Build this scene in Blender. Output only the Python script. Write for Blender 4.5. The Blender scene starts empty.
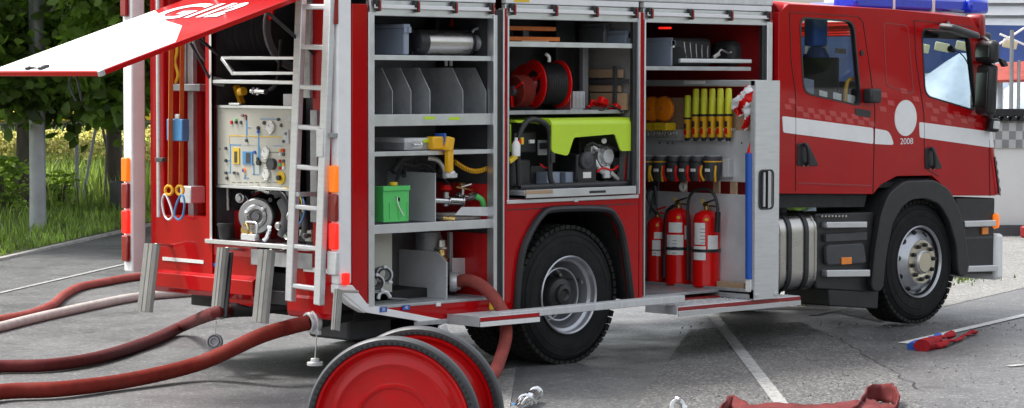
import bpy, bmesh, math, random
from mathutils import Vector as V, Matrix, noise
random.seed(7)
R_ = math.radians
C = bpy.context.scene.collection
scene = bpy.context.scene

# ------------------------------------------------------------------ camera model
F, CX, CY, CZ, YAW, PITCH, ROLL = 2515.6, -10.82189, -12.75546, 2.05772, 0.7684, -0.04932, 0.00199
_fw = V((math.sin(YAW)*math.cos(PITCH), math.cos(YAW)*math.cos(PITCH), math.sin(PITCH)))
_r = V((math.cos(YAW), -math.sin(YAW), 0)); _u = _r.cross(_fw)
_r2 = _r*math.cos(ROLL) + _u*math.sin(ROLL); _u2 = -_r*math.sin(ROLL) + _u*math.cos(ROLL)
_o = V((CX, CY, CZ))
def unp(px, py, ax, val):
    d = _fw + _r2*((px-512)/F) - _u2*((py-204)/F)
    t = (val - _o[ax])/d[ax]
    return _o + d*t
def S(px, py, Y=0.0):            # point on a plane parallel to the truck's side
    p = unp(px, py, 1, Y); return p
def Rr(px, py, X=0.0):           # point on a plane parallel to the truck's rear
    return unp(px, py, 0, X)
def G(px, py, z=0.0):
    return unp(px, py, 2, z)
def D(px, py, d):
    return _o + (_fw + _r2*((px-512)/F) - _u2*((py-204)/F))*d
def SL(pts, Y=0.0):
    return [(S(x, y, Y).x, S(x, y, Y).z) for x, y in pts]
def RL(pts, X=0.0):
    return [(Rr(x, y, X).y, Rr(x, y, X).z) for x, y in pts]

# ------------------------------------------------------------------ materials
def mat(name, col, rough=0.5, metal=0.0, var=0.12, scale=6.0, bump=0.0, bscale=60.0, coat=0.0,
        emit=None, es=0.0, dirt=None, dirt_amt=0.0, wave=0.0, stretch=None, spec=None, alpha=None, trans=0.0, rvar=0.12, sss=0.0):
    m = bpy.data.materials.new(name); m.use_nodes = True
    nt = m.node_tree; N = nt.nodes; L = nt.links
    b = N['Principled BSDF']
    tc = N.new('ShaderNodeTexCoord')
    mp = N.new('ShaderNodeMapping'); L.new(tc.outputs['Object'], mp.inputs['Vector'])
    if stretch: mp.inputs['Scale'].default_value = stretch
    n1 = N.new('ShaderNodeTexNoise'); n1.inputs['Scale'].default_value = scale; n1.inputs['Detail'].default_value = 6
    n1.inputs['Roughness'].default_value = .65
    L.new(mp.outputs[0], n1.inputs['Vector'])
    r = N.new('ShaderNodeMapRange'); r.inputs[1].default_value = .3; r.inputs[2].default_value = .7
    r.inputs[3].default_value = 1-var; r.inputs[4].default_value = 1+var
    L.new(n1.outputs['Fac'], r.inputs[0])
    mx = N.new('ShaderNodeVectorMath'); mx.operation = 'SCALE'; mx.inputs[0].default_value = col[:3]
    L.new(r.outputs[0], mx.inputs['Scale'])
    last = mx.outputs[0]
    if dirt:
        n2 = N.new('ShaderNodeTexNoise'); n2.inputs['Scale'].default_value = scale*.6; n2.inputs['Detail'].default_value = 9
        n2.inputs['Roughness'].default_value = .75
        L.new(tc.outputs['Object'], n2.inputs['Vector'])
        rr = N.new('ShaderNodeMapRange'); rr.inputs[1].default_value = .5; rr.inputs[2].default_value = .75
        rr.inputs[4].default_value = dirt_amt; L.new(n2.outputs['Fac'], rr.inputs[0])
        mm = N.new('ShaderNodeMix'); mm.data_type = 'RGBA'; mm.inputs[7].default_value = (*dirt, 1)
        L.new(rr.outputs[0], mm.inputs[0]); L.new(last, mm.inputs[6]); last = mm.outputs[2]
    L.new(last, b.inputs['Base Color'])
    rg = N.new('ShaderNodeMapRange'); rg.inputs[3].default_value = max(.02, rough*(1-rvar*2)); rg.inputs[4].default_value = min(1, rough*(1+rvar*2))
    n3 = N.new('ShaderNodeTexNoise'); n3.inputs['Scale'].default_value = scale*2.3; n3.inputs['Detail'].default_value = 5
    L.new(mp.outputs[0], n3.inputs['Vector']); L.new(n3.outputs['Fac'], rg.inputs[0]); L.new(rg.outputs[0], b.inputs['Roughness'])
    b.inputs['Metallic'].default_value = metal
    if spec is not None: b.inputs['Specular IOR Level'].default_value = spec
    b.inputs['Coat Weight'].default_value = coat; b.inputs['Coat Roughness'].default_value = .06
    if trans: b.inputs['Transmission Weight'].default_value = trans
    nrm = None
    if bump:
        nb = N.new('ShaderNodeTexNoise'); nb.inputs['Scale'].default_value = bscale; nb.inputs['Detail'].default_value = 4
        L.new(mp.outputs[0], nb.inputs['Vector'])
        bp = N.new('ShaderNodeBump'); bp.inputs['Strength'].default_value = bump; bp.inputs['Distance'].default_value = .01
        L.new(nb.outputs['Fac'], bp.inputs['Height']); nrm = bp
    if wave:
        nb = N.new('ShaderNodeTexNoise'); nb.inputs['Scale'].default_value = 2.2; nb.inputs['Detail'].default_value = 1
        L.new(tc.outputs['Object'], nb.inputs['Vector'])
        bp = N.new('ShaderNodeBump'); bp.inputs['Strength'].default_value = wave; bp.inputs['Distance'].default_value = .05
        L.new(nb.outputs['Fac'], bp.inputs['Height'])
        if nrm: L.new(nrm.outputs[0], bp.inputs['Normal'])
        nrm = bp
    if nrm:
        L.new(nrm.outputs[0], b.inputs['Normal'])
        if coat: L.new(nrm.outputs[0], b.inputs['Coat Normal'])
    if emit:
        b.inputs['Emission Color'].default_value = (*emit, 1); b.inputs['Emission Strength'].default_value = es
    return m

def glass_mat(name, tint, gloss=.08):
    m = bpy.data.materials.new(name); m.use_nodes = True
    nt = m.node_tree; N = nt.nodes; L = nt.links; N.clear()
    o = N.new('ShaderNodeOutputMaterial'); t = N.new('ShaderNodeBsdfTransparent'); t.inputs[0].default_value = (*tint, 1)
    g = N.new('ShaderNodeBsdfGlossy'); g.inputs['Roughness'].default_value = .02
    g.inputs[0].default_value = (.9, .95, 1, 1)
    lw = N.new('ShaderNodeLayerWeight'); lw.inputs[0].default_value = .5
    pw = N.new('ShaderNodeMath'); pw.operation = 'POWER'; pw.inputs[1].default_value = 4; L.new(lw.outputs['Facing'], pw.inputs[0])
    fr = N.new('ShaderNodeMath'); fr.operation = 'MULTIPLY_ADD'; fr.inputs[1].default_value = .94; fr.inputs[2].default_value = .06; L.new(pw.outputs[0], fr.inputs[0])
    mx = N.new('ShaderNodeMixShader'); L.new(fr.outputs[0], mx.inputs[0]); L.new(t.outputs[0], mx.inputs[1]); L.new(g.outputs[0], mx.inputs[2])
    L.new(mx.outputs[0], o.inputs[0]); return m

M = {}
M['red'] = mat('red_paint', (.41, .002, .004), .35, var=.07, scale=3, coat=.55, wave=.07, dirt=(.33, .012, .012), dirt_amt=.35, spec=.06)
M['red_in'] = mat('red_locker_paint', (.50, .006, .008), .4, var=.08, scale=4, coat=.3)
M['dred'] = mat('dark_red_paint', (.28, .008, .01), .4, var=.1, scale=4, coat=.3)
M['lred'] = mat('pale_red_film', (.48, .022, .022), .4, var=.15, scale=12, coat=.5)
M['pinkred'] = mat('faded_red_panel', (.62, .09, .13), .35, var=.08, coat=.5)
M['white'] = mat('white_paint', (.84, .84, .84), .55, var=.04, coat=.1, dirt=(.5, .49, .47), dirt_amt=.25)
M['white_matt'] = mat('white_matt', (.78, .78, .79), .6, var=.05)
M['alu'] = mat('brushed_aluminium', (.68, .69, .70), .42, .6, var=.08, scale=5, stretch=(1, 1, 9), bump=.05, bscale=90, rvar=.25)
M['aluh'] = mat('brushed_aluminium_rails', (.70, .71, .73), .34, .9, var=.06, scale=5, rvar=.2)
M['alup'] = mat('matt_aluminium_sheet', (.64, .65, .66), .5, .3, var=.14, scale=3, stretch=(4, 1, 1), rvar=.3)
M['galv'] = mat('locker_grey_sheet', (.42, .43, .44), .45, .5, var=.22, scale=5, rvar=.35, dirt=(.10, .10, .10), dirt_amt=.7, bump=.08, bscale=30)
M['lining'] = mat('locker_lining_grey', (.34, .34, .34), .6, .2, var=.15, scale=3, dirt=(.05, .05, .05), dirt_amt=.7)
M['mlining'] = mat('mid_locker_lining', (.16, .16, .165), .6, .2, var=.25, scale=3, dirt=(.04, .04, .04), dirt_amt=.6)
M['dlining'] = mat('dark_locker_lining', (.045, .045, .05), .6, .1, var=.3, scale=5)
M['chrome'] = mat('polished_steel', (.75, .75, .76), .16, 1.0, var=.05, rvar=.3)
M['steel'] = mat('satin_steel', (.55, .53, .50), .3, 1.0, var=.06, scale=3, stretch=(1, 8, 1), rvar=.3)
M['black'] = mat('black_plastic', (.018, .018, .02), .42, var=.25, scale=8, bump=.05, bscale=200)
M['dgrey'] = mat('dark_grey_plastic', (.055, .057, .062), .5, var=.2, scale=8)
M['mgrey'] = mat('mid_grey_metal', (.22, .225, .235), .45, .3, var=.12)
M['rubber'] = mat('black_rubber', (.013, .013, .013), .75, var=.3, scale=7, bump=.15, bscale=60, dirt=(.04, .038, .035), dirt_amt=.45, spec=.25)
M['tread'] = mat('tyre_tread_rubber', (.017, .0165, .016), .85, var=.3, scale=9, bump=.2, bscale=50, dirt=(.06, .055, .05), dirt_amt=.5, spec=.25)
M['chassis'] = mat('chassis_black', (.012, .012, .013), .7, var=.4, scale=8)
M['bluebox'] = mat('blue_grey_plastic', (.27, .31, .39), .5, var=.06)
M['lime'] = mat('lime_cover', (.52, .74, .03), .4, var=.05, coat=.2)
M['yellow'] = mat('yellow_plastic', (.75, .50, .02), .45, var=.1)
M['yel2'] = mat('yellow_orange_plastic', (.80, .42, .01), .4, var=.12)
M['wand'] = mat('yellow_green_translucent', (.74, .76, .03), .35, var=.08)
M['orange'] = mat('orange_lens', (1.0, .27, .006), .25, var=.12, coat=.6)
M['orange_strap'] = mat('orange_webbing', (.60, .16, .03), .7, var=.2)
M['green'] = mat('green_plastic_crate', (.10, .58, .14), .45, var=.07)
M['blue'] = mat('blue_plastic', (.02, .10, .45), .45, var=.1)
M['pblue'] = mat('pale_blue_plastic', (.08, .28, .55), .5, var=.1)
M['foldred'] = mat('dark_red_cloth', (.30, .015, .02), .8, var=.25, scale=10, spec=.1)
M['navy'] = mat('navy_cloth', (.012, .022, .13), .8, var=.3)
M['extred'] = mat('extinguisher_red', (.66, .006, .005), .3, var=.07, coat=.35, spec=.1)
M['lamp_red'] = mat('red_lens', (.25, .004, .004), .22, var=.1, coat=.7)
M['lamp_red_on'] = mat('lit_red_lens', (.55, .01, .006), .25, emit=(1, .02, .01), es=.35)
M['lamp_or_on'] = mat('lit_orange_lens', (.62, .15, .005), .25, emit=(1, .2, .01), es=.25)
M['wood'] = mat('plain_wood', (.42, .29, .18), .7, var=.15, stretch=(1, 8, 8))
M['paper'] = mat('label_paper', (.78, .78, .75), .6, var=.1, scale=30)
M['brass'] = mat('brass', (.55, .38, .14), .3, 1.0, var=.1)
M['gold'] = mat('warm_hub_steel', (.62, .57, .46), .33, .9, var=.05)
M['rim'] = mat('painted_steel_rim', (.52, .53, .56), .32, .7, var=.08, dirt=(.2, .19, .18), dirt_amt=.4)
M['hosered'] = mat('red_hose_cloth', (.17, .020, .014), .7, spec=.12, var=.22, scale=14, bump=.3, bscale=240, dirt=(.10, .04, .03), dirt_amt=.6)
M['hosedark'] = mat('dark_red_hose_cloth', (.10, .018, .018), .65, spec=.12, var=.25, scale=14, bump=.25, bscale=240)
M['hosepink'] = mat('faded_red_hose_cloth', (.27, .06, .05), .75, spec=.12, var=.2, scale=10, bump=.25, bscale=240, dirt=(.26, .11, .09), dirt_amt=.6)
M['hosegrey'] = mat('pale_hose_cloth', (.42, .39, .36), .75, var=.2, scale=10, bump=.25, bscale=240, dirt=(.25, .17, .14), dirt_amt=.6)
M['hoseflat'] = mat('layflat_hose_cloth', (.14, .028, .028), .7, spec=.12, var=.2, scale=10, bump=.2, bscale=200, dirt=(.22, .09, .085), dirt_amt=.6)
M['panel'] = mat('cream_panel', (.52, .52, .45), .45, var=.04)
M['cloth_seat'] = mat('grey_seat_cloth', (.10, .10, .11), .85, var=.2, scale=20)
M['glass'] = glass_mat('cab_glass', (.78, .84, .84))
M['glassd'] = glass_mat('tinted_cab_glass', (.70, .74, .76))
M['dmirror'] = mat('dark_mirror_glass', (.10, .13, .13), .08, .9, var=.05)
M['mirror'] = mat('mirror_glass', (.8, .85, .85), .05, 1.0, var=.02)
M['lbar'] = mat('blue_beacon_lens', (.01, .04, .62), .18, var=.15, scale=12, coat=.8)
M['clear'] = mat('clear_lens', (.75, .76, .76), .15, var=.1, coat=.8)
M['weed'] = mat('weed_green', (.10, .17, .03), .8, var=.4, scale=2)

# ------------------------------------------------------------------ mesh builder
def basis(ax):
    ax = V(ax).normalized()
    a = V((0, 0, 1)) if abs(ax.z) < .9 else V((1, 0, 0))
    x = a.cross(ax).normalized(); y = ax.cross(x).normalized()
    return x, y, ax

class MB:
    def __init__(s): s.bm = bmesh.new()
    def box(s, x0, x1, y0, y1, z0, z1):
        bm = s.bm
        v = [bm.verts.new(p) for p in ((x0,y0,z0),(x1,y0,z0),(x1,y1,z0),(x0,y1,z0),(x0,y0,z1),(x1,y0,z1),(x1,y1,z1),(x0,y1,z1))]
        for f in ((3,2,1,0),(4,5,6,7),(0,1,5,4),(1,2,6,5),(2,3,7,6),(3,0,4,7)): bm.faces.new([v[i] for i in f])
        return s
    def obox(s, c, size, rot=(0,0,0), mtx=None):
        m = mtx if mtx is not None else (Matrix.Rotation(rot[2],3,'Z') @ Matrix.Rotation(rot[1],3,'Y') @ Matrix.Rotation(rot[0],3,'X'))
        n0 = len(s.bm.verts); a, b, d = size[0]/2, size[1]/2, size[2]/2
        s.box(-a, a, -b, b, -d, d)
        s.bm.verts.ensure_lookup_table()
        for v in s.bm.verts[n0:]: v.co = V(c) + m @ v.co
        return s
    def bar(s, p0, p1, w, h, up=(0,0,1)):
        p0, p1 = V(p0), V(p1); d = (p1-p0); l = d.length; d.normalize()
        x = V(up).cross(d)
        if x.length < 1e-4: x = V((1,0,0)).cross(d)
        x.normalize(); y = d.cross(x)
        m = Matrix((x, y, d)).transposed()
        return s.obox((p0+p1)/2, (w, h, l), mtx=m)
    def ring(s, c, x, y, r, n):
        return [s.bm.verts.new(V(c) + x*(r*math.cos(2*math.pi*i/n)) + y*(r*math.sin(2*math.pi*i/n))) for i in range(n)]
    def cyl(s, p0, p1, r0, r1=None, n=24, caps=True):
        r1 = r0 if r1 is None else r1
        p0, p1 = V(p0), V(p1); x, y, z = basis(p1-p0)
        return s.lathe([(0, 0)]*caps + [(r0, 0), (r1, (p1-p0).length)] + [(0, (p1-p0).length)]*caps, p0, z, n)
    def lathe(s, prof, o, ax, n=32, close=False):
        x, y, z = basis(ax); o = V(o); rs = []
        for r, h in prof:
            if r < 1e-6: rs.append([s.bm.verts.new(o+z*h)])
            else: rs.append(s.ring(o+z*h, x, y, r, n))
        pairs = list(zip(rs, rs[1:])) + ([(rs[-1], rs[0])] if close else [])
        for a, b in pairs:
            for i in range(n):
                j = (i+1) % n
                try:
                    if len(a) == 1 and len(b) == 1: continue
                    if len(a) == 1: s.bm.faces.new((a[0], b[j], b[i]))
                    elif len(b) == 1: s.bm.faces.new((a[i], a[j], b[0]))
                    else: s.bm.faces.new((a[i], a[j], b[j], b[i]))
                except ValueError: pass
        return s
    def torus(s, c, ax, R, r, n=40, k=10):
        return s.lathe([(R + r*math.cos(2*math.pi*i/k), r*math.sin(2*math.pi*i/k)) for i in range(k)], c, ax, n, close=True)
    def tube(s, pts, r, n=10, sm=6, closed=False, caps=True, flat=1.0):
        pts = [V(p) for p in pts]
        if sm and len(pts) > 2:
            q = []; m = len(pts)
            rng = range(m if closed else m-1)
            for i in rng:
                if closed: a, b, c_, d = pts[(i-1) % m], pts[i], pts[(i+1) % m], pts[(i+2) % m]
                else: a, b, c_, d = pts[max(i-1,0)], pts[i], pts[i+1], pts[min(i+2,m-1)]
                for k in range(sm):
                    t = k/sm
                    q.append(.5*((2*b)+(c_-a)*t+(2*a-5*b+4*c_-d)*t*t+(3*b-a-3*c_+d)*t*t*t))
            if not closed: q.append(pts[-1])
            pts = q
        rr = []
        x = None; m = len(pts)
        for i, p in enumerate(pts):
            if closed: d = pts[(i+1) % m]-pts[i-1]
            else: d = pts[min(i+1,m-1)]-pts[max(i-1,0)]
            d.normalize()
            if x is None: x, y, _ = basis(d)
            x = (x - d*x.dot(d)).normalized(); y = d.cross(x)
            rad = r(i/(m-1)) if callable(r) else r
            rr.append([s.bm.verts.new(p + x*(rad*math.cos(2*math.pi*k/n)) + y*(rad*flat*math.sin(2*math.pi*k/n))) for k in range(n)])
        L_ = list(zip(rr, rr[1:])) + ([(rr[-1], rr[0])] if closed else [])
        for a, b in L_:
            for k in range(n):
                s.bm.faces.new((a[k], a[(k+1)%n], b[(k+1)%n], b[k]))
        if caps and not closed:
            s.bm.faces.new(rr[0][::-1]); s.bm.faces.new(rr[-1])
        return s
    def prism(s, pts, plane, a, b):
        def P(u, v, w):
            return (u, w, v) if plane == 'xz' else ((w, u, v) if plane == 'yz' else (u, v, w))
        A = [s.bm.verts.new(P(u, v, a)) for u, v in pts]; B = [s.bm.verts.new(P(u, v, b)) for u, v in pts]
        n = len(pts); s.bm.faces.new(A); s.bm.faces.new(B[::-1])
        for i in range(n): s.bm.faces.new((A[i], B[i], B[(i+1)%n], A[(i+1)%n]))
        return s
    def plate(s, outer, holes, plane, a, b, bev=0.0):
        cu = bpy.data.curves.new('tmp', 'CURVE'); cu.dimensions = '2D'; cu.fill_mode = 'BOTH'
        cu.extrude = abs(b-a)/2; cu.bevel_depth = bev; cu.resolution_u = 1
        if bev: cu.extrude -= bev
        for poly in [outer]+list(holes):
            sp = cu.splines.new('POLY'); sp.points.add(len(poly)-1)
            for p, (u, v) in zip(sp.points, poly): p.co = (u, v, 0, 1)
            sp.use_cyclic_u = True
        return s._curve(cu, plane, (a+b)/2)
    def _curve(s, cu, plane, mid, mtx=None):
        ob = bpy.data.objects.new('tmp', cu); C.objects.link(ob)
        dg = bpy.context.evaluated_depsgraph_get(); me = bpy.data.meshes.new_from_object(ob.evaluated_get(dg))
        bpy.data.objects.remove(ob); bpy.data.curves.remove(cu)
        n0 = len(s.bm.verts); s.bm.from_mesh(me); bpy.data.meshes.remove(me)
        s.bm.verts.ensure_lookup_table()
        for v in s.bm.verts[n0:]:
            u, w, t = v.co
            if mtx is not None: v.co = mtx @ v.co
            else: v.co = (u, mid+t, w) if plane == 'xz' else ((mid+t, u, w) if plane == 'yz' else (u, w, mid+t))
        return s
    def text(s, body, size, mtx, ext=.001, shear=0.0, bold=0.0):
        cu = bpy.data.curves.new('tmp', 'FONT'); cu.body = body; cu.size = size; cu.extrude = ext; cu.align_x = 'CENTER'; cu.align_y = 'CENTER'
        cu.shear = shear; cu.offset = bold
        return s._curve(cu, 'xy', 0, mtx)
    def quad(s, a, b, c, d):
        s.bm.faces.new([s.bm.verts.new(p) for p in (a, b, c, d)]); return s
    def xf(s, m):
        for v in s.bm.verts: v.co = m @ v.co
        return s

def rpoly(pts, r, n=5):                     # polygon with rounded corners
    out = []; m = len(pts)
    for i in range(m):
        p = V((*pts[i], 0)); a = V((*pts[i-1], 0)); b = V((*pts[(i+1) % m], 0))
        rr = r[i] if isinstance(r, (list, tuple)) else r
        da = (a-p); db = (b-p); ra = min(rr, da.length*.45); rb = min(rr, db.length*.45)
        if rr <= 0: out.append((p.x, p.y)); continue
        q0 = p+da.normalized()*ra; q1 = p+db.normalized()*rb
        for k in range(n+1):
            t = k/n; q = q0*(1-t)**2 + p*2*t*(1-t) + q1*t*t
            out.append((q.x, q.y))
    return out

ORG = {}
def part(name, mb, m, parent=None, bev=0.0, label=None, smooth=35, seg=2):
    bm = mb.bm
    off = V((0, 0, 0)); p = parent
    if p is not None: off = ORG.get(p.name, off)
    for v in bm.verts: v.co -= off
    bmesh.ops.recalc_face_normals(bm, faces=bm.faces)
    me = bpy.data.meshes.new(name); bm.to_mesh(me); bm.free()
    for k in (m if isinstance(m, (list, tuple)) else [m]): me.materials.append(M[k] if isinstance(k, str) else k)
    if smooth:
        for f in me.polygons: f.use_smooth = True
        me.set_sharp_from_angle(angle=R_(smooth))
    o = bpy.data.objects.new(name, me); C.objects.link(o)
    if parent is not None:
        o.parent = parent; ORG[o.name] = off
    if bev:
        b = o.modifiers.new('bevel', 'BEVEL'); b.width = bev; b.segments = seg; b.limit_method = 'ANGLE'; b.angle_limit = R_(40); b.harden_normals = False
    if label: o['label'] = label
    return o
def tag(o, label, cat, group=None, kind=None):
    if kind: o['kind'] = kind
    if label: o['label'] = label
    if cat: o['category'] = cat
    if group: o['group'] = group
    return o
def thing(name, label, cat, loc, group=None, world=True):
    o = bpy.data.objects.new(name, None); o.empty_display_size = .1; C.objects.link(o); o.location = loc
    if world: ORG[o.name] = V(loc)
    return tag(o, label, cat, group)
def one(name, mb, m, label, cat, group=None, bev=0.0, smooth=35):
    vs = mb.bm.verts
    xs = [v.co.x for v in vs]; ys = [v.co.y for v in vs]; zs = [v.co.z for v in vs]
    o_ = V(((min(xs)+max(xs))/2, (min(ys)+max(ys))/2, min(zs)))
    for v in vs: v.co -= o_
    ob = part(name, mb, m, None, bev, smooth=smooth); ob.location = o_
    return tag(ob, label, cat, group)
def copy_tree(o, parent=None):
    c = o.copy(); C.objects.link(c)
    if parent is not None: c.parent = parent
    for ch in list(o.children): copy_tree(ch, c)
    return c
def struct(name, mb, m, smooth=0):
    o = part(name, mb, m, smooth=smooth); o['kind'] = 'structure'; return o

# pixel-box on the truck side: front face at Y0, left side face runs back to Y0+dep
def bxs(pa, pb, pt, pbm, Y0, dep, sil=True):
    pm = (pt+pbm)/2
    X1 = S(pb, pm, Y0).x
    X0 = S(pa, pm, Y0+dep if sil else Y0).x
    zt = S(pb, pt, Y0).z if True else 0; zb = S((pa+pb)/2, pbm, Y0).z
    return X0, X1, Y0, Y0+dep, zb, zt
# pixel-box on the rear: rear face at X0, right (-Y) side face runs back
def bxr(pa, pb, pt, pbm, X0, dep, sil=True):
    pm = (pt+pbm)/2
    Y1 = Rr(pa, pm, X0).y
    Y0 = Rr(pb, pm, X0+dep if sil else X0).y
    return X0, X0+dep, Y0, Y1, Rr((pa+pb)/2, pbm, X0).z, Rr((pa+pb)/2, pt, X0).z
M['cartred'] = mat('cart_wheel_red', (.50, .004, .006), .3, spec=.12, var=.12, scale=5, coat=.4, dirt=(.30, .03, .025), dirt_amt=.6, bump=.05, bscale=20)
M['tyregrey'] = mat('cart_tyre_grey', (.032, .034, .038), .5, var=.2, scale=10)
M['stone'] = mat('loose_stone', (.22, .215, .2), .85, var=.5, scale=3)
M['grass'] = mat('grass_blades', (.13, .20, .035), .7, var=.45, scale=.9)
M['meadowgrass'] = mat('meadow_grass', (.20, .24, .07), .7, var=.4, scale=.5)
M['weedm'] = mat('weed_leaves', (.14, .20, .05), .8, var=.3, scale=2)
M['yflower'] = mat('yellow_petals', (.52, .46, .10), .8, var=.15)
M['bark'] = mat('bark', (.10, .085, .07), .9, var=.35, scale=4, bump=.6, bscale=12, stretch=(3, 3, .6))
M['galvpole'] = mat('galvanised_pole', (.34, .36, .38), .5, .3, var=.15, scale=3)
M['pale_wall'] = mat('pale_wall', (.42, .42, .42), .8, var=.08)
M['awnblue'] = mat('blue_awning_cloth', (.045, .08, .24), .7, var=.25, scale=1.2)
M['awnred'] = mat('red_awning_cloth', (.32, .05, .035), .7, var=.2, scale=1.2)
M['creamp'] = mat('cream_print', (.60, .58, .38), .7, var=.1)
M['tarp'] = mat('white_tarpaulin', (.36, .42, .52), .5, var=.35, scale=.9)
M['ribwhite'] = mat('white_wall_paint', (.62, .62, .61), .7, var=.07, scale=.7, dirt=(.35, .33, .3), dirt_amt=.3)
M['concrete'] = mat('kerb_concrete', (.30, .29, .27), .85, var=.4, scale=5, bump=.2, bscale=60)
M['roadwhite'] = mat('worn_road_paint', (.33, .33, .32), .8, var=.3, scale=9, dirt=(.14, .14, .14), dirt_amt=.9)
M['tar'] = mat('tar_crack', (.03, .03, .03), .8)
def leafm(name, col, tr):
    m = bpy.data.materials.new(name); m.use_nodes = True; nt = m.node_tree; N = nt.nodes; L = nt.links; N.clear()
    o = N.new('ShaderNodeOutputMaterial'); g = N.new('ShaderNodeNewGeometry')
    cr = N.new('ShaderNodeMapRange'); cr.inputs[3].default_value = .55; cr.inputs[4].default_value = 1.6
    L.new(g.outputs['Random Per Island'], cr.inputs[0])
    tc = N.new('ShaderNodeTexCoord'); nz = N.new('ShaderNodeTexNoise'); nz.inputs['Scale'].default_value = .9; L.new(tc.outputs['Object'], nz.inputs['Vector'])
    r2 = N.new('ShaderNodeMapRange'); r2.inputs[1].default_value = .35; r2.inputs[2].default_value = .65; r2.inputs[3].default_value = .6; r2.inputs[4].default_value = 1.5
    L.new(nz.outputs['Fac'], r2.inputs[0]); mu = N.new('ShaderNodeMath'); mu.operation = 'MULTIPLY'; L.new(cr.outputs[0], mu.inputs[0]); L.new(r2.outputs[0], mu.inputs[1])
    sc = N.new('ShaderNodeVectorMath'); sc.operation = 'SCALE'; sc.inputs[0].default_value = col; L.new(mu.outputs[0], sc.inputs['Scale'])
    d = N.new('ShaderNodeBsdfPrincipled'); d.inputs['Roughness'].default_value = .45; L.new(sc.outputs[0], d.inputs['Base Color'])
    t = N.new('ShaderNodeBsdfTranslucent'); s2 = N.new('ShaderNodeVectorMath'); s2.operation = 'MULTIPLY'; s2.inputs[1].default_value = (1.3, 1.5, .6); L.new(sc.outputs[0], s2.inputs[0]); L.new(s2.outputs[0], t.inputs[0])
    mx = N.new('ShaderNodeMixShader'); mx.inputs[0].default_value = tr; L.new(d.outputs[0], mx.inputs[1]); L.new(t.outputs[0], mx.inputs[2]); L.new(mx.outputs[0], o.inputs[0])
    return m
M['backtree'] = mat('unseen_tree_green', (.05, .08, .025), .9, var=.5, scale=.4)
M['leaf_a'] = leafm('dark_leaves', (.11, .175, .035), .6)
M['leaf_b'] = leafm('green_leaves', (.125, .195, .04), .6)
M['leaf_c'] = leafm('mid_leaves', (.14, .21, .05), .6)
M['leaf_d'] = leafm('light_leaves', (.24, .34, .08), .55)
def ground_mat(name, c1, c2, speck, sp_amt, sc=1.0, rough=.6, bump=.35, stain=(.02, .02, .02), st_amt=.4):
    m = bpy.data.materials.new(name); m.use_nodes = True; nt = m.node_tree; N = nt.nodes; L = nt.links; b = N['Principled BSDF']
    tc = N.new('ShaderNodeTexCoord'); P = tc.outputs['Object']
    def nz(s, det=6, ro=.6): n = N.new('ShaderNodeTexNoise'); n.inputs['Scale'].default_value = s; n.inputs['Detail'].default_value = det; n.inputs['Roughness'].default_value = ro; L.new(P, n.inputs['Vector']); return n
    def mr(src, a, b_, c_=0, d=1): r = N.new('ShaderNodeMapRange'); r.inputs[1].default_value = a; r.inputs[2].default_value = b_; r.inputs[3].default_value = c_; r.inputs[4].default_value = d; L.new(src, r.inputs[0]); return r.outputs[0]
    def mixc(f, a, b_): x = N.new('ShaderNodeMix'); x.data_type = 'RGBA'; L.new(f, x.inputs[0]); (L.new(a, x.inputs[6]) if hasattr(a, 'links') else setattr(x.inputs[6], 'default_value', (*a, 1))); (L.new(b_, x.inputs[7]) if hasattr(b_, 'links') else setattr(x.inputs[7], 'default_value', (*b_, 1))); return x.outputs[2]
    big = nz(.45*sc, 8, .65); base = mixc(mr(big.outputs['Fac'], .35, .65), c1, c2)
    fine = nz(55*sc, 4, .7); base = mixc(mr(fine.outputs['Fac'], .35, .7, 0, .55), base, tuple(x*.45 for x in c1))
    vo = N.new('ShaderNodeTexVoronoi'); vo.inputs['Scale'].default_value = 75*sc; L.new(P, vo.inputs['Vector'])
    sep = N.new('ShaderNodeSeparateColor'); L.new(vo.outputs['Color'], sep.inputs[0])
    base = mixc(mr(sep.outputs[0], 1-sp_amt, 1-sp_amt+.03, 0, .85), base, speck)
    st = nz(1.3*sc, 10, .7); base = mixc(mr(st.outputs['Fac'], .56, .70, 0, st_amt), base, stain)
    L.new(base, b.inputs['Base Color'])
    rn = nz(2.1*sc, 6); L.new(mr(rn.outputs['Fac'], .3, .7, rough-.12, rough+.12), b.inputs['Roughness'])
    bp = N.new('ShaderNodeBump'); bp.inputs['Strength'].default_value = bump; bp.inputs['Distance'].default_value = .012
    bn = nz(70*sc, 5, .8); L.new(bn.outputs['Fac'], bp.inputs['Height']); L.new(bp.outputs[0], b.inputs['Normal'])
    return m
M['asphalt'] = ground_mat('asphalt', (.075, .076, .079), (.165, .165, .165), (.27, .27, .26), .12, rough=.46, bump=.3, stain=(.03, .03, .03), st_amt=.55)
M['asphalt_d'] = ground_mat('coarse_asphalt', (.070, .070, .072), (.125, .122, .118), (.28, .27, .25), .22, rough=.6, bump=.6)
M['gravelly'] = ground_mat('gravelly_concrete', (.15, .148, .142), (.24, .235, .225), (.38, .37, .35), .2, rough=.75, bump=.5, stain=(.08, .08, .05), st_amt=.5)
M['gravel'] = ground_mat('far_ground', (.20, .195, .18), (.26, .25, .23), (.3, .3, .28), .1, rough=.85)
M['verge'] = ground_mat('verge_soil', (.06, .08, .025), (.11, .13, .04), (.12, .10, .06), .1, rough=.9, stain=(.10, .08, .05), st_amt=.5)
M['asphalt_p'] = ground_mat('pale_asphalt', (.15, .15, .152), (.23, .23, .23), (.28, .28, .27), .12, rough=.6)
M['stepalu'] = mat('ribbed_step_metal', (.42, .41, .38), .5, .6, var=.1, scale=5)
M['satin'] = mat('satin_coupling_metal', (.48, .48, .48), .32, .8, var=.08, rvar=.3)

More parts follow.
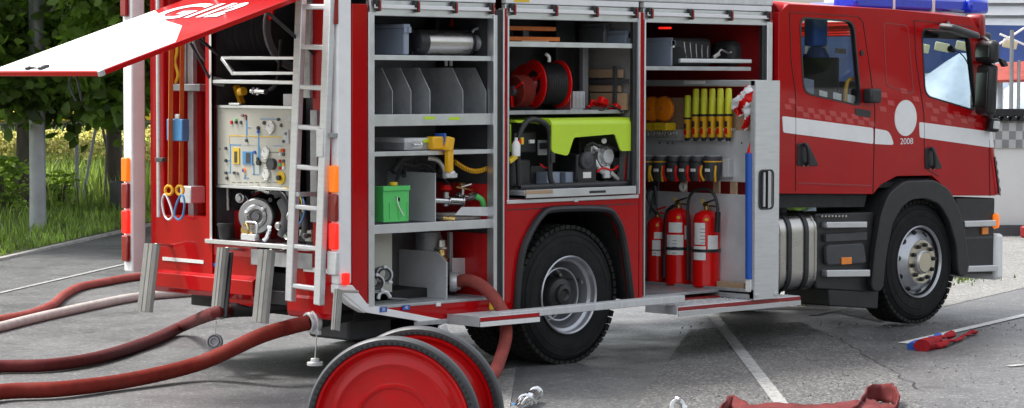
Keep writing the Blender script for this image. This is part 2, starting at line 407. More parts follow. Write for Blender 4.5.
M['grass'] = leafm('grass_blades_lit', (.15, .22, .05), .45)
M['meadowgrass'] = leafm('meadow_grass_lit', (.26, .32, .11), .5)
M['roadbright'] = mat('fresh_road_paint', (.62, .62, .60), .7, var=.15, scale=20)
M['roadfaint'] = mat('faded_road_paint', (.19, .19, .19), .8, var=.3, scale=6, dirt=(.11, .11, .11), dirt_amt=.9)
M['stepalu'] = mat('ribbed_step_metal_dull', (.20, .195, .18), .5, .5, var=.2, scale=5)
M['roadworn'] = mat('very_worn_paint', (.30, .30, .29), .8, var=.3, scale=14, dirt=(.10, .10, .10), dirt_amt=1.0)
# ================================================================== FIRE ENGINE
W = 2.45
TOP = 3.02
truck = thing('fire_engine', 'red and white fire engine with open equipment lockers, raised rear hatch and crew cab', 'fire engine', (0, 0, 0))
def tp(name, mb, m, parent=None, bev=.004, label=None, smooth=35): return part(name, mb, m, parent or truck, bev, label, smooth)

z_c1_top = S(433, 18).z; z_c1_bot = S(433, 301.5).z
xa1, xb1 = S(374, 200).x, S(493, 200).x
xa2, xb2 = S(508.5, 150).x, S(637, 150).x
xa3, xb3 = S(645, 150).x, S(766, 150).x
z_top = S(570, 20).z; z_c2_bot = S(570, 197).z
z_c3_bot = S(700, 291).z
XF = 4.34
DEP = .62

# --- side panels on the camera side
mb = MB()
zb0 = .42
# rear corner column of side with slanted lower edge
mb.prism([(0.03, S(352, 285).z), (0.03, 2.56), (xa1-.056, 2.56), (xa1-.056, S(366, 305).z)], 'xz', 0, .045)
tp('side_panel', mb, 'red')
mb = MB()   # sill under first locker
mb.prism(SL([(372, 306.5), (442, 320), (494, 320), (494, 298.5)]), 'xz', 0.003, .05)
tp('side_panel', mb, 'red')
pA0, pA1 = S(504.3, 150).x, S(509, 150).x
mb = MB().box(pA0, xa2-.016, 0.002, .05, zb0+.02, 2.56)
tp('side_panel', mb, 'red', label='narrow red pillar between the two rear lockers')
tp('pillar_edge', MB().box(pA0-.014, pA0-.001, -.004, .05, zb0+.02, 2.56), 'aluh', bev=.002)
pB0 = S(639.8, 150).x
mb = MB().box(pB0, xa3-.016, 0.002, .05, .43, 2.56)
tp('side_panel', mb, 'red', label='narrow red pillar behind the fire extinguishers')
# panel over the rear wheel with arch cut
arch = SL([(514, 320), (519, 262), (527, 236), (541, 214), (556, 209), (602, 209), (614, 218), (622, 240), (630, 300)])
mb = MB()
o_ = [(xa2-.03, zb0+.02)] + [(arch[0][0], zb0+.02)] + arch[1:-1] + [(arch[-1][0], .43), (xb2+.02, .43), (xb2+.02, z_c2_bot), (xa2-.03, z_c2_bot)]
mb.plate(o_, [], 'xz', .0, .045)
tp('wheel_arch_panel', mb, 'red')
# rubber arch lip
mb = MB()
pts = [V((x, .01, z)) for x, z in arch[:]]
mb.tube([(x, -.012, z) for x, z in arch], .032, n=8, sm=4, flat=.8)
lip = tp('wheel_arch_trim', mb, 'black', bev=0)
mb = MB()
prev = None
ap = [(x, z) for x, z in rpoly(arch, .1)]
for (x0, z0), (x1, z1) in zip(arch[:-1], arch[1:]):
    mb.quad((x0, .03, z0), (x1, .03, z1), (x1, .8, z1), (x0, .8, z0))
mb.quad((arch[0][0]-.1, .8, .3), (arch[-1][0]+.1, .8, .3), (arch[-1][0]+.1, .8, 1.2), (arch[0][0]-.1, .8, 1.2))
tp('wheel_housing', mb, 'chassis', bev=0, smooth=0)
# white trim strip: corner, chamfer and bottom
mb = MB()
mb.prism(SL([(344, 286), (352, 284), (367, 302), (367, 0.1), (374, 0), (374, 306), (443, 320.5), (443, 325.5), (371, 312.5), (365, 312), (340, 292)][1:]) if False else SL([(340, 291), (352, 285), (366.5, 303.5), (373.5, 306), (442.5, 319.5), (442.5, 325), (366, 312.5)]), 'xz', -.006, .02)
tp('chamfer_trim', mb, 'white', bev=.002, smooth=0)
# aluminium frame of each locker
def frame(x0, x1, z0, z1, w=.03, right=.03, bottom=True):
    mb = MB()
    mb.box(x0-w, x0, -.008, .06, z0, z1); tp('locker_frame', mb, 'aluh', bev=.003)
    return tp('locker_frame', MB().box(x1, x1+right, -.008, .06, z0, z1), 'aluh', bev=.003)
frame(xa1, xb1, z_c1_bot, z_top+.02, w=.052, right=.034)
frame(xa2, xb2, z_c2_bot-.02, z_top+.02, w=.014, right=.004)
frame(xa3, xb3, z_c3_bot, z_top+.02, w=.014, right=.06)
# black rubber seals beside the frames
mb = MB()
tp('pillar_edge', MB().box(pB0-.014, pB0-.001, -.004, .05, z_c2_bot, 2.56), 'aluh', bev=.002)
for q in ((xb1+.035, pA0-.015, .012, .05, zb0+.02, 2.55), (xb2+.005, pB0-.015, .012, .05, z_c2_bot, 2.55), (xb2-.035, xb2-.004, .012, .04, z_c2_bot, z_top), (xb3-.04, xb3-.006, .012, .04, z_c3_bot, z_top)):
    tp('door_seal', MB().box(*q), 'black', bev=0)
# upper body band (shutter housings) and roof
zh0 = S(570, 20.5).z
for xa, xb in ((xa1-.035, xb1+.03), (xa2-.03, xb2+.02), (xa3-.02, XF-.01)):
    z1 = S(433, 1.6).z
    mb = MB().box(xa+.006, xb-.006, .006, .05, zh0, z1)
    sh = tp('roller_shutter', mb, 'aluh', bev=.004)
    rb = MB().bar((xa+.03, -.014, zh0+.062), (xb-.03, -.014, zh0+.062), .012, .026); tp('pull_rail', rb, 'white_matt', sh, bev=.003)
    for k in range(4):
        x = xa+.05+(xb-xa-.12)*k/3
        cm = MB().box(x-.018, x+.018, -.03, .004, zh0+.06, zh0+.11).box(x+.004, x+.026, -.028, .004, zh0+.028, zh0+.065)
        tp('rail_clip', cm, 'black', sh, bev=.006)
        cm = MB().box(x+.006, x+.02, -.038, -.03, zh0+.03, zh0+.10); tp('clip_insert', cm, 'dred', sh, bev=.002)
    mb = MB().box(xa+.006, xb-.006, .0, .05, z1+.004, z1+.045); tp('gutter_strip', mb, 'white_matt', sh, bev=.004)
zg = S(433, 1.6).z+.049
mb = MB().box(.03, XF, .0, .06, zg, TOP)
up = tp('upper_panel', mb, 'alup', bev=.01)
yl = MB().prism(SL([(514, -4), (529, -4), (529, 2.0), (514, 2.0)]), 'xz', -.004, .0); tp('yellow_sticker', yl, 'yellow', up, bev=0)
mb = MB().box(0.0, XF, .06, W, TOP-.04, TOP); tp('roof', mb, 'alup', bev=.01)
mb = MB().box(0.55, XF, W-.05, W, .45, TOP-.04); tp('side_panel', mb, 'red', label='red side panel on the far side')
mb = MB().box(XF-.05, XF, .06, W-.06, .6, TOP-.05); tp('front_bulkhead', mb, 'alup')
# lining boxes
def lining(x0, x1, z0, z1, dep=DEP, lm='lining', right='lining', floor='galv', back='lining'):
    t = .012
    a = tp('locker_back', MB().box(x0-.02, x1+.02, dep, dep+t, z0-.02, z1+.02), back, bev=0)
    a = tp('locker_wall', MB().box(x0-.03, x0-.018, .03, dep, z0, z1), lm, bev=0)
    a = tp('locker_wall', MB().box(x1+.022, x1+.034, .05, dep, z0, z1), right, bev=0)
    a = tp('locker_floor', MB().box(x0-.017, x1+.021, .0, dep-.002, z0-.02, z0), floor, bev=.003)
    a = tp('locker_ceiling', MB().box(x0-.017, x1+.021, .055, dep-.002, z1, z1+.012), lm, bev=0)
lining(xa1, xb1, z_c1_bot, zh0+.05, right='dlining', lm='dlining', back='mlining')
tp('red_wall_panel', MB().box(xb1+.012, xb1+.021, .06, DEP-.01, S(470, 296, .3).z, S(470, 232, .3).z-.0), 'red_in', bev=0)
tp('red_wall_panel', MB().box(xb1+.012, xb1+.021, .06, DEP-.01, S(470, 221, .3).z, S(470, 183, .3).z), 'red_in', bev=0)
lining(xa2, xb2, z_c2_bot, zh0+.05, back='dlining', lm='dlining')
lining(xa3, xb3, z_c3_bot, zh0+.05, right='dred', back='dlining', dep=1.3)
def shelf(pa, pb, pt, pbm, y0=.02, m='aluh', dep=DEP, lip=.0):
    pm = (pa+pb)/2
    x0, x1 = S(pa, pt).x, S(pb, pt).x
    zt, zb = S(pm, pt, y0).z, S(pm, pbm, y0).z
    mb = MB().box(x0, x1, y0, y0+.015, zb, zt).box(x0, x1, y0+.015, dep-.005, zt-.012-lip, zt-.002-lip)
    return tp('shelf', mb, m, bev=.002)
shelf(374, 493, 55.5, 60.5)
shelf(374, 493, 114, 125.5, lip=.02)
shelf(374, 493, 150.5, 155)
sh4 = shelf(374, 493, 222, 231, lip=.015)
shelf(508, 636, 42.5, 47.5)
shelf(508, 636, 110, 114, y0=.12, m='galv')
shelf(645, 753, 66.5, 70.5, m='galv', dep=.98)
# small stickers on the trays
mb = MB()
for a, b, c_, d in ((424, 435, 116.5, 119.5), (449, 460, 117, 120)):
    mb.prism(SL([(a, c_), (b, c_), (b, d), (a, d)], .02), 'xz', .0175, .0198)
tp('yellow_sticker', mb, 'lime', bev=0)
# number labels on the sill
for px, py, t in ((382.5, 309.5, '20'), (405.5, 307.5, '40')):
    p = S(px, py, 0)
    st = tp('number_label', MB().prism([(p.x-.032, p.z-.016), (p.x+.032, p.z-.016), (p.x+.032, p.z+.016), (p.x-.032, p.z+.016)], 'xz', -.0105, -.0065), 'blue', bev=0)
    m = Matrix.Translation((p.x, -.0112, p.z)) @ Matrix.Rotation(R_(90), 4, 'X')
    tp('lettering', MB().text(t, .03, m, .0004), 'white_matt', st, bev=0, smooth=0)
p = S(438, 304.5); tp('marker_stud', MB().box(p.x-.018, p.x+.018, -.012, .004, p.z-.012, p.z+.012), 'paper', bev=.002)
p = S(491.5, 306); tp('yellow_sticker', MB().box(p.x-.02, p.x+.02, -.004, .003, p.z-.025, p.z+.025), 'yellow', bev=0)
p = S(575, 199.5); tp('latch', MB().box(p.x-.02, p.x+.02, -.018, .0, p.z-.018, p.z+.006), 'alu', bev=.004)
tp('drip_rail', MB().box(xa2-.02, xb2+.01, -.012, .02, z_c2_bot-.03, z_c2_bot-.003), 'aluh', bev=.003)
tp('panel_gap', MB().box(xa2-.02, xb2+.01, -.0015, .003, z_c2_bot-.075, z_c2_bot-.068), 'black', bev=0)

# --- dividers in first locker
for px in (392.5, 411, 430, 463, 486):
    x = S(px, 100, .06).x
    zt = S(px-10, 67.7, .16).z; zm = S(px, 91, .06).z; zb = S(px, 114, .06).z-.0
    mb = MB().prism([(.06, zb), (.06, zm), (.17, zt), (DEP-.02, zt), (DEP-.02, zb)], 'yz', x-.003, x+.003)
    tp('divider', mb, 'galv', bev=0, smooth=0)
x = S(445, 280, .12).x
mb = MB().prism([(.10, z_c1_bot), (.10, S(445, 262, .1).z), (.2, S(438, 252, .18).z), (DEP-.02, S(438, 252, .18).z), (DEP-.02, z_c1_bot)], 'yz', x-.004, x+.004)
tp('divider', mb, 'alup', bev=0, smooth=0)
x = S(433.5, 200, .12).x
mb = MB().prism([(.10, S(433, 222, .1).z), (.10, S(433, 173, .1).z), (DEP-.02, S(433, 173, .1).z), (DEP-.02, S(433, 222, .1).z)], 'yz', x-.004, x+.004)
tp('divider', mb, 'alup', bev=0, smooth=0)
# perforated coupling board (left, bottom)
b = bxs(373, 391, 232, 298, .30, .01, False)
pb_ = tp('coupling_board', MB().box(S(373,260,.3).x, S(392,260,.3).x, .30, .31, z_c1_bot, S(380,233,.3).z), 'panel', bev=0)
# bottom front aluminium rail of lower right + bracket
mb = MB().prism(SL([(455, 215), (462, 207), (490, 207), (490, 216)], .05), 'xz', .05, .055); tp('bracket', mb, 'alup', bev=0)
mb = MB().prism(SL([(452, 258), (491, 258), (491, 275), (452, 274)], .3), 'xz', .30, .306); tp('bracket', mb, 'alup', bev=0)
mb = MB().bar(S(450, 232, .33), S(450, 292, .33), .035, .03); tp('locker_post', mb, 'galv')

# --- rear pump pipework inside the first locker
def tube(name, pts, r, m, par=None, n=12, **k): return tp(name, MB().tube(pts, r, n=n, **k), m, par, bev=0)
pw = MB()
for q, r in (([(425, 236), (430, 250), (438, 262)], .05), ([(432, 228), (440, 246), (441, 270)], .035)):
    pw.tube([S(x, y, .38) for x, y in q], r, n=14)
pw.cyl(S(428, 232, .4), S(428, 250, .4), .09)
pp = tp('pump_pipework', pw, 'mgrey', bev=0)
br = MB().cyl(S(441, 240, .3), S(441, 258, .3), .035, .045).torus(S(441, 248, .3), (0, 0, 1), .045, .01); tp('valve_body', br, 'steel', pp, bev=0)
tp('brass_elbow', MB().tube([S(441, 250, .27), S(442, 257, .26), S(447, 262, .22)], .03, n=14), 'brass', pp, bev=0)
tp('outlet_pipe', MB().tube([S(449, 280, .42), S(452, 281, .36), S(456, 281, .3)], .065, n=20).cyl(S(447, 270, .42), S(447, 292, .42), .05), 'mgrey', pp, bev=0)
dk = MB()
for q, r in (([(398, 160), (412, 166), (425, 164), (440, 176)], .016), ([(410, 174), (425, 180), (440, 176), (452, 188)], .012), ([(393, 172), (402, 160), (409, 158)], .024), ([(405, 162), (400, 170), (396, 184)], .012), ([(415, 160), (420, 168), (431, 170)], .009)):
    dk.tube([S(x, y, .45) for x, y in q], r, n=10)
for k in range(6): dk.cyl(S(404+7*k, 176, .4), S(404+7*k, 170+2*k % 5, .44), .016)
tp('valve_linkage', dk, 'dgrey', bev=0)
tube('air_pipe', [S(427, 158, .3), S(437, 160, .28), S(443, 168, .26), S(445, 178, .26)], .02, 'steel')
# manifold with red valve
mf = MB()
for (x, y, r, h) in ((441, 200, .022, .10), (455, 200, .034, .15), (466, 197, .028, .12)):
    a = S(x-8, y, .3); bq = S(x+8, y+1, .25); mf.cyl(a, bq, r, n=18); mf.torus(a, bq-a, r+.004, .008, 20); mf.torus(bq, bq-a, r+.004, .008, 20)
mf.cyl(S(446, 206, .28), S(446, 192, .28), .022); mf.cyl(S(463, 207, .28), S(463, 188, .28), .016); mf.cyl(S(461, 187, .28), S(472, 184, .24), .012)
mf.tube([S(470, 197, .2), S(477, 196, .15), S(480, 200, .12)], .028, n=14)
man = tp('valve_manifold', mf, 'chrome', bev=0)
tp('valve_handwheel', MB().cyl(S(446, 190, .28), S(446, 187, .28), .04, .04, 14).cyl(S(446,187,.28), S(446,185,.28), .03), 'extred', man, bev=0)
tp('valve_lever', MB().bar(S(456, 187, .22), S(472, 190, .20), .018, .01).cyl(S(459, 184, .22), S(464, 184, .22), .014), 'brass', man, bev=0)

# ================================================================== REAR END
zr0 = .50
YL = lambda px, py=200, X=0: Rr(px, py, X).y
mb = MB()     # left strip between post and recess, recess floor zone etc.
yp = YL(212)
y_rec0, y_rec1 = YL(206), YL(165)
zrb = Rr(185, 216).z
# left rear panel as plate with recess hole and curved lower edge
outer = [(YL(151), TOP-.04), (YL(151), Rr(151, 274).z), (YL(211, 280), Rr(211, 280).z), (yp, Rr(211, 280).z), (yp, TOP-.04)]
hole = [(y_rec1, TOP-.2), (y_rec1, zrb), (y_rec0, zrb), (y_rec0, TOP-.2)]
mb.plate(outer, [hole], 'yz', 0, .04)
rp = tp('rear_panel', mb, 'red')
mb = MB().box(.25, .27, y_rec0-.02, y_rec1+.02, zrb, TOP-.2).box(.04, .25, y_rec1, y_rec1+.02, zrb, TOP-.2).box(.04, .25, y_rec0-.02, y_rec0, zrb, TOP-.2).box(.04, .27, y_rec0-.02, y_rec1+.02, zrb-.02, zrb)
tp('rear_recess', mb, 'red_in')
# lower bumper skirt, curved at the bottom
prof = [(.012, .03), (-.03, .0), (-.03, -.10), (.0, -.135), (.06, -.15), (.06, .03)]
zt = Rr(185, 274.5).z
mb = MB(); mb.prism([(x, zt+z) for x, z in prof], 'xz', YL(256, 290), YL(150, 280)); tp('rear_bumper', mb, 'red', bev=.004, smooth=0)
mb = MB().prism([(YL(211), Rr(211, 282).z), (YL(213), Rr(213, 247).z), (YL(256, 250), Rr(256, 252).z), (YL(256, 290), Rr(256, 300).z), (YL(250, 300), Rr(250, 307).z), (YL(216, 300), Rr(216, 300).z)], 'yz', .012, .06)
tp('rear_panel', mb, 'red', label='rounded red panel under the pump bay')
yr = YL(313)
mb = MB().plate([(YL(334), 2.98), (YL(334), Rr(334, 300).z), (YL(290), Rr(290, 298).z), (YL(290), Rr(290, 249).z), (yr, Rr(313, 251).z), (yr, 2.98)], [], 'yz', .0, .045)
tp('rear_panel', mb, 'red', label='red panel behind the ladder')
# lower rear right bumper skirt
zt2 = Rr(312, 299).z
mb = MB(); mb.prism([(x*.3, zt2+z*.9) for x, z in prof], 'xz', YL(336, 300), YL(288, 300)); tp('rear_bumper', mb, 'red', bev=.004, smooth=0)
# reflective strips
for a, b, y0, y1 in ((163, 204, 258.5, 262), (304, 331, 268, 272.5)):
    tp('reflective_strip', MB().box(-.006, -.001, Rr(b, 260).y, Rr(a, 260).y, Rr((a+b)/2, y1).z, Rr((a+b)/2, y0).z), 'paper', bev=0)
p = Rr(216, 265); tp('blue_sticker', MB().box(.008, .0115, p.y-.06, p.y+.06, p.z-.012, p.z+.012), 'blue', bev=0)
# roof edge rail at the rear
tp('rear_header', MB().box(-.01, .06, .0, W, TOP-.10, TOP+.0), 'red', bev=.01)
# corner posts with lights
def corner_post(y0, y1, lab, zb):
    o = tp('corner_post', MB().box(-.095, .025, y0, y1, zb, TOP+.02), 'white', bev=.012, label=lab)
    return o
cp = corner_post(.0, .075, 'white corner post beside the ladder', Rr(340, 285, -.09).z)
mb = MB().prism([(-.095, Rr(340, 285, -.09).z), (-.095, Rr(336, 288, -.09).z-.03), (.02, S(352, 302).z-.02), (.14, S(366, 313).z), (.14, S(366, 303).z), (.025, S(352, 285).z)], 'xz', -.001, .074)
tp('corner_post', mb, 'white', bev=.003, smooth=0, label='slanted white foot of the corner post')
lp = corner_post(YL(133, 200, -.09), YL(124, 200, -.09), 'white corner post on the far corner', Rr(130, 272, -.09).z)
def lamps(post, pxc, w, segs, zf=1):
    y = Rr(pxc, 200, -.1).y
    for t, b, m in segs:
        za, zb = Rr(pxc, b, -.1).z, Rr(pxc, t, -.1).z
        tp('rear_light', MB().box(-.128, -.094, y-w, y+w, za+.004, zb-.004), m, post, bev=.010)
lamps(cp, 335, .038, ((-30, 25, 'lamp_red'), (165, 193, 'lamp_or_on'), (193.5, 222, 'lamp_red'), (222.5, 250, 'lamp_red_on')))
lamps(lp, 127, .038, ((-30, 17, 'lamp_red'), (157, 182, 'lamp_or_on'), (182.5, 209, 'lamp_red'), (209.5, 234, 'lamp_red_on'), (234.5, 262, 'lamp_red')))
y = Rr(334.5, 260, -.1).y
tp('light_housing', MB().box(-.125, -.094, y-.045, y+.05, Rr(334, 275, -.1).z, Rr(334, 251, -.1).z), 'alu', cp, bev=.008)
p = S(345, 279, -.01); tp('side_marker', MB().box(p.x-.025, p.x+.03, -.03, -.002, p.z-.04, p.z+.04), 'lamp_red_on', bev=.008)
# --- pump bay (a deep box open to the rear)
y0, y1 = yr, yp
zf = Rr(265, 243).z
bd = 1.25
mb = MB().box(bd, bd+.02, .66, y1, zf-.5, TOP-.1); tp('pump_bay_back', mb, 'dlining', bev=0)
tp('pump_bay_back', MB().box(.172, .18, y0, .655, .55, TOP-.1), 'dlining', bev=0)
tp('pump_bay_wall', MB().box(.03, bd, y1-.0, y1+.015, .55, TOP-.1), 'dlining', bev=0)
tp('pump_bay_wall', MB().box(.046, .17, y0-.02, y0-.005, .55, TOP-.1), 'dred', bev=0)
tp('pump_bay_frame', MB().box(-.002, .03, y1-.0, y1+.028, zf, TOP-.1), 'aluh', bev=.003)
tp('pump_bay_shelf', MB().box(-.03, .0, YL(313, 245), YL(208, 240), zf-.03, zf).box(.0, .17, y0+.01, .65, zf-.018, zf-.006).box(.0, bd-.01, .655, y1-.01, zf-.018, zf-.006), 'aluh', bev=.003)
tp('apron_panel', MB().box(.01, .03, YL(256, 250), y1, Rr(256, 258).z, zf-.03), 'red_in', bev=.002)
mb = MB().box(-.01, .01, YL(313, 253), YL(252, 253), Rr(280, 258).z-.06, Rr(280, 251).z); tp('apron_strip', mb, 'galv', bev=.002)
# frame bars in the upper bay
bars = MB()
def rb(a, b, X0, X1, r=.014): bars.bar(Rr(*a, X0), Rr(*b, X1), r*2, r*2)
rb((222, 58), (303, 58), .05, .05, .012); rb((222, 58), (234, 74), .05, .05, .013); rb((232, 73.5), (303, 73), .05, .05, .012)
rb((212, 81.5), (303, 82.5), .02, .02, .014)
tp('reel_frame', bars, 'aluh', bev=.004)
bars = MB(); rb((211, 80), (225, 83), .02, .1, .03); rb((213, 70), (222, 68), .15, .3, .03); tp('frame_bracket', bars, 'mgrey', bev=.004)
# black hose drum (truck part)
c0 = Rr(222, 30, .35); c1 = Rr(296, 30, .35); zc = Rr(258, 28, .35).z
dr = MB()
n = 9
prof = [(0, 0)]
L_ = (c0.y-c1.y)
prof = [(0, 0), (.24, 0)]
for k in range(24):
    prof += [(.245+.012*abs(math.sin(k*1.3)), L_*(k+.1)/24), (.268+.012*abs(math.sin(k*1.3)), L_*(k+.5)/24), (.245, L_*(k+.95)/24)]
prof += [(0, L_)]
dr.lathe(prof, (.38, c0.y, zc), (0, -1, 0), 40)
drum = tp('hose_drum', dr, 'black', bev=0)
for yy in (c0.y, c1.y+.02):
    tp('drum_flange', MB().cyl((.38, yy, zc), (.38, yy-.015, zc), .30, n=40).torus((.38, yy-.008, zc), (0, 1, 0), .30, .012), 'mgrey', drum, bev=0)
tube('hose_tail', [Rr(281, 40, .1), Rr(280, 62, .1), Rr(279, 72, .06), Rr(276, 84, .05), Rr(270, 90, .06)], .014, 'chassis', drum)
tp('drum_tongue', MB().prism([(Rr(263, 10, .1).y, Rr(263, 8, .1).z), (Rr(273, 10, .1).y, Rr(273, 8, .1).z), (Rr(272, 18, .1).y, Rr(272, 17, .1).z), (Rr(269, 22, .1).y, Rr(269, 21, .1).z)], 'yz', .1, .115), 'extred', drum, bev=.003)
# yellow pipework and fittings under the drum
yw = MB()
for q in ([(214, 84), (218, 104)], [(219, 84), (231, 104)], [(232, 84), (228, 104)], [(236, 86), (242, 104)]): yw.bar(Rr(*q[0], .2), Rr(*q[1], .2), .045, .03)
yw.box(.25, .27, YL(243, 90, .25), YL(213, 90, .25), Rr(228, 104, .25).z, Rr(228, 100, .25).z)
tp('yellow_bracket', yw, 'yel2', bev=.003)
tp('swivel_fitting', MB().cyl(Rr(252, 91, .12), Rr(266, 92, .12), .022, n=16).torus(Rr(255, 91, .12), (0, 1, 0), .025, .007).cyl(Rr(258, 88, .12), Rr(258, 95, .12), .014), 'chrome', bev=0)
tp('swivel_fitting', MB().cyl(Rr(240, 92, .1), Rr(244, 91, .1), .03, n=14), 'yel2', bev=0)
tp('white_post', MB().box(.1, .14, YL(292, 95, .1), YL(283, 95, .1), Rr(287, 110, .1).z, Rr(287, 94, .1).z), 'white_matt', bev=.003)
# --- control panel
cpX = .05
c_ = [Rr(217, 107, cpX), Rr(296, 108.5, cpX), Rr(296, 190, cpX), Rr(217, 183, cpX)]
yy0, yy1 = c_[1].y, c_[0].y; zz1 = c_[0].z; zz0 = (c_[3].z+c_[2].z)/2
pan = tp('control_panel', MB().box(cpX, cpX+.03, yy0, yy1, zz0, zz1), 'panel', bev=.006)
tp('panel_frame', MB().box(cpX-.012, cpX+.002, yy0-.01, yy1+.012, zz1-.006, zz1+.014).box(cpX-.012, cpX+.002, yy1, yy1+.014, zz0, zz1-.006).box(cpX-.012, cpX+.002, yy0-.01, yy1+.012, zz0-.02, zz0), 'aluh', pan, bev=.002)
tp('panel_frame', MB().box(cpX-.02, cpX, yy1-.28, yy1-.16, zz1+.016, zz1+.03), 'alu', pan, bev=.002)
def U(x, y):   # panel pixel (408-px crop of 200..300, 90..190)
    return Rr(200+x/4.08, 90+y/4.08, cpX)
def pbox(x0, y0, x1, y1, m, t=.003, name='panel_line', off=0):
    a, b = U(x0, y0), U(x1, y1)
    return tp(name, MB().box(cpX-t-off, cpX-off-.0002, min(a.y, b.y), max(a.y, b.y), min(a.z, b.z), max(a.z, b.z)), m, pan, bev=0)
# flow diagram
for x0, y0, x1, y1 in ((188, 104, 193, 208), (245, 116, 330, 121), (237, 150, 242, 300), (122, 221, 168, 226), (174, 224, 300, 228), (300, 226, 340, 230), (122, 224, 126, 340),
                       (204, 300, 222, 304), (218, 300, 222, 345), (214, 342, 244, 346), (182, 346, 186, 362), (180, 358, 200, 362), (100, 286, 124, 290), (100, 334, 124, 338), (242, 232, 246, 340), (196, 152, 208, 156)):
    pbox(x0, y0, x1, y1, 'pblue', .002)
pbox(118, 188, 335, 190, 'yellow', .0016); pbox(118, 190, 120, 222, 'yellow', .0016)
pbox(166, 101, 190, 106, 'extred', .002); pbox(186, 101, 192, 122, 'extred', .002)
for q in ((254, 296, 290, 300), (280, 252, 330, 256)): pbox(*q, 'black', .002)
for q, m in (((136, 236, 162, 302), 'yellow'), ((176, 250, 216, 304), 'pblue')): pbox(*q, m, .006, 'level_gauge')
for q in ((143, 250, 154, 296), (190, 256, 208, 298)): pbox(*q, 'dgrey', .008, 'gauge_window')
def knob(x, y, r, m, t=.01, name='gauge', rim=None, face=None):
    p = U(x, y)
    o = MB().cyl((cpX-t, p.y, p.z), (cpX, p.y, p.z), r, n=22)
    if rim: o.torus((cpX-t, p.y, p.z), (1, 0, 0), r, .003, 24, 6)
    tp(name, o, m, pan, bev=0)
for x, y in ((290, 152), (270, 256), (272, 342)):
    knob(x, y, .043, 'chrome', .012, rim=True); knob(x, y, .034, 'paper', .0135, 'gauge_face'); p = U(x, y)
    tp('gauge_needle', MB().bar((cpX-.0145, p.y, p.z), (cpX-.0145, p.y+.018, p.z+.02), .004, .001), 'black', pan, bev=0)
knob(300, 302, .040, 'dgrey', .03, 'control_knob', rim=True); knob(332, 358, .046, 'yellow', .01, 'control_knob'); knob(330, 358, .018, 'black', .03, 'control_knob')
knob(244, 296, .02, 'black', .02, 'control_knob'); knob(264, 134, .013, 'black', .012, 'control_knob'); knob(240, 155, .013, 'black', .012, 'control_knob')
for x, y in ((150, 132), (180, 328), (154, 340), (142, 338), (192, 206), (108, 238), (108, 288), (108, 338), (240, 170), (322, 120), (112, 360), (176, 104), (352, 178), (344, 210), (226, 254), (238, 280)):
    knob(x, y, .011, random.choice(['dgrey', 'blue', 'black', 'mgrey']), .012, 'toggle_switch')
for k, (x, y) in enumerate(((130, 132), (168, 132), (148, 124), (328, 246), (342, 246), (328, 262), (342, 262), (328, 290), (342, 290), (328, 304), (342, 304), (328, 318), (342, 318), (332, 144))):
    p = U(x, y); tp('push_button', MB().box(cpX-.008, cpX, p.y-.011, p.y+.011, p.z-.012, p.z+.012), ['extred', 'dgrey', 'green', 'yel2', 'extred', 'paper', 'dgrey'][k % 7], pan, bev=.002)
for x, y in ((86, 90), (380, 92), (86, 390), (380, 396), (240, 388), (82, 240)):
    knob(x, y, .006, 'steel', .004, 'screw')
for q in ((354, 104, 376, 130), (340, 162, 364, 220)): pbox(*q, 'galv', .006, 'selector_plate')
for k in range(9): pbox(130+24*k, 376, 146+24*k, 379, 'dgrey', .0012, 'caption')
knob(182, 326, .013, 'lamp_or_on', .01, 'indicator_lamp')
# --- pump under the panel
pc = Rr(262, 216, .12)
pm = MB()
pm.lathe([(0, 0), (.035, 0), (.04, -.02), (.06, -.035), (.078, -.03), (.085, -.02), (.118, -.02), (.126, -.008), (.128, .02), (.122, .04), (.105, .05), (.095, .075), (.105, .08), (.105, .10), (.08, .12), (.08, .3), (0, .3)], (pc.x-.05, pc.y, pc.z), (.80, .60, 0), 40)
pump = tp('pump_inlet', pm, 'satin', bev=0)
pr = MB().torus((pc.x-.055, pc.y-.005, pc.z), (.8, .6, 0), .112, .012, 40)
for k in range(3):
    a = k*2.094+.4; pr.obox((pc.x-.075-.042*math.cos(a), pc.y-.02+.056*math.cos(a), pc.z+.07*math.sin(a)), (.02, .05, .022), (a, 0, -.64))
tp('coupling_ring', pr, 'alu', pump, bev=.003)
tp('inlet_hub', MB().cyl((pc.x-.078, pc.y-.021, pc.z), (pc.x-.05, pc.y, pc.z), .03, n=20), 'mgrey', pump, bev=.003)
pb2 = MB()
for q, r in (([(285, 200), (290, 215), (286, 236)], .10), ([(272, 190), (290, 196)], .05), ([(300, 205), (306, 225), (303, 240)], .05)):
    pb2.tube([Rr(x, y, .11) for x, y in q], r*.6, n=18)
for x, y in ((276, 196), (296, 200), (284, 234), (300, 238), (270, 200)): pb2.cyl(Rr(x, y, .06), Rr(x, y, .03), .016, n=8)
tp('pump_body', pb2, 'dgrey', bev=0)
tp('pump_fitting', MB().tube([Rr(254, 193, .2), Rr(262, 189, .18), Rr(270, 192, .2), Rr(276, 190, .2)], .025, n=12), 'chrome', bev=0)
tp('pump_fitting', MB().tube([Rr(270, 226, .1), Rr(268, 236, .08), Rr(264, 241, .06)], .018, n=10), 'chrome', bev=0)
tp('pump_fitting', MB().torus(Rr(297, 217, .1), (.6, 1, 0), .06, .012, 30), 'chrome', bev=0)
tp('pump_fitting', MB().cyl(Rr(274, 192, .2), Rr(280, 190, .2), .02), 'chrome', bev=0)
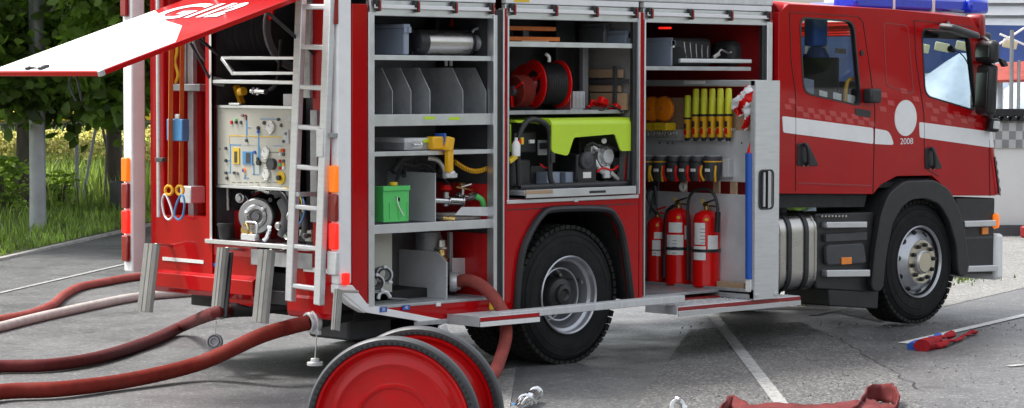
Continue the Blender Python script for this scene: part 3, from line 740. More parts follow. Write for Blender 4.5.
for (x, y), X, r_, m_ in (((240, 198), .12, .035, 'satin'), ((279, 226), .06, .03, 'satin'), ((291, 192), .08, .04, 'mgrey'), ((296, 208), .06, .028, 'satin'), ((287, 236), .06, .022, 'chrome'), ((305, 236), .04, .02, 'mgrey')):
    p = Rr(x, y, X); tp('pump_valve', MB().lathe([(0, -.03), (r_*.6, -.03), (r_*.7, -.01), (r_, -.005), (r_, .02), (r_*.8, .03), (r_*.8, .07), (0, .07)], p, (.9, .4, 0), 22), m_, bev=0)
tube('pump_hose', [Rr(279, 190, .06), Rr(286, 197, .04), Rr(290, 208, .04), Rr(288, 222, .05), Rr(292, 234, .05)], .010, 'black')
tube('pump_hose', [Rr(246, 196, .1), Rr(250, 204, .08), Rr(246, 214, .06), Rr(249, 224, .05)], .009, 'black')
tube('copper_pipe', [Rr(283, 188, .05), Rr(294, 190, .04), Rr(301, 198, .04), Rr(303, 212, .04)], .008, 'brass')
tp('suction_pipe', MB().cyl(Rr(227, 210, .15), Rr(227, 186, .15), .03, n=20).box(.35, .36, YL(251, 200, .35), YL(213, 200, .35), Rr(230, 209, .35).z, Rr(230, 192, .35).z), 'steel', bev=0)
tp('bay_red_block', MB().box(.2, .5, YL(252, 230, .2), YL(212, 230, .2), zf, Rr(230, 210, .2).z), 'red_in', bev=.004)
og = MB().cyl(Rr(247, 230, .02), Rr(251, 230, .1), .045, n=24).torus(Rr(246, 230, .0), (1, -.3, 0), .045, .01, 30)
ol = tp('outlet_coupling', og, 'brass', bev=0)
tp('coupling_lug', MB().box(-.02, .02, YL(257, 225, 0), YL(243, 225, 0), Rr(250, 240, 0).z, Rr(250, 234, 0).z).tube([Rr(246, 222, -.01), Rr(257, 224, -.01), Rr(256, 238, -.01)], .008, n=8), 'alu', ol, bev=.003)
tube('pipe_loop', [Rr(299, 224, .02), Rr(303, 218, .0), Rr(305, 206, .02), Rr(302, 196, .06)], .007, 'pblue')
tp('pump_side_box', MB().box(.1, .2, YL(311, 235, .1), YL(299, 235, .1), Rr(304, 241, .1).z, Rr(304, 230, .1).z), 'panel', bev=.005)
tp('conduit', MB().box(-.03, .0, YL(320, 150), YL(313.5, 150), Rr(316, 222).z, Rr(316, 110).z), 'galv', bev=.004)
tp('conduit', MB().box(-.028, .0, YL(313, 50, 0)+.0, YL(306, 50, 0), Rr(316, 98).z, Rr(316, 2).z), 'galv', bev=.004)
# left recess contents (fixed): grey pipes
rec = .2
tp('guide_rail', MB().cyl(Rr(159, 217, -.03), (Rr(159, 217, -.03).x, Rr(159, 217, -.03).y, TOP-.1), .016, n=14), 'alu', bev=0)
p = Rr(161, 159, -.03); tp('rail_clamp', MB().box(p.x-.02, p.x+.02, p.y-.045, p.y+.05, p.z-.02, p.z+.01), 'dgrey', bev=.004)
for a, b, t, bt, X in ((187.5, 193, 0, 218, .14), (181.5, 186, 22, 90, .14)):
    tp('locker_channel', MB().box(X, X+.04, Rr(b, 100, X).y, Rr(a, 100, X).y, Rr(a, bt, X).z, Rr(a, t, X).z), 'galv', bev=.004)
tp('bracket', MB().box(.02, .2, Rr(203, 88, .05).y, Rr(176, 88, .05).y, Rr(186, 91, .05).z, Rr(186, 84, .05).z), 'mgrey', bev=.004)
tp('bracket', MB().box(.03, .16, Rr(193, 193, .05).y, Rr(182, 193, .05).y, Rr(186, 203, .05).z, Rr(186, 186, .05).z), 'alu', bev=.006)
tube('yellow_cord', [Rr(176, 22, .1), Rr(177, 50, .1), Rr(175, 62, .1), Rr(178, 75, .1), Rr(175, 84, .1)], .012, 'yellow')
tp('strut', MB().bar(Rr(190, 42, -.2), Rr(211, 81, .02), .014, .014), 'black', bev=0)
# rear folding steps : ribbed aluminium slats hanging
def slat(tx, ty, bx_, by_, w, lab, tilt):
    t = Rr(tx, ty, -.16); b = Rr(bx_, by_, -.26)
    d = (b-t); L = d.length; mb = MB()
    side = V((.1, -1, 0)).normalized() if tilt else V((-.75, -.65, 0)).normalized()
    prof = [(-w, 0), (-w, .014), (-w*.85, .020), (-w*.3, .024), (-w*.26, .020), (-w*.18, .020), (-w*.14, .026), (w*.35, .030), (w*.39, .026), (w*.47, .026), (w*.51, .030), (w*.8, .020), (w, .002), (w, 0)]
    nrm = side.cross(d.normalized()).normalized()
    if nrm.x > 0: nrm = -nrm
    A = [mb.bm.verts.new(t + side*u + nrm*v) for u, v in prof]; B = [mb.bm.verts.new(b + side*u + nrm*v) for u, v in prof]
    n = len(prof); mb.bm.faces.new(A); mb.bm.faces.new(B[::-1])
    for i in range(n): mb.bm.faces.new((A[i], B[i], B[(i+1) % n], A[(i+1) % n]))
    o = tp('folding_step', mb, 'stepalu', bev=0, label=lab, smooth=0)
    tp('step_bracket', MB().bar(t - nrm*.02, V((.0, t.y, t.z-.02)), .03, .02), 'steel', o, bev=.003)
slat(153, 244, 145.5, 312, .078, 'ribbed metal step hanging on the far side', True)
slat(224, 248, 217, 319, .055, 'ribbed metal step with black edge', True)
slat(268, 250, 261, 323, .075, 'ribbed metal step between hose and ladder', True)
slat(339, 290, 336, 331, .035, 'short metal bracket under the corner post', True)
tp('step_edge', MB().bar(Rr(230, 252, -.13), Rr(224, 318, -.24), .05, .02), 'black', bev=.006)
# hanging cap on a chain and support foot
pc = Rr(215, 342, -.2)
cap = tp('hose_cap', MB().lathe([(0, .02), (.02, .02), (.025, .028), (.036, .028), (.04, .018), (.046, .03), (.056, .028), (.058, .0), (0, 0)], pc, (-.8, -.6, .2), 28), 'mgrey', bev=0)
tp('chain', MB().tube([pc+V((0, 0, .04)), Rr(216, 321, -.2)], .004, n=6), 'alu', cap, bev=0)
pj_ = Rr(315, 364, .1)
ft = tp('drain_cap', MB().cyl(pj_+V((0, 0, -.01)), pj_+V((0, 0, .015)), .055, n=20).cyl(pj_+V((0, 0, .015)), pj_+V((0, 0, .04)), .03, n=16), 'alu', bev=.003)
tp('chain', MB().tube([pj_+V((0, 0, .03)), Rr(317, 330, .1)], .004, n=6), 'alu', ft, bev=0)
# ladder
ld = MB()
def lad(px, py): return Rr(px, py, -.14)
lt, lb = lad(301.5, -12), lad(290.5, 301); rt, rbm = lad(330, -12), lad(319, 305)
ldr = thing('ladder', 'aluminium ladder hanging on the right of the rear beside the pump bay', 'ladder', (lb.x, (lb.y+rbm.y)/2, lb.z))
for a, b in ((lt, lb), (rt, rbm)):
    part('rail', MB().bar(a, b, .045, .07, up=(0, 1, 0)), 'alu', ldr, .006)
for k in range(8):
    f = (6.5+39.8*k+12)/313
    a, b = lt.lerp(lb, f), rt.lerp(rbm, f)
    part('rung', MB().bar(a, b, .034, .034), 'alu', ldr, .008)
    part('rung_end', MB().cyl(b+V((0, -.02, 0)), b+V((0, -.034, 0)), .011, n=10), 'black', ldr, 0)
part('ladder_hook', MB().box(-.14, .0, rt.y-.02, rt.y+.02, lad(326, 130).z-.05, lad(326, 130).z-.02).box(-.18, -.02, lt.y-.02, lt.y+.02, lad(300, 192).z-.03, lad(300, 192).z+.0), 'galv', ldr, .004)
tp('ladder_lock', MB().box(-.17, -.12, YL(331, 145, -.1)-.0, YL(324, 145, -.1), Rr(328, 157, -.1).z, Rr(328, 128, -.1).z), 'alu', bev=.006)
# rear hatch (hinged flap)
xo, zo = S(100, 71.5, .25).x, S(100, 71.5, .25).z
q = S(290, -1, .25); sl = (q.z-zo)/(q.x-xo); zh = zo + sl*(0-xo)
d = V((xo, 0, zo-zh)).normalized(); nn = V((-d.z, 0, d.x)); nn = nn if nn.z > 0 else -nn
ya, yb = .25, 1.52
Lh = V((xo, 0, zo-zh)).length
HM = Matrix.Translation((0, 0, zh)) @ Matrix((( -d.x*-1, 0, nn.x, 0), (0, 1, 0, 0), (d.z, 0, nn.z, 0), (0, 0, 0, 1)))
hm = Matrix((d, V((0, 1, 0)), nn)).transposed().to_4x4(); HM = Matrix.Translation((0, 0, zh)) @ hm   # local: x outward, y along hinge, z outer normal
mb = MB().box(0, Lh, ya, yb, -.032, 0).xf(HM); hatch = tp('rear_hatch', mb, 'red', bev=.004)
# outer skin: sky reflection painted as a white area, diagonal red field by hinge
def hp(px, py):    # pixel on the hatch outer surface -> local u,v
    n_ = hm.to_3x3() @ V((0, 0, 1)); p0 = V((0, 0, zh)); dd = _fw + _r2*((px-512)/F) - _u2*((py-204)/F)
    t = (p0-_o).dot(n_)/dd.dot(n_); p = _o+dd*t; l = HM.inverted() @ p; return l.x, l.y
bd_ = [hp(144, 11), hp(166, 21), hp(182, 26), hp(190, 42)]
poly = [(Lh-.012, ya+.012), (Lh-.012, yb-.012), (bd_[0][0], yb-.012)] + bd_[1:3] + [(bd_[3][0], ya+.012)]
tp('white_sky_reflection', MB().prism(poly, 'xy', .001, .003).xf(HM), 'white_matt', hatch, bev=0)
def htext(body, px, py, size, mat_, sx=.62, bold=.01):
    u, v = hp(px, py)
    m = HM @ Matrix.Translation((u, v, .0045)) @ Matrix(((0, -1, 0, 0), (-1, 0, 0, 0), (0, 0, 1, 0), (0, 0, 0, 1))) @ Matrix.Diagonal((sx, 1, 1, 1))
    return tp('lettering', MB().text(body, size, m, .0006, bold=bold), mat_, hatch, bev=0, smooth=0)
htext('112', 215, 11.5, .42, 'white_matt', bold=.022)
htext('G', 178, 13, .50, 'white_matt', sx=1.15, bold=.012)
# handle and pull strap at the outer edge
u, v = Lh-.07, 1.02
for dv in (-.075, .075): tp('hatch_handle', MB().box(u-.02, u+.05, v+dv-.02, v+dv+.02, .0, .022).xf(HM), 'black', hatch, bev=.006)
tp('hatch_handle', MB().box(u+.0, u+.03, v-.06, v+.06, .015, .025).xf(HM), 'alu', hatch, bev=.004)
mb = MB()
for k in (-1, 1): mb.tube([HM @ V((Lh-.05, .62+.02*k, -.03)), HM @ V((Lh-.03, .62+.05*k, -.10)), HM @ V((Lh-.02, .6+.03*k, -.2))], .008, n=6)
tp('pull_strap', mb, 'black', hatch, bev=0)
tp('corner_cap', MB().box(Lh-.035, Lh+.004, ya-.003, ya+.03, -.034, .004).xf(HM), 'galv', hatch, bev=.004)
for yy in (.36, 1.42): tp('gas_strut', MB().cyl((.0, yy, zh-.45), HM @ V((.45, yy, -.03)), .012, n=10), 'black', bev=0)

# --- chassis, axles and wheels
ch = MB()
for y in (1.36, 1.75): ch.box(.25, 6.9, y, y+.09, .62, .86)
ch.box(.3, 1.2, .3, W-.3, .40, .60).box(.12, .25, .2, W-.2, .50, .72)
ch.box(1.2, 5.6, .95, 1.5, .45, .7)
tp('chassis_frame', ch, 'chassis', bev=.01)
tp('towing_beam', MB().box(.07, .13, .28, 1.7, .50, .60), 'black', bev=.01)
tp('tail_box', MB().box(.35, .75, .42, .85, .26, .5), 'dgrey', bev=.02)
XR, XFW = S(570, 296, .02).x, S(919.4, 261.5, .02).x
ax = MB()
for x in (XR, XFW): ax.cyl((x, .2, .52), (x, W-.2, .52), .075, n=16)
ax.lathe([(0, 0), (.12, .05), (.2, .15), (.2, .28), (.12, .38), (0, .42)], (XR, 1.0, .53), (0, 1, 0), 24)
tp('axle', ax, 'chassis', bev=0)
WZ = {XR: (.500, .030), XFW: (.538, .016)}
def tyre(x, yo, dual, sgn=1):
    w = .30; r, dr = WZ[x]
    # y grows inward (sgn=+1 near side)
    P = lambda y: yo + sgn*y
    tb = MB()
    prof = [(.27, .035), (.28, .012), (.34, .0), (.42, .0), (.485-dr, .012), (.512-dr, .035), (.520-dr, .06), (.520-dr, w-.06), (.512-dr, w-.035), (.485-dr, w-.012), (.43, w), (.36, w), (.30, w-.03)]
    tb.lathe(prof, (x, P(0), r), (0, sgn, 0), 96)
    o = tp('wheel', tb, 'rubber', bev=0, label=None)
    # tread blocks and shoulder lugs
    tr = MB(); n = 56
    for i in range(n):
        a = 2*math.pi*i/n
        for (ya_, yb_, da, rr) in ((.012, .075, 0, .531-dr), (.085, .145, .5, .534-dr), (.155, .215, 0, .534-dr), (.225, w-.012, .5, .531-dr)):
            aa = a + da*2*math.pi/n
            c = V((x + rr*math.sin(aa)*.985, P((ya_+yb_)/2), r + rr*math.cos(aa)*.985))
            m = Matrix.Rotation(aa, 3, 'Y')
            tr.obox(c, (2*math.pi*.53/n*.72, yb_-ya_, .028), mtx=m)
    tp('tread', tr, 'tread', o, bev=0, smooth=0)
    tp('sidewall_ring', MB().torus((x, P(.002), r), (0, 1, 0), .39, .006, 60, 6).torus((x, P(.004), r), (0, 1, 0), .455-dr*.6, .005, 60, 6), 'rubber', o, bev=0)
    return o
def rim_front(o, x, yo, sgn=1):
    r = WZ[x][0]
    prof = [(.298, .02), (.305, -.004), (.298, -.010), (.288, .0), (.282, .03), (.262, .05), (.235, .02), (.19, -.012), (.185, -.02), (.165, -.022), (.10, -.024), (.098, -.045), (.085, -.055), (0, -.055)]
    tp('rim', MB().lathe([(a, b*sgn) for a, b in prof], (x, yo, r), (0, 1, 0), 64), 'rim', o, bev=0)
    h = MB().lathe([(0, -.062*sgn), (.082, -.060*sgn), (.090, -.05*sgn), (.092, -.03*sgn)], (x, yo, r), (0, 1, 0), 40)
    h.lathe([(.182, -.0205*sgn), (.180, -.026*sgn), (.108, -.028*sgn), (.10, -.024*sgn)], (x, yo, r), (0, 1, 0), 40)
    tp('hub_cap', h, 'gold', o, bev=0)
    for k in range(10):
        nb = MB(); hb = MB()
        a = 2*math.pi*k/10+.16; c = V((x+.145*math.sin(a), yo-.026*sgn, r+.145*math.cos(a)))
        nb.cyl(c, c+V((0, -.035*sgn, 0)), .021, .016, n=6)
        a += .31
        c = V((x+.250*math.sin(a), yo+.033*sgn, r+.250*math.cos(a)))
        d_ = V((math.sin(a), -.75*sgn, math.cos(a)))
        hb.cyl(c-d_*.004, c-d_*-.006, .024, n=14)
        tp('wheel_nut', nb, 'black', o, bev=.003); tp('hand_hole', hb, 'black', o, bev=0)
def rim_rear(o, x, yo, sgn=1):
    r = WZ[x][0]
    prof = [(.279, .02), (.287, -.004), (.280, -.010), (.270, .0), (.266, .04), (.246, .055), (.243, .14), (.228, .17), (.224, .21), (.205, .24), (.18, .245)]
    tp('rim', MB().lathe([(a, b*sgn) for a, b in prof], (x, yo, r), (0, 1, 0), 64), 'rim', o, bev=0)
    tp('rim_disc', MB().lathe([(.20, .242*sgn), (.10, .236*sgn), (0, .236*sgn)], (x, yo, r), (0, 1, 0), 48), 'dgrey', o, bev=0)
    h = MB().lathe([(.13, .23*sgn), (.128, .10*sgn), (.115, .08*sgn), (.075, .07*sgn), (.07, .045*sgn), (.045, .04*sgn), (.03, .055*sgn), (0, .055*sgn)], (x, yo, r), (0, 1, 0), 36)
    tp('hub', h, 'black', o, bev=0)
    for k in range(10):
        nb = MB(); a = 2*math.pi*k/10; c = V((x+.165*math.sin(a), yo+.235*sgn, r+.165*math.cos(a)))
        nb.cyl(c, c+V((0, -.05*sgn, 0)), .018, .014, n=6); tp('wheel_nut', nb, 'steel', o, bev=0)
    tp('hub_ring', MB().torus((x, yo+.10*sgn, r), (0, 1, 0), .19, .008, 48, 8), 'rim', o, bev=0)
    tp('valve_stem', MB().tube([(x+.17, yo+.22*sgn, r+.09), (x+.20, yo+.1*sgn, r+.10), (x+.19, yo+.05*sgn, r+.07)], .008, n=8), 'steel', o, bev=0)
wr = tyre(XR, .03, True); wr['label'] = 'rear wheel with deep dished grey rim'; rim_rear(wr, XR, .03)
w2 = tyre(XR, .37, True); tp('rim', MB().lathe([(.30, .02), (.25, .04), (.25, .25), (0, .25)], (XR, .37, .50), (0, 1, 0), 40), 'dgrey', w2, bev=0)
wf = tyre(XFW, .02, False); wf['label'] = 'front wheel with ten nuts round a pale hub'; rim_front(wf, XFW, .02)
w4 = tyre(XFW, W-.35, False, -1); rim_front(w4, XFW, W-.35, -1)
w5 = tyre(XR, W-.05, True, -1); rim_rear(w5, XR, W-.05, -1)
w6 = tyre(XR, W-.39, True, -1)

# --- fold-down step along the sill
def step(pin, pout, z, name='fold_step'):
    pass
yS = -.33
pz = S(510, 322, yS).z
xs0, xs1 = S(480, 322, yS).x, S(539, 319, yS).x
zt_ = S(480, 317.5, yS).z
st = tp('fold_step', MB().box(xs0, xs1, yS, -.01, zt_-.03, zt_), 'alup', bev=.004)
tp('step_edge', MB().box(xs0, xs1, yS-.006, yS, zt_-.028, zt_-.002), 'red', st, bev=.001)
tp('step_edge', MB().box(xs0, xs1, yS-.010, yS-.001, zt_-.065, zt_-.032), 'white', st, bev=.001)
tp('step_side', MB().box(xs0-.012, xs0-.001, yS, -.01, zt_-.065, zt_+.004), 'galv', st, bev=.002)
xr0, xr1 = xs1, S(677, 303, yS).x
zr = S(600, 304, yS+.05).z
tp('step_rail', MB().bar((xs0+.2, yS+.06, zr-.02), (xr1+.1, yS+.06, zr-.01), .10, .05), 'alup', bev=.004)
xt0, xt1 = S(678, 307, yS).x, S(800, 299, yS).x
z2 = (S(678, 305.5, yS).z + S(800, 297, yS).z)/2
s2 = tp('fold_step', MB().box(xt0, xt1, yS, -.01, z2-.03, z2), 'alup', bev=.004)
tp('step_edge', MB().box(xt0, xt1, yS-.006, yS, z2-.032, z2-.004), 'dred', s2, bev=.001)
tp('step_edge', MB().box(xt0, xt1, yS-.010, yS-.001, z2-.072, z2-.034), 'aluh', s2, bev=.001)
tp('step_side', MB().box(xt0-.010, xt0-.001, yS, -.01, z2-.06, z2+.003), 'alup', s2, bev=.001)
bumps = MB()
for i in range(26):
    for j in range(5):
        x = xt0+.06+i*(xt1-xt0-.12)/25; y = yS+.05+j*.055
        bumps.obox((x+.02*(j % 2), y, z2+.002), (.032, .012, .006), (0, 0, (.7 if (i+j) % 2 else -.7)))
tp('tread_pattern', bumps, 'aluh', s2, bev=0, smooth=0)
tp('step_hinge', MB().box(xs0-.3, xs0+.3, -.03, .01, zt_-.06, zt_-.03), 'galv', bev=.003)
p = S(533, 325, -.25); 
p = S(533.5, 326, -.3) if False else S(444, 330, 0)
tp('step_bracket', MB().prism(SL([(440, 335), (441, 326), (446, 324), (450, 335)], -.05), 'xz', -.05, -.02), 'white', bev=.002)
lip2 = MB().box(xa3+.05, xb3, -.012, .3, z_c3_bot-.06, z_c3_bot-.045); tp('sill_plate', lip2, 'dred', bev=.002)
# ================================================================== CAB
XC0 = S(778.5, 120).x
cab = None
ZCB = S(820, 191).z
def cpx(pts): return SL(pts, 0)
XF0 = S(985, 110).x
def xf_(z):  # front edge of the flat side
    if z > 1.75: return XF0 - (z-1.75)*.10
    return XF0 + (1.75-z)*.24
out = cpx([(778.5, 191.5), (873, 193.5), (881, 184), (897, 175.5), (932, 175), (944, 186), (953, 195), (985, 195.5), (985, 150), (985, 110), (979, 30), (970, 17.5), (890, 9.5), (789, 4.5), (779.5, 12)])
ZB2 = S(985, 195.5).z; out[7] = (xf_(ZB2), ZB2); out[8] = (xf_(1.4), 1.4); out[9] = (xf_(1.75), 1.75); out[0] = (XC0, ZCB); out[-1] = (XC0, S(780, 13).z)
XA = .02
win_r = rpoly(cpx([(799, 16.5), (854, 20.5), (862, 107), (803, 93.5)]), .09)
win_f = rpoly(cpx([(921, 27.5), (969, 32), (977.5, 112), (924.5, 96)]), .09)
cab = tp('cab', MB().plate(out, [win_r, win_f], 'xz', .0, .05, bev=.006), 'red', bev=0, label='red crew cab with white stripes and two side windows')
CB = cab
def cp_(name, mb, m, bev=.003, smooth=35): return tp(name, mb, m, CB, bev, smooth=smooth)
outf = [(x, z) for x, z in out]
tp('cab_side', MB().plate(outf, [win_r, win_f], 'xz', W-.05, W), 'red', CB, bev=0)
# corner and front skin
zt_f = S(972, 18).z
r_c = .22
def front_loft(z0, z1, y0, y1, nz=8, thick=True, arc=(0, 90)):
    mb = MB(); g = []
    for i in range(nz+1):
        z = z0+(z1-z0)*i/nz; row = []
        for k in range(9):
            a = R_(arc[0]+(arc[1]-arc[0])*k/8)
            row.append(V((xf_(z)+r_c*math.sin(a), r_c-r_c*math.cos(a), z)))
        g.append(row)
    for i in range(nz):
        for k in range(8):
            mb.quad(g[i][k], g[i][k+1], g[i+1][k+1], g[i+1][k])
    bmesh.ops.remove_doubles(mb.bm, verts=mb.bm.verts, dist=.0005)
    return mb
def mirror_y(mb):
    for v in mb.bm.verts: v.co.y = W-v.co.y
    return mb
zw0, zw1 = 1.72, 2.46
for mir in (False, True):
    for (a, b, arc) in ((ZB2, zw0, (0, 90)), (zw0, zw1, (0, 62)), (zw1, zt_f, (0, 90))):
        mb = front_loft(a, b, 0, 1, arc=arc)
        o = tp('cab_corner', mirror_y(mb) if mir else mb, 'red', CB, bev=0, smooth=50)
        sm = o.modifiers.new('solid', 'SOLIDIFY'); sm.thickness = .02; sm.offset = -1 if not mir else 1
# front lower and header
for a, b in ((ZB2, zw0), (zw1, zt_f)):
    mb = MB()
    for i in range(6):
        z0_, z1_ = a+(b-a)*i/6, a+(b-a)*(i+1)/6
        mb.quad((xf_(z0_)+r_c, r_c, z0_), (xf_(z0_)+r_c, W-r_c, z0_), (xf_(z1_)+r_c, W-r_c, z1_), (xf_(z1_)+r_c, r_c, z1_))
    o = cp_('cab_front', mb, 'red', 0); sm = o.modifiers.new('solid', 'SOLIDIFY'); sm.thickness = .02
ws = MB()
pts = []
for z in (zw0, zw1):
    row = []
    for k in range(13):
        if k < 3: a = R_(62+14*k); row.append((xf_(z)+r_c*math.sin(a)-.004, r_c-r_c*math.cos(a), z))
        elif k > 9: a = R_(62+14*(12-k)); row.append((xf_(z)+r_c*math.sin(a)-.004, W-(r_c-r_c*math.cos(a)), z))
        else: row.append((xf_(z)+r_c, r_c+(W-2*r_c)*(k-3+.2)/6.4, z))
    pts.append(row)
for k in range(12): ws.quad(pts[0][k], pts[0][k+1], pts[1][k+1], pts[1][k])
cp_('windscreen', ws, 'glass', 0)
# roof with rounded edge
mb = MB()
NX = 10; rows = []
x_a, x_b = XC0+.0, S(970, 17.5).x
for i in range(NX+1):
    x = x_a+(x_b+.18-x_a)*i/NX
    if x <= x_b: zz = S(789, 4.5).z + (S(970, 17.5).z - S(789, 4.5).z)*(x-x_a)/(x_b-x_a)
    else: zz = S(970, 17.5).z-.02
    row = []
    for y, dz in ((0.0, -.05), (.008, -.02), (.035, .008), (.10, .034), (.25, .052), (1.2, .07), (W-.25, .05), (W-.09, .032), (W-.03, .012), (W-.006, -.015), (W, -.05)): row.append(mb.bm.verts.new((x, y, zz+dz-.01)))
    rows.append(row)
for a, b in zip(rows, rows[1:]):
    for k in range(len(a)-1): mb.bm.faces.new((a[k], a[k+1], b[k+1], b[k]))
o = cp_('cab_roof', mb, 'red', 0, smooth=60); sm = o.modifiers.new('solid', 'SOLIDIFY'); sm.thickness = .02; sm.offset = -1
cp_('cab_rear_wall', MB().box(XC0+.002, XC0+.04, .05, W-.05, ZCB, S(790, 12).z), 'dred', 0)
cp_('cab_rear_wall', MB().box(S(770, 100).x, XC0-.003, .05, W-.1, 1.75, S(779, 15).z-.03), 'pinkred', .02)
cp_('cab_floor', MB().box(XC0+.04, 7.2, .05, W-.05, ZCB, ZCB+.04), 'chassis', 0)
# interior
iw = MB()
cp_('seat_row', MB().box(4.75, 4.95, .25, W-.25, 1.4, 2.2).box(4.95, 5.45, .25, W-.25, 1.45, 1.62), 'cloth_seat', .04)
cp_('driver_seat', MB().box(6.1, 6.25, .35, .9, 1.45, 2.05).box(6.25, 6.7, .35, .9, 1.45, 1.6), 'cloth_seat', .04)
cp_('driver_seat', MB().box(6.1, 6.25, W-.9, W-.35, 1.45, 2.05).box(6.25, 6.7, W-.9, W-.35, 1.45, 1.6), 'cloth_seat', .04)
cp_('dashboard', MB().box(7.0, 7.35, .1, W-.1, 1.2, 1.72), 'black', .04)
cp_('interior_partition', MB().box(5.75, 5.80, .5, W-.1, 1.3, 2.25), 'dgrey', .01)
cp_('interior_partition', MB().box(5.70, 5.78, .051, .10, 1.2, 2.6), 'dgrey', .01)
ct = MB()
for k in range(7): ct.cyl((5.10+.06*k, .75-.02*(k % 2), 1.6), (5.10+.06*k, .75-.02*(k % 2), 2.45), .034, n=10)
cp_('curtain', ct, 'dgrey', 0)
jk = bxs(803, 829, 10, 47, .22, .12)
cp_('hanging_jacket', MB().box(*jk), 'blue', .03)
cp_('jacket_stripe', MB().prism(SL([(805, 46), (828, 46), (828, 54), (805, 54)], .28), 'xz', .28, .29), 'paper', 0)
cp_('jacket_stripe', MB().prism(SL([(836, 48), (846, 49), (846, 54), (836, 53)], .30), 'xz', .30, .31), 'paper', 0)
cp_('cap', MB().lathe([(0, .06), (.07, .05), (.1, 0), (.11, -.03), (0, -.03)], S(816, 54, .26), (0, 0, 1), 20), 'navy', 0)
cp_('document', MB().prism(SL([(804, 78), (814, 80), (814, 96), (804, 94)], .10), 'xz', .10, .105), 'bluebox', 0)
ck = MB()
for i in range(3): ck.prism(SL([(819+14*i, 90+2*i), (827+14*i, 92+2*i), (827+14*i, 104+2*i), (819+14*i, 100+2*i)], .06), 'xz', .056, .058)
cp_('checker_film', ck, 'paper', 0)
cp_('grab_rail', MB().tube([S(857, 79, .08), S(849, 80, .08), S(846, 88, .08), S(845, 104, .08)], .016), 'yel2', 0)
cp_('grab_rail', MB().tube([S(973, 86, .08), S(972, 98, .08), S(972, 112, .08)], .014), 'yel2', 0)
# windows: rubber frame + pane
for nm, w, gm in (('side_window', win_r, 'glassd'), ('side_window', win_f, 'glass')):
    c = [sum(p[0] for p in w)/len(w), sum(p[1] for p in w)/len(w)]
    inner = [(c[0]+(x-c[0])*.955, c[1]+(z-c[1])*.96) for x, z in w]
    o = cp_(nm, MB().plate(w, [inner], 'xz', -.004, .04), 'black', 0)
    pane = MB(); vs = [pane.bm.verts.new((x, .012, z)) for x, z in w]; pane.bm.faces.new(vs)
    # pane belongs to the cab beside its frame
    cp_('window_pane', pane, gm, 0, smooth=0)
    fr = [(x, z) for x, z in w]
    cp_('far_window_frame', MB().plate(w, [inner], 'xz', W-.04, W+.004), 'black', 0)
# door gaps
def groove(pts, w=.009):
    mb = MB(); q = [S(x, y, -.0) for x, y in pts]
    for a, b in zip(q[:-1], q[1:]): mb.bar((a.x, .0, a.z), (b.x, .0, b.z), .004, w, up=(0, 1, 0))
    cp_('door_gap', mb, 'black', 0)
groove([(789.5, 12), (791, 60), (795.5, 92), (795.5, 191)])
groove([(789.5, 12), (858, 16.5), (863, 22), (870, 70), (875, 110), (873, 193)])
groove([(914, 20), (916, 60), (921, 93), (924, 115), (924.5, 168), (938, 176)])
groove([(914, 20), (974, 27)])
groove([(990, 196), (989, 140), (983, 100)][:2])
# pressed recess between windows
cp_('door_gap', MB().plate(rpoly(cpx([(883, 22), (908, 25), (914, 95), (886, 86)]), .05), [rpoly(cpx([(884, 23.2), (907, 26), (913, 93.5), (887, 85)]), .05)], 'xz', -.002, .002), 'dred', 0)
for o_, m_ in ((((779, 183), (795, 183.5)), 'dred'),): pass
cp_('side_crease', MB().bar(S(797, 183, 0), S(872, 186, 0), .006, .012), 'dred', .002)
cp_('side_crease', MB().bar(S(797, 140, 0), S(872, 150, 0), .003, .006), 'dred', .001) if False else None
# white stripes, disc and number
for q, rr in (([(782, 116), (873, 128), (873, 144), (783, 132.5)], .02), ([(874.5, 128.5), (889, 131), (894, 145), (874.5, 144)], [.0, .06, .04, 0]),
          ([(919, 122), (989.5, 131.5), (990, 147.5), (919.5, 137.5)], .02)):
    cp_('white_stripe', MB().prism(rpoly(cpx(q), rr), 'xz', -.0035, .001), 'white', 0)
# stripe wrapping the corner
mb = MB()
za, zb = S(990, 147.5).z, S(990, 131.5).z
for k in range(6):
    a0, a1 = R_(2+10*k), R_(12+10*k)
    f = lambda a, z: V((xf_(z)+(r_c+.004)*math.sin(a), r_c-(r_c+.004)*math.cos(a), z))
    mb.quad(f(a0, za), f(a1, za), f(a1, zb), f(a0, zb))
cp_('white_stripe', mb, 'white', 0)
c = S(905.5, 118); r1 = S(917, 118).x-c.x; r2 = c.z-S(905.5, 136).z
cp_('white_disc', MB().prism([(c.x+r2*1.0*math.cos(a*math.pi/20), c.z+r2*math.sin(a*math.pi/20)) for a in range(40)], 'xz', -.0035, .001), 'white', 0)
p = S(906.5, 141.5)
m = Matrix.Translation((p.x, -.002, p.z)) @ Matrix.Rotation(R_(90), 4, 'X') @ Matrix.Diagonal((1.25, 1, 1, 1))
cp_('year_number', MB().text('2008', .072, m, .0008), 'white_matt', 0, smooth=0)
# faint checker squares of paler film
chk = MB(); random.seed(4)
def sq(px, py, w=6.5, h=5, k=.35):
    chk.prism(cpx([(px, py), (px+w, py+w*k*.4), (px+w+1.2, py+h+w*k*.4), (px+1.2, py+h)]), 'xz', -.0018, .001)
for i, (x, y) in enumerate([(796+11*i, 106+1.5*i) for i in range(7)]): sq(x, y)
for i, (x, y) in enumerate([(802+11*i, 112+1.5*i) for i in range(7)]): sq(x, y)
for x, y in ((880, 92), (887, 100), (893, 112), (879, 106), (900, 88), (912, 96), (925, 102), (932, 108), (939, 106), (946, 113), (953, 111), (960, 118), (967, 116), (975, 122), (788, 98), (784, 104), (930, 116), (944, 119)): sq(x, y)
cp_('checker_film', chk, 'lred', 0, smooth=0)
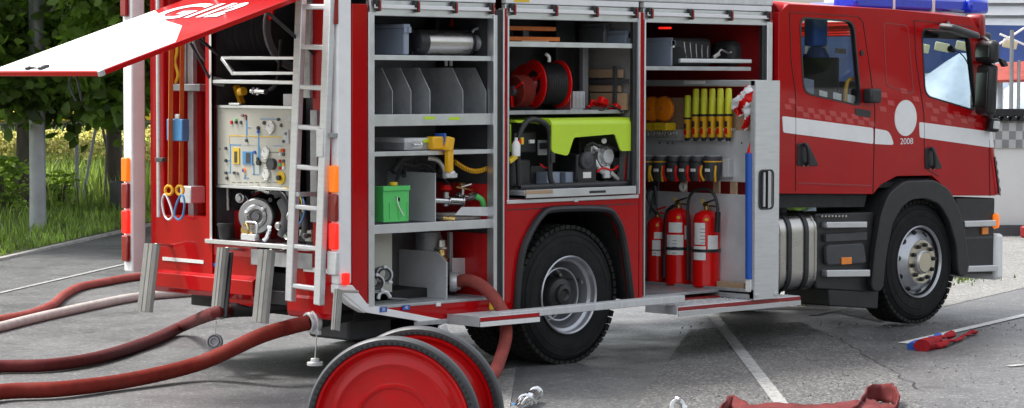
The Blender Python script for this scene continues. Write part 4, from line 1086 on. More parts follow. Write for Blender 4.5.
# door handles
for q in ([(797, 142.5), (808, 144), (818.5, 166), (796.5, 166)], [(925, 147), (934, 149), (942, 168.5), (925, 168.5)]):
    h_ = cp_('door_handle', MB().prism(rpoly(cpx(q), .03), 'xz', -.010, .002), 'black', .006)
    x = sum(S(a, b).x for a, b in q)/4; z = sum(S(a, b).z for a, b in q)/4
    cp_('handle_grip', MB().tube([(x-.02, -.012, z+.09), (x-.02, -.045, z+.05), (x-.01, -.045, z-.05), (x+.0, -.012, z-.08)], .016, n=10), 'black', 0)
    for k in (0, 1): p = V((x-.03+.05*k, -.011, z-.085)); cp_('handle_rivet', MB().cyl(p, p+V((0, -.004, 0)), .008, n=10), 'steel', 0)
q = S(862, 97); cp_('door_mirror', MB().box(q.x, q.x+.14, -.10, .0, q.z-.05, q.z+.07), 'black', .02)
cp_('lock_plate', MB().prism(rpoly(cpx([(855, 108), (871, 111), (870, 118), (855, 115)]), .01), 'xz', -.004, .001), 'black', .001)
q = S(861.5, 53); cp_('door_lock', MB().cyl((q.x, .0, q.z), (q.x, -.012, q.z), .022, n=14), 'black', 0)
# grille side
gx = MB()
gp = MB()
for (z0_, z1_) in ((S(996, 196).z, S(996, 157).z),):
    for i in range(6):
        a0, a1 = R_(18+9*i), R_(27+9*i)
        f = lambda a, z, e: V((xf_(z)+(r_c+e)*math.sin(a), r_c-(r_c+e)*math.cos(a), z))
        gx.quad(f(a0, z0_, .008), f(a1, z0_, .008), f(a1, z1_, .008), f(a0, z1_, .008))
        for k in range(4):
            zc = z0_+.035+(z1_-z0_-.03)*k/4
            if 1 < i < 5: gp.quad(f(a0, zc, .013), f(a1, zc, .013), f(a1, zc+.035, .013), f(a0, zc+.035, .013))
cp_('corner_vent', gx, 'black', 0); cp_('vent_slats', gp, 'galv', 0)
q = S(991, 125, -.05); cp_('side_camera', MB().obox((q.x+.02, -.05, q.z), (.10, .12, .12), (0, .1, -.5)), 'black', .025)
cp_('camera_lens', MB().obox((q.x-.0, -.105, q.z), (.06, .02, .07), (0, .1, -.5)), 'clear', .01)
# mirrors
mx_ = S(975, 80).x
def mir(pa, pb, pt, pbm, y0, y1, nm):
    pm = (pt+pbm)/2; xa = S(pa, pm, y0).x; xb = S(pb, pm, y0).x
    o = cp_(nm, MB().obox((xb-.06, (y0+y1)/2, (S(pa, pt, y0).z+S(pa, pbm, y0).z)/2), (.10, abs(y1-y0), S(pa, pt, y0).z-S(pa, pbm, y0).z), (0, .04, -.35)), 'black', .035)
    return o
mir(978, 1001, 64, 116, -.24, -.03, 'wing_mirror'); mir(978, 1004, 40, 63, -.28, -.03, 'wing_mirror')
q = S(983, 90, -.14)
cp_('mirror_glass', MB().obox((S(1001, 90, -.24).x-.115, -.12, S(990, 90, -.24).z), (.008, .17, .30), (0, .04, -.35)), 'dmirror', .004)
cp_('mirror_glass', MB().obox((S(1004, 51, -.28).x-.115, -.14, S(990, 51, -.28).z), (.008, .2, .11), (0, .04, -.35)), 'dmirror', .004)
for q in ([S(980, 62, .0), S(988, 63, -.12), S(992, 66, -.16)], [S(984, 116, .0), S(990, 117, -.1), S(991, 112, -.16)], [S(978, 40, .02), S(984, 38, -.1), S(990, 42, -.2)]): cp_('mirror_arm', MB().tube(q, .016), 'black', 0)
cp_('mirror_arm', MB().prism(SL([(998, 58), (1004, 60), (1007, 66), (1003, 67)], -.26), 'xz', -.28, -.24), 'black', .006)
# kerb mirror / deflector over the front window, roof marker, spot antenna
cp_('kerb_mirror', MB().obox(((S(945, 28, -.2).x+S(974, 38, -.2).x)/2, -.20, S(960, 31, -.2).z), (.40, .16, .055), (.1, .18, 0)), 'dgrey', .025)
cp_('mirror_arm', MB().tube([S(948, 22, .0), S(949, 25, -.1), S(953, 28, -.18)], .014), 'black', 0)
zz = S(982, 28).z
cp_('corner_spoiler', MB().obox((S(980, 30).x+.02, .06, zz+.02), (.10, .16, .20), (0, -.1, .3)), 'dred', .03)
q = S(987, 37); cp_('corner_spoiler', MB().box(q.x-.04, q.x+.1, .02, .2, q.z-.08, q.z+.04), 'black', .02)
cp_('microphone', MB().tube([S(972, 78, .25), S(967, 62, .3), S(960, 53, .35), S(951, 49, .35)], .006, n=6).cyl(S(950, 48.5, .35), S(953, 50, .35), .03, n=12), 'black', 0)
cp_('sun_visor', MB().prism(SL([(924, 30), (969, 34), (970, 40), (924, 38)], .2), 'xz', .2, .22), 'black', 0)
# blue light bar
xl0, xl1 = S(856, 5, .35).x, S(985, 10, .35).x
zl0 = 2.655; zl1 = 2.775
lb_ = cp_('light_bar', MB().box(xl0, xl1-.04, .35, .60, zl0, zl1), 'lbar', .03)
lb2 = cp_('light_bar', MB().box(xl1-.28, xl1, .30, W-.3, zl0-.01, zl1), 'lbar', .03)
cp_('bar_segment', MB().box(xl0+.5, xl0+.53, .345, .605, zl0-.01, zl1+.004).box(xl0+1.05, xl0+1.09, .345, .605, zl0-.01, zl1+.004).box(xl0+1.6, xl0+1.64, .345, .605, zl0-.01, zl1+.004), 'clear', .004)
cp_('light_bar_base', MB().box(xl0, xl1, .38, .57, zl0-.05, zl0-.002), 'clear', .004)
# fenders : arch of front wheel
fo = SL([(868, 290), (872, 252), (878, 215), (886, 194), (901, 182), (930, 181), (945, 190), (954, 208), (961, 235), (965, 272)])
fi = SL([(878, 290), (882, 252), (888, 222), (898, 205), (908, 198), (922, 197), (936, 203), (946, 220), (953, 245), (955, 276)])
mb = MB().plate(rpoly(fo+fi[::-1], .06), [], 'xz', -.045, .02, bev=.012)
tp('front_fender', mb, 'black', bev=0)
mb = MB()
for (x0, z0), (x1, z1) in zip(fo[:-1], fo[1:]): mb.quad((x0, .0, z0), (x1, .0, z1), (x1, .55, z1), (x0, .55, z0))
mb.quad((fo[0][0], .55, .4), (fo[-1][0], .55, .4), (fo[-1][0], .55, 1.3), (fo[0][0], .55, 1.3))
tp('wheel_housing', mb, 'chassis', bev=0, smooth=0)
tp('cab_underside', MB().box(S(825, 200).x, S(962, 200).x, .03, W-.03, ZCB-.04, ZCB-.012) if False else MB().prism([(S(782, 192).x, ZCB-.004), (S(872, 192).x, ZCB-.004), (S(868, 212).x, ZCB-.15), (S(782, 205).x, ZCB-.12)], 'xz', .04, .6), 'chassis', bev=0)
# side box with chrome steps
b = bxs(819, 871, 214, 290, .0, .3, False)
sb = tp('side_box', MB().prism(rpoly(SL([(818, 214), (876, 212), (870, 292), (818, 289)]), .02), 'xz', .02, .4), 'black', bev=.01)
for a, b_, t, bt in ((825, 865, 222, 228), (825, 868, 270, 277)):
    tp('tread_bar', MB().prism(rpoly(SL([(a, t), (b_, t-.5), (b_, bt-.5), (a, bt)], -.02), .01), 'xz', -.045, .02), 'aluh', sb, bev=.006)
tp('box_lid', MB().prism(rpoly(SL([(825, 245), (862, 243), (865, 263), (825, 265)], 0), .04), 'xz', -.02, .02), 'dgrey', sb, bev=.008)
tp('box_lip', MB().prism(rpoly(SL([(825, 234), (866, 232), (866, 240), (825, 242)], 0), .01), 'xz', -.012, .02), 'dgrey', sb, bev=.004)
tp('orange_marker', MB().prism(SL([(841, 257.5), (851, 257), (851, 264), (841, 264.5)], -.02), 'xz', -.03, -.019), 'orange', sb, bev=.003)
tp('mud_flap', MB().prism(SL([(829, 289), (879, 290), (878, 309), (829, 306)], .03), 'xz', .03, .5), 'black', bev=.01)
st_ = MB()
for k in range(8): p = S(822+3.4*k, 216, .0); st_.box(p.x-.012, p.x+.012, -.004, .02, p.z-.008, p.z+.006)
tp('step_teeth', st_, 'steel', sb, bev=0)
# front steps and bumper corner
fb = tp('front_steps', MB().prism(rpoly(SL([(958, 198), (997, 198), (995, 274), (963, 274)]), .02), 'xz', .02, .4), 'black', bev=.01)
for a, b_, t, bt in ((963, 994, 221, 227), (965, 996, 266, 272)):
    tp('tread_bar', MB().prism(rpoly(SL([(a, t), (b_, t-1), (b_, bt-1), (a, bt)], -.02), .01), 'xz', -.045, .02), 'aluh', fb, bev=.006)
tp('box_lip', MB().prism(SL([(965, 237), (994, 236), (994, 238.5), (965, 239.5)]), 'xz', .01, .02), 'dgrey', fb, bev=.0)
tp('orange_marker', MB().prism(SL([(983, 227.5), (989, 227), (989, 234), (983, 234.5)]), 'xz', .004, .021), 'orange', fb, bev=.002)
xx = S(997, 240).x
bp_ = tp('front_bumper', MB().box(xx-.02, xx+.10, -.005, W-.0, S(997, 280).z, S(997, 234).z), 'white', bev=.03)
tp('headlight', MB().obox((S(999, 220).x-.03, .09, S(997, 222).z), (.07, .16, .13), (0, 0, .4)), 'clear', bev=.03)
tp('indicator', MB().obox((S(997, 220).x+.0, .015, S(997, 221).z), (.07, .06, .13), (0, 0, .3)), 'lamp_or_on', bev=.02)
# steel tank with black straps
x0, x1 = S(781, 250, .0).x, S(819, 250, .0).x
zt1, zb1 = S(800, 213, .05).z, S(800, 291, .05).z
sec = rpoly([(.02, zb1), (.02, zt1), (.60, zt1), (.60, zb1)], .16, 7)
tk = tp('fuel_tank', MB().prism(sec, 'yz', x0, x1), 'steel', bev=.012)
def grow(e): 
    cy, cz = .31, (zt1+zb1)/2
    return rpoly([(.02-e, zb1-e), (.02-e, zt1+e), (.60+e, zt1+e), (.60+e, zb1-e)], .16+e, 7)
for px in (791, 808):
    xs = S(px, 250).x; tp('tank_strap', MB().prism(grow(.012), 'yz', xs-.024, xs+.024), 'black', tk, bev=.003)
for xs in (x0+.02, x1-.02): tp('tank_rib', MB().prism(grow(.007), 'yz', xs-.012, xs+.012), 'steel', tk, bev=.004)
tp('tank_cap', MB().cyl(((x0+x1)/2, .2, zt1), ((x0+x1)/2, .2, zt1+.05), .05, n=16), 'black', tk, bev=.004)
# ================================================================== PULL-OUT RACK
YR = -.36
ex0, ex1 = S(755, 200, YR).x, S(779, 200, YR).x
ezt, ezb = S(767, 80.5, YR).z, S(767, 299, YR).z
XB = ex0 + .16          # the back board plane (normal -X)
def B(px, py, dx=0.0):   # point on the board plane
    return Rr(px, py, XB-dx)
YE = 1.24
hz0, hz1 = S(767, 208, YR).z, S(767, 171, YR).z
hx0, hx1 = S(759.5, 190, YR).x, S(772.5, 190, YR).x
rk = tp('pull_out_rack', MB().plate([(ex0, ezb), (ex0, ezt), (ex1, ezt), (ex1, ezb)], [rpoly([(hx0, hz0), (hx0, hz1), (hx1, hz1), (hx1, hz0)], .04)], 'xz', YR, YR+.006), 'alu', bev=0, label='pulled out aluminium tool rack with handle cutout')
tp('end_post', MB().box(ex0, ex0+.012, YR+.007, YR+.05, ezb, ezt).box(ex1-.012, ex1, YR+.007, YR+.05, ezb, ezt), 'alu', rk, bev=.002)
tp('handle_recess', MB().box(hx0-.01, hx1+.01, YR+.05, YR+.06, hz0-.02, hz1+.02), 'black', rk, bev=.003)
tp('handle_rim', MB().plate(rpoly([(hx0-.012, hz0-.012), (hx0-.012, hz1+.012), (hx1+.012, hz1+.012), (hx1+.012, hz0-.012)], .045), [rpoly([(hx0, hz0), (hx0, hz1), (hx1, hz1), (hx1, hz0)], .04)], 'xz', YR-.006, YR-.001), 'black', rk, bev=0)
tp('pull_handle', MB().cyl(((hx0+hx1)/2, YR+.02, hz0+.01), ((hx0+hx1)/2, YR+.02, hz1-.01), .012, n=12), 'alu', rk, bev=0)
# board: lower sheet and upper sheet with a gap between
def board(t, b_, m='alup'):
    za, zb = B(715, b_).z, B(715, t).z
    return tp('rack_board', MB().box(XB, XB+.006, YR+.05, YE, za, zb), m, rk, bev=.002)
board(130, 181); board(193.5, 283)
tp('rack_board', MB().box(XB+.02, XB+.026, YR+.05, YE, B(715, 131).z, B(715, 98).z), 'wood', rk, bev=0, label='plain wooden backing strip behind the wands')
tp('wood_packing', MB().box(XB+.14, XB+.2, YR+.3, YE, B(715, 196).z, B(715, 180).z), 'dred', rk, bev=0)
for k in range(4):
    p = B([655, 683, 716, 733][k], 187, -.01); tp('wood_packing', MB().box(XB+.01, XB+.03, p.y-.03, p.y+.03, B(715, 194).z, B(715, 181).z), ['dgrey', 'wood', 'wood', 'wood'][k], rk, bev=0)
# top rail, and floor tray
zt = Rr(700, 80, ex0).z
tp('rack_top_rail', MB().box(ex0, ex0+.03, YR+.007, YE, Rr(700, 85.5, ex0).z, zt), 'alu', rk, bev=.003)
tp('rack_top_rail', MB().box(XB, XB+.03, YR+.05, YE, zt-.05, zt), 'alu', rk, bev=.003)
q0, q1 = Rr(705, 80.4, ex0), Rr(684, 80, ex0)
tp('label_strip', MB().box(ex0-.003, ex0-.0005, q0.y, q1.y, zt-.03, zt-.006), 'paper', rk, bev=0)
ztr = Rr(700, 288, ex0).z
tp('rack_tray', MB().box(ex0, ex1-.004, YR+.007, YE, ztr-.02, ztr).box(ex0, ex0+.012, YR+.007, YE, ztr-.055, ztr+.02), 'galv', rk, bev=.003)
# small brackets at the feet of the end plate
for x in (ex0+.03, ex1-.03): tp('rack_bolt', MB().box(x-.02, x+.02, YR-.006, YR, ezb+.02, ezb+.045), 'aluh', rk, bev=.002)
# hooks row (u-shaped silver) under the lamps
hk = MB()
for k in range(6):
    p = B(647+5.6*k, 133, .04); hk.torus((p.x, p.y, p.z), (1, 0, 0), .016, .006, 16, 6)
hk.box(XB-.05, XB-.0, B(728, 140).y, B(642, 138).y, B(690, 140.6).z, B(690, 139).z)
tp('hook_row', hk, 'alu', rk, bev=0)
for px in (660, 668, 673, 742, 751): 
    p = B(px, 143, .0); tp('rack_screw', MB().cyl((p.x-.006, p.y, p.z), (p.x, p.y, p.z), .008, n=8), 'steel', rk, bev=0)
# -------------------------------------------------- things on the rack
def ordn(i): return ['first', 'second', 'third', 'fourth', 'fifth', 'sixth', 'seventh', 'eighth'][i]
# orange warning lamps
lamp0 = None
for i, px in enumerate((644, 652, 664)):
    p = B(px, 129, .09); pc = B(px, 109, .09)
    if lamp0 is None:
        lamp0 = thing('warning_lamp', '', 'warning lamp', (0, 0, 0), 'orange warning lamps on the pull-out rack', world=False)
        r = .078; h = pc.z-p.z
        axis = (-1, -.05, 0)
        part('lamp_base', MB().obox((0, 0, .02), (.12, .15, .06), (0, 0, 0)), 'yellow', lamp0, .006)
        part('lens', MB().lathe([(0, -.032), (.06, -.03), (.092, -.018), (.096, 0), (.092, .018), (.06, .03), (0, .032)], (0, 0, h), axis, 32), 'orange', lamp0, 0)
        part('lens_ring', MB().torus((0, 0, h), axis, .096, .006, 36, 6), 'orange_strap', lamp0, 0)
        part('lens_hub', MB().cyl(V((0, 0, h)), V((0, 0, h))+V(axis)*.036, .014, n=12), 'orange_strap', lamp0, 0)
        o = lamp0
    else: o = copy_tree(lamp0)
    o.location = p
    o['label'] = ['orange round warning lamp half hidden behind the red pillar', 'orange round warning lamp in the middle of the three lamps', 'orange round warning lamp in full view, nearest the yellow wands'][i]
# wands
wand0 = None
desc = ['shortest yellow wand, standing next to the orange lamps', 'first full-length yellow wand right of the short one', 'third yellow wand from the orange lamps', 'fourth yellow wand from the orange lamps', 'fifth yellow wand, second nearest the striped tape', 'last yellow wand, nearest the red and white tape']
for i in range(6):
    px = 687.6+8.15*i
    p = B(px, 140, .05)
    if i == 0:
        wand0 = thing('signal_wand', '', 'signal wand', (0, 0, 0), 'yellow signal wands in a row on the rack', world=False)
        H = B(px, 89, .05).z-p.z
        h1 = H*.46
        part('grip', MB().lathe([(0, .02), (.022, .02), (.027, .03), (.027, .06), (.029, .07), (.029, h1-.03), (.032, h1-.02), (.032, h1), (0, h1)], (0, 0, 0), (0, 0, 1), 20), 'yel2', wand0, 0)
        part('end_cap', MB().lathe([(0, -.01), (.018, -.008), (.024, .02), (0, .021)], (0, 0, 0), (0, 0, 1), 18), 'black', wand0, 0)
        part('collar', MB().cyl((0, 0, h1), (0, 0, h1+.018), .032, n=20), 'black', wand0, 0)
        cn = part('cone', MB().lathe([(.028, h1+.018), (.024, H-.01), (.018, H), (0, H)], (0, 0, 0), (0, 0, 1), 20), 'wand', wand0, 0)
        part('switch', MB().box(-.034, -.02, -.010, .010, h1*.55, h1*.8), 'black', wand0, .003)
        part('wand_clip', MB().box(.0, .05, -.034, .034, h1*.4, h1*.5), 'alu', wand0, .002)
        part('print', MB().box(-.0305, -.0285, -.012, .014, h1*.25, h1*.5), 'extred', wand0, 0)
        o = wand0
    else: o = copy_tree(wand0)
    o.location = p
    o.scale = (1, 1, .88 if i == 0 else 1)
    o['label'] = desc[i]
# tape roll
p = B(745, 112, .10)
tr = thing('barrier_tape', 'crumpled red and white striped barrier tape hanging at the end of the rack', 'barrier tape', p)
def tapeblob(pts, rad, nm):
    mb = MB().tube(pts, rad, n=14, sm=8, flat=.7)
    for v in mb.bm.verts: v.co += V(noise.noise_vector(v.co*26))*.018
    o2 = part(nm, mb, ['white_matt', 'extred'], tr, 0, smooth=0)
    for i_, f_ in enumerate(o2.data.polygons):
        c_ = f_.center; f_.material_index = 1 if math.sin((c_.z*1.0+c_.y*.7)*44) > .15 else 0
tapeblob([B(754, 86, .1), B(750, 92, .12), B(746, 104, .12), B(748, 116, .11), B(744, 129, .10)], lambda t: .03+.055*math.sin(math.pi*min(1, t*1.15+.08)), 'tape_bundle')
tapeblob([B(745, 93, .11), B(739, 100, .12), B(737, 108, .11), B(742, 116, .1)], lambda t: .02+.03*math.sin(math.pi*t), 'tape_loop')
part('tape_roll', MB().lathe([(.03, -.02), (.05, -.02), (.05, .02), (.03, .02)], B(745, 103, .04), (1, 0, 0), 24, close=True), 'paper', tr, 0)
one('barrier_tape', MB().prism([(B(750, 142, .06).y, B(750, 142, .06).z), (B(747, 150, .06).y, B(747, 150, .06).z), (B(753, 150, .06).y, B(753, 150, .06).z)], 'yz', XB-.06, XB-.03), 'extred', 'small red pointed tip above the blue roll', 'roll tip', bev=.004) if False else None
# torches
tch0 = None
TD = ['black torch with yellow frame beside the red pillar', 'black torch with yellow frame, second from the red pillar', 'black torch with red trim next to the yellow-framed pair', 'black torch with red trim in the middle of the row', 'black torch with red trim beside the big yellow-framed torch', 'largest black torch, in a bright yellow frame at the row end']
for i, px in enumerate((648, 661, 674.5, 686.5, 698, 713)):
    p = B(px, 181, .1)
    fm = 'yel2' if i in (0, 1, 5) else 'extred'
    o = thing('hand_torch', TD[i], 'hand torch', p, 'black hand torches in a row on the rack')
    H = B(px, 156, .1).z-p.z; w = .062 if i < 5 else .07
    part('body', MB().lathe([(0, 0), (w*.7, 0), (w*.78, .02), (w*.85, H*.5), (w, H*.72), (w, H*.95), (w*.9, H), (0, H)], p, (0, 0, 1), 24), 'dgrey', o, 0)
    part('bezel', MB().torus(p+V((0, 0, H*.78)), (0, 0, 1), w, .006, 28, 6), fm if i in (0, 1, 5) else 'black', o, 0)
    for s in (-1, 1):
        part('side_grip', MB().tube([p+V((-.05, s*w*1.02, H*.62)), p+V((-.06, s*w*1.05, H*.3)), p+V((-.04, s*w*.85, .0))], .009), fm, o, 0)
    part('name_tag', MB().box(p.x-w-.004, p.x-w+.012, p.y-.02, p.y+.02, p.z+H*.38, p.z+H*.5), 'paper', o, .001)
    part('lamp_glass', MB().cyl(p+V((0, 0, H)), p+V((0, 0, H+.004)), w*.8, n=20), 'clear', o, 0)
# bracket plate right of torches
p = B(727, 168, .04); tp('holder_plate', MB().box(p.x-.02, XB, p.y-.035, p.y+.03, p.z-.07, p.z+.07), 'alup', rk, bev=.003)
for i, px in enumerate((683, 741)[:1]):
    p = B(683, 187, .03); tp('white_ring', MB().torus(p, (1, 0, 0), .025, .014, 24, 8), 'paper', rk, bev=0)
# extinguishers
EX = [(657, 8.7, 217, 284, 'red extinguisher with white label, furthest left and partly behind the pillar'), (678, 11.3, 208, 286, 'red extinguisher with wide white label in the middle of the three'), (706, 12.0, 210, 288.5, 'red extinguisher with black hose arching over it, nearest the blue roll')]
for i, (px, hw, t, bt, lab) in enumerate(EX):
    Xe = ex0+.09
    pb = Rr(px, bt-1, Xe); pt = Rr(px, t, Xe)
    r = (Rr(px-hw, 250, Xe)-Rr(px, 250, Xe)).length*.86
    zb_ = ztr+.002; H = pt.z-zb_
    o = thing('fire_extinguisher', lab, 'fire extinguisher', (Xe, pb.y, zb_), 'red fire extinguishers on the rack tray')
    c0 = V((Xe, pb.y, zb_))
    prof = [(0, 0), (r*.9, 0), (r, .012), (r, .03), (r*.985, .035), (r*.985, H*.86), (r*.93, H*.91), (r*.75, H*.96), (r*.4, H*.99), (r*.28, H), (0, H)]
    part('body', MB().lathe(prof, c0, (0, 0, 1), 40), 'extred', o, 0)
    # labels wrapped on the cylinder
    def wrap(a0, a1, z0, z1, m, nm='label', e=.0012):
        mb = MB(); n = 10
        f = lambda a, z: c0+V(((r+e)*math.cos(a), (r+e)*math.sin(a), z))
        for k in range(n):
            u0_, u1_ = a0+(a1-a0)*k/n, a0+(a1-a0)*(k+1)/n
            mb.quad(f(u0_, z0), f(u1_, z0), f(u1_, z1), f(u0_, z1))
        part(nm, mb, m, o, 0)
    fa = R_(222)   # direction towards the viewer from the rear left
    if i == 0: wrap(fa-.5, fa+.35, H*.42, H*.66, 'paper'); wrap(fa-.3, fa+.5, H*.68, H*.78, 'paper'); wrap(fa-.9, fa+.9, H*.50, H*.515, 'black', 'strap', .003)
    if i == 1: wrap(fa-1.0, fa+.4, H*.40, H*.66, 'paper'); wrap(fa-.8, fa+.3, H*.69, H*.82, 'paper'); wrap(fa-1.5, fa+1.5, H*.46, H*.50, 'black', 'strap', .004); wrap(fa+.5, fa+1.0, H*.6, H*.78, 'paper')
    if i == 2: wrap(fa-1.1, fa-.05, H*.36, H*.54, 'paper'); wrap(fa-1.0, fa-.1, H*.56, H*.84, 'paper'); wrap(fa+.1, fa+.95, H*.50, H*.68, 'paper'); wrap(fa-1.5, fa+1.5, H*.46, H*.50, 'black', 'strap', .004)
    for k in range(5 if i else 3):
        zz = H*(.58+.045*k) if i == 2 else H*(.42+.04*k)
        wrap(fa-.45, fa-.1, zz, zz+.004, 'dgrey', 'print', .0025)
    wrap(fa-.12, fa+.12, H*.87, H*.87+.02, 'yel2', 'seal', .002)
    tz = zb_+H
    part('valve', MB().cyl(c0+V((0, 0, H)), c0+V((0, 0, H+.035)), .018, n=14).box(c0.x-.02, c0.x+.02, c0.y-.035, c0.y+.02, tz+.03, tz+.05), 'brass', o, .002)
    part('lever', MB().bar(c0+V((0, .03, H+.05)), c0+V((0, -.09, H+.085)), .02, .012).bar(c0+V((0, .03, H+.04)), c0+V((0, -.10, H+.03)), .02, .010), 'black' if i else 'extred', o, .003)
    part('pin_ring', MB().torus(c0+V((-.02, .02, H+.07)), (1, 0, 0), .012, .004, 14, 6), 'yellow', o, 0)
    if i == 2: hs = [(702, 199), (693, 205), (690, 225), (691, 262), (692, 280)]; arc = [(688, 280), (688, 225), (688, 204), (692, 193), (702, 189), (712, 192), (717, 203), (718, 222)]
    elif i == 1: arc = [(676, 205), (668, 210), (665, 224), (664, 262), (664, 278)]
    else: arc = [(657, 214), (650, 204), (648, 192), (655, 187), (656, 205)]
    part('hose', MB().tube([Rr(x, y, Xe-.06) for x, y in arc], .012 if i != 1 else .013, n=10), 'black', o, 0)
    if i == 2: part('nozzle', MB().tube([Rr(718, 212, Xe-.05), Rr(717, 232, Xe-.05)], .022, sm=0, n=12), 'black', o, 0)
    if i == 1: part('nozzle', MB().tube([Rr(664, 255, Xe-.07), Rr(664, 278, Xe-.07)], .019, sm=0, n=12), 'black', o, 0)
    if i == 0: part('horn', MB().cyl(Rr(655, 190, Xe-.04), Rr(653, 214, Xe-.04), .014, .035, n=16), 'dgrey', o, 0)
# blue roll
p0 = Rr(750.5, 279, ex0+.02); p1 = Rr(750.5, 153, ex0+.02)
o = thing('blue_roll', 'tall blue rolled tarpaulin with a red pointed tip standing at the rack end', 'rolled tarpaulin', p0)
part('roll', MB().cyl(p0, p1, .040, n=20), 'blue', o, 0)
part('tip', MB().cyl(p1, p1+V((0, 0, .07)), .03, .008, n=16), 'extred', o, 0)
part('foot', MB().box(p0.x-.03, p0.x+.03, p0.y-.025, p0.y+.025, ztr+.002, p0.z), 'paper', o, .003)
b_ = B(733, 284, .06)
one('wooden_block', MB().box(XB-.09, XB-.02, B(746, 285, .06).y, B(719, 285, .06).y, ztr+.001, ztr+.055), 'wood', 'plain wooden block lying on the rack tray by the blue roll', 'wooden block', bev=.003)

# ================================================================== LOCKER CONTENTS
def crate(name, lab, cat, pa, pb, pt, pbm, Y0, dep, m, group=None):
    x0, x1, y0, y1, z0, z1 = bxs(pa, pb, pt, pbm, Y0, dep)
    o = thing(name, lab, cat, ((x0+x1)/2, (y0+y1)/2, z0), group)
    part('tub', MB().box(x0+.006, x1-.006, y0+.006, y1-.006, z0, z1-.03), m, o, .008)
    part('lid', MB().box(x0, x1, y0, y1, z1-.03, z1), m, o, .006)
    part('rim', MB().box(x0-.001, x1+.001, y0-.003, y1, z1-.045, z1-.032), m, o, .003)
    part('tag', MB().box(x0+.02, x0+(x1-x0)*.35, y0+.002, y0+.005, z1-.075, z1-.052), 'paper', o, 0)
    for s in (.28, .72): part('lid_clip', MB().box(x0+(x1-x0)*s-.02, x0+(x1-x0)*s+.02, y0-.008, y0+.004, z1-.06, z1-.02), m, o, .003)
    return o
crate('storage_box', 'blue-grey lidded plastic box beside the steel canister', 'storage box', 371, 410.5, 24, 54.5, .06, .34, 'bluebox')
crate('storage_box', 'small blue-grey box at the right end of the middle locker top shelf', 'storage box', 606, 627, 30, 44, .10, .25, 'bluebox')
crate('storage_box', 'dark grey box behind the small blue-grey box on the top shelf', 'storage box', 580, 609, 23, 43, .28, .25, 'mgrey')
crate('storage_box', 'blue-grey lidded plastic box in the right locker above the tool rack', 'storage box', 640, 672.5, 37.5, 66, .08, .34, 'bluebox')
# steel canister
a, b = S(419, 44.5, .20), S(466, 44.5, .20); r = .088
a.z = b.z = S(440, 55.5, .20).z+r+.002
o = thing('steel_canister', 'polished steel cylinder with black end caps lying on the top shelf', 'canister', (a+b)/2-V((0, 0, r)))
part('shell', MB().cyl(a, b, r, n=40), 'steel', o, .003)
part('end_cap', MB().lathe([(0, -.06), (.06, -.058), (.085, -.04), (.094, -.0), (.094, .03), (0, .031)], a+V((-.005, 0, 0)), (1, 0, 0), 32), 'black', o, 0)
for k in range(8):
    an = k*.785; part('cap_rib', MB().obox(a+V((-.045, .072*math.sin(an), .072*math.cos(an))), (.05, .016, .02), (an, 0, 0)), 'black', o, .003) if k < 6 else None
part('end_collar', MB().lathe([(0, 0), (.09, 0), (.088, .03), (.06, .05), (.05, .06), (0, .06)], b+V((-.01, 0, 0)), (1, 0, 0), 32), 'black', o, 0)
part('outlet', MB().lathe([(.03, .05), (.045, .06), (.045, .09), (.055, .095), (.055, .11), (.04, .115), (.04, .15), (.05, .155), (.05, .18), (0, .18)], b, (1, 0, 0), 24), 'alu', o, 0)
part('bracket', MB().tube([S(470, 38, .18), S(474, 30, .18), S(484, 27, .18), S(489, 25, .2)], .009), 'alu', o, 0)
o = thing('red_strap_bundle', 'red strap bundle lying on the top shelf behind the canister neck', 'strap bundle', S(480, 54, .3))
mb = MB().tube([S(470, 52, .3), S(477, 50, .3), S(484, 52, .28), S(490, 53, .3)], .022).tube([S(472, 54, .26), S(480, 53, .26), S(488, 54.5, .26)], .015)
part('strap', mb, 'extred', o, 0)
o = thing('black_tool_bag', 'black tool bag with a red patch behind the steel canister', 'tool bag', S(452, 40, .50))
part('bag', MB().obox(S(450, 29, .5), (.36, .1, .22), (0, .12, 0)), 'black', o, .03)
part('patch', MB().obox(S(455, 24, .44), (.09, .01, .06), (0, .25, 0)), 'extred', o, .005)
# small brown sticks on 2nd shelf
mb = MB().cyl(S(446, 66, .4), S(446, 60.5, .4), .012).cyl(S(451, 66, .4), S(451, 60.5, .4), .012)
tp('hanging_clamp', mb, 'paper', bev=0)
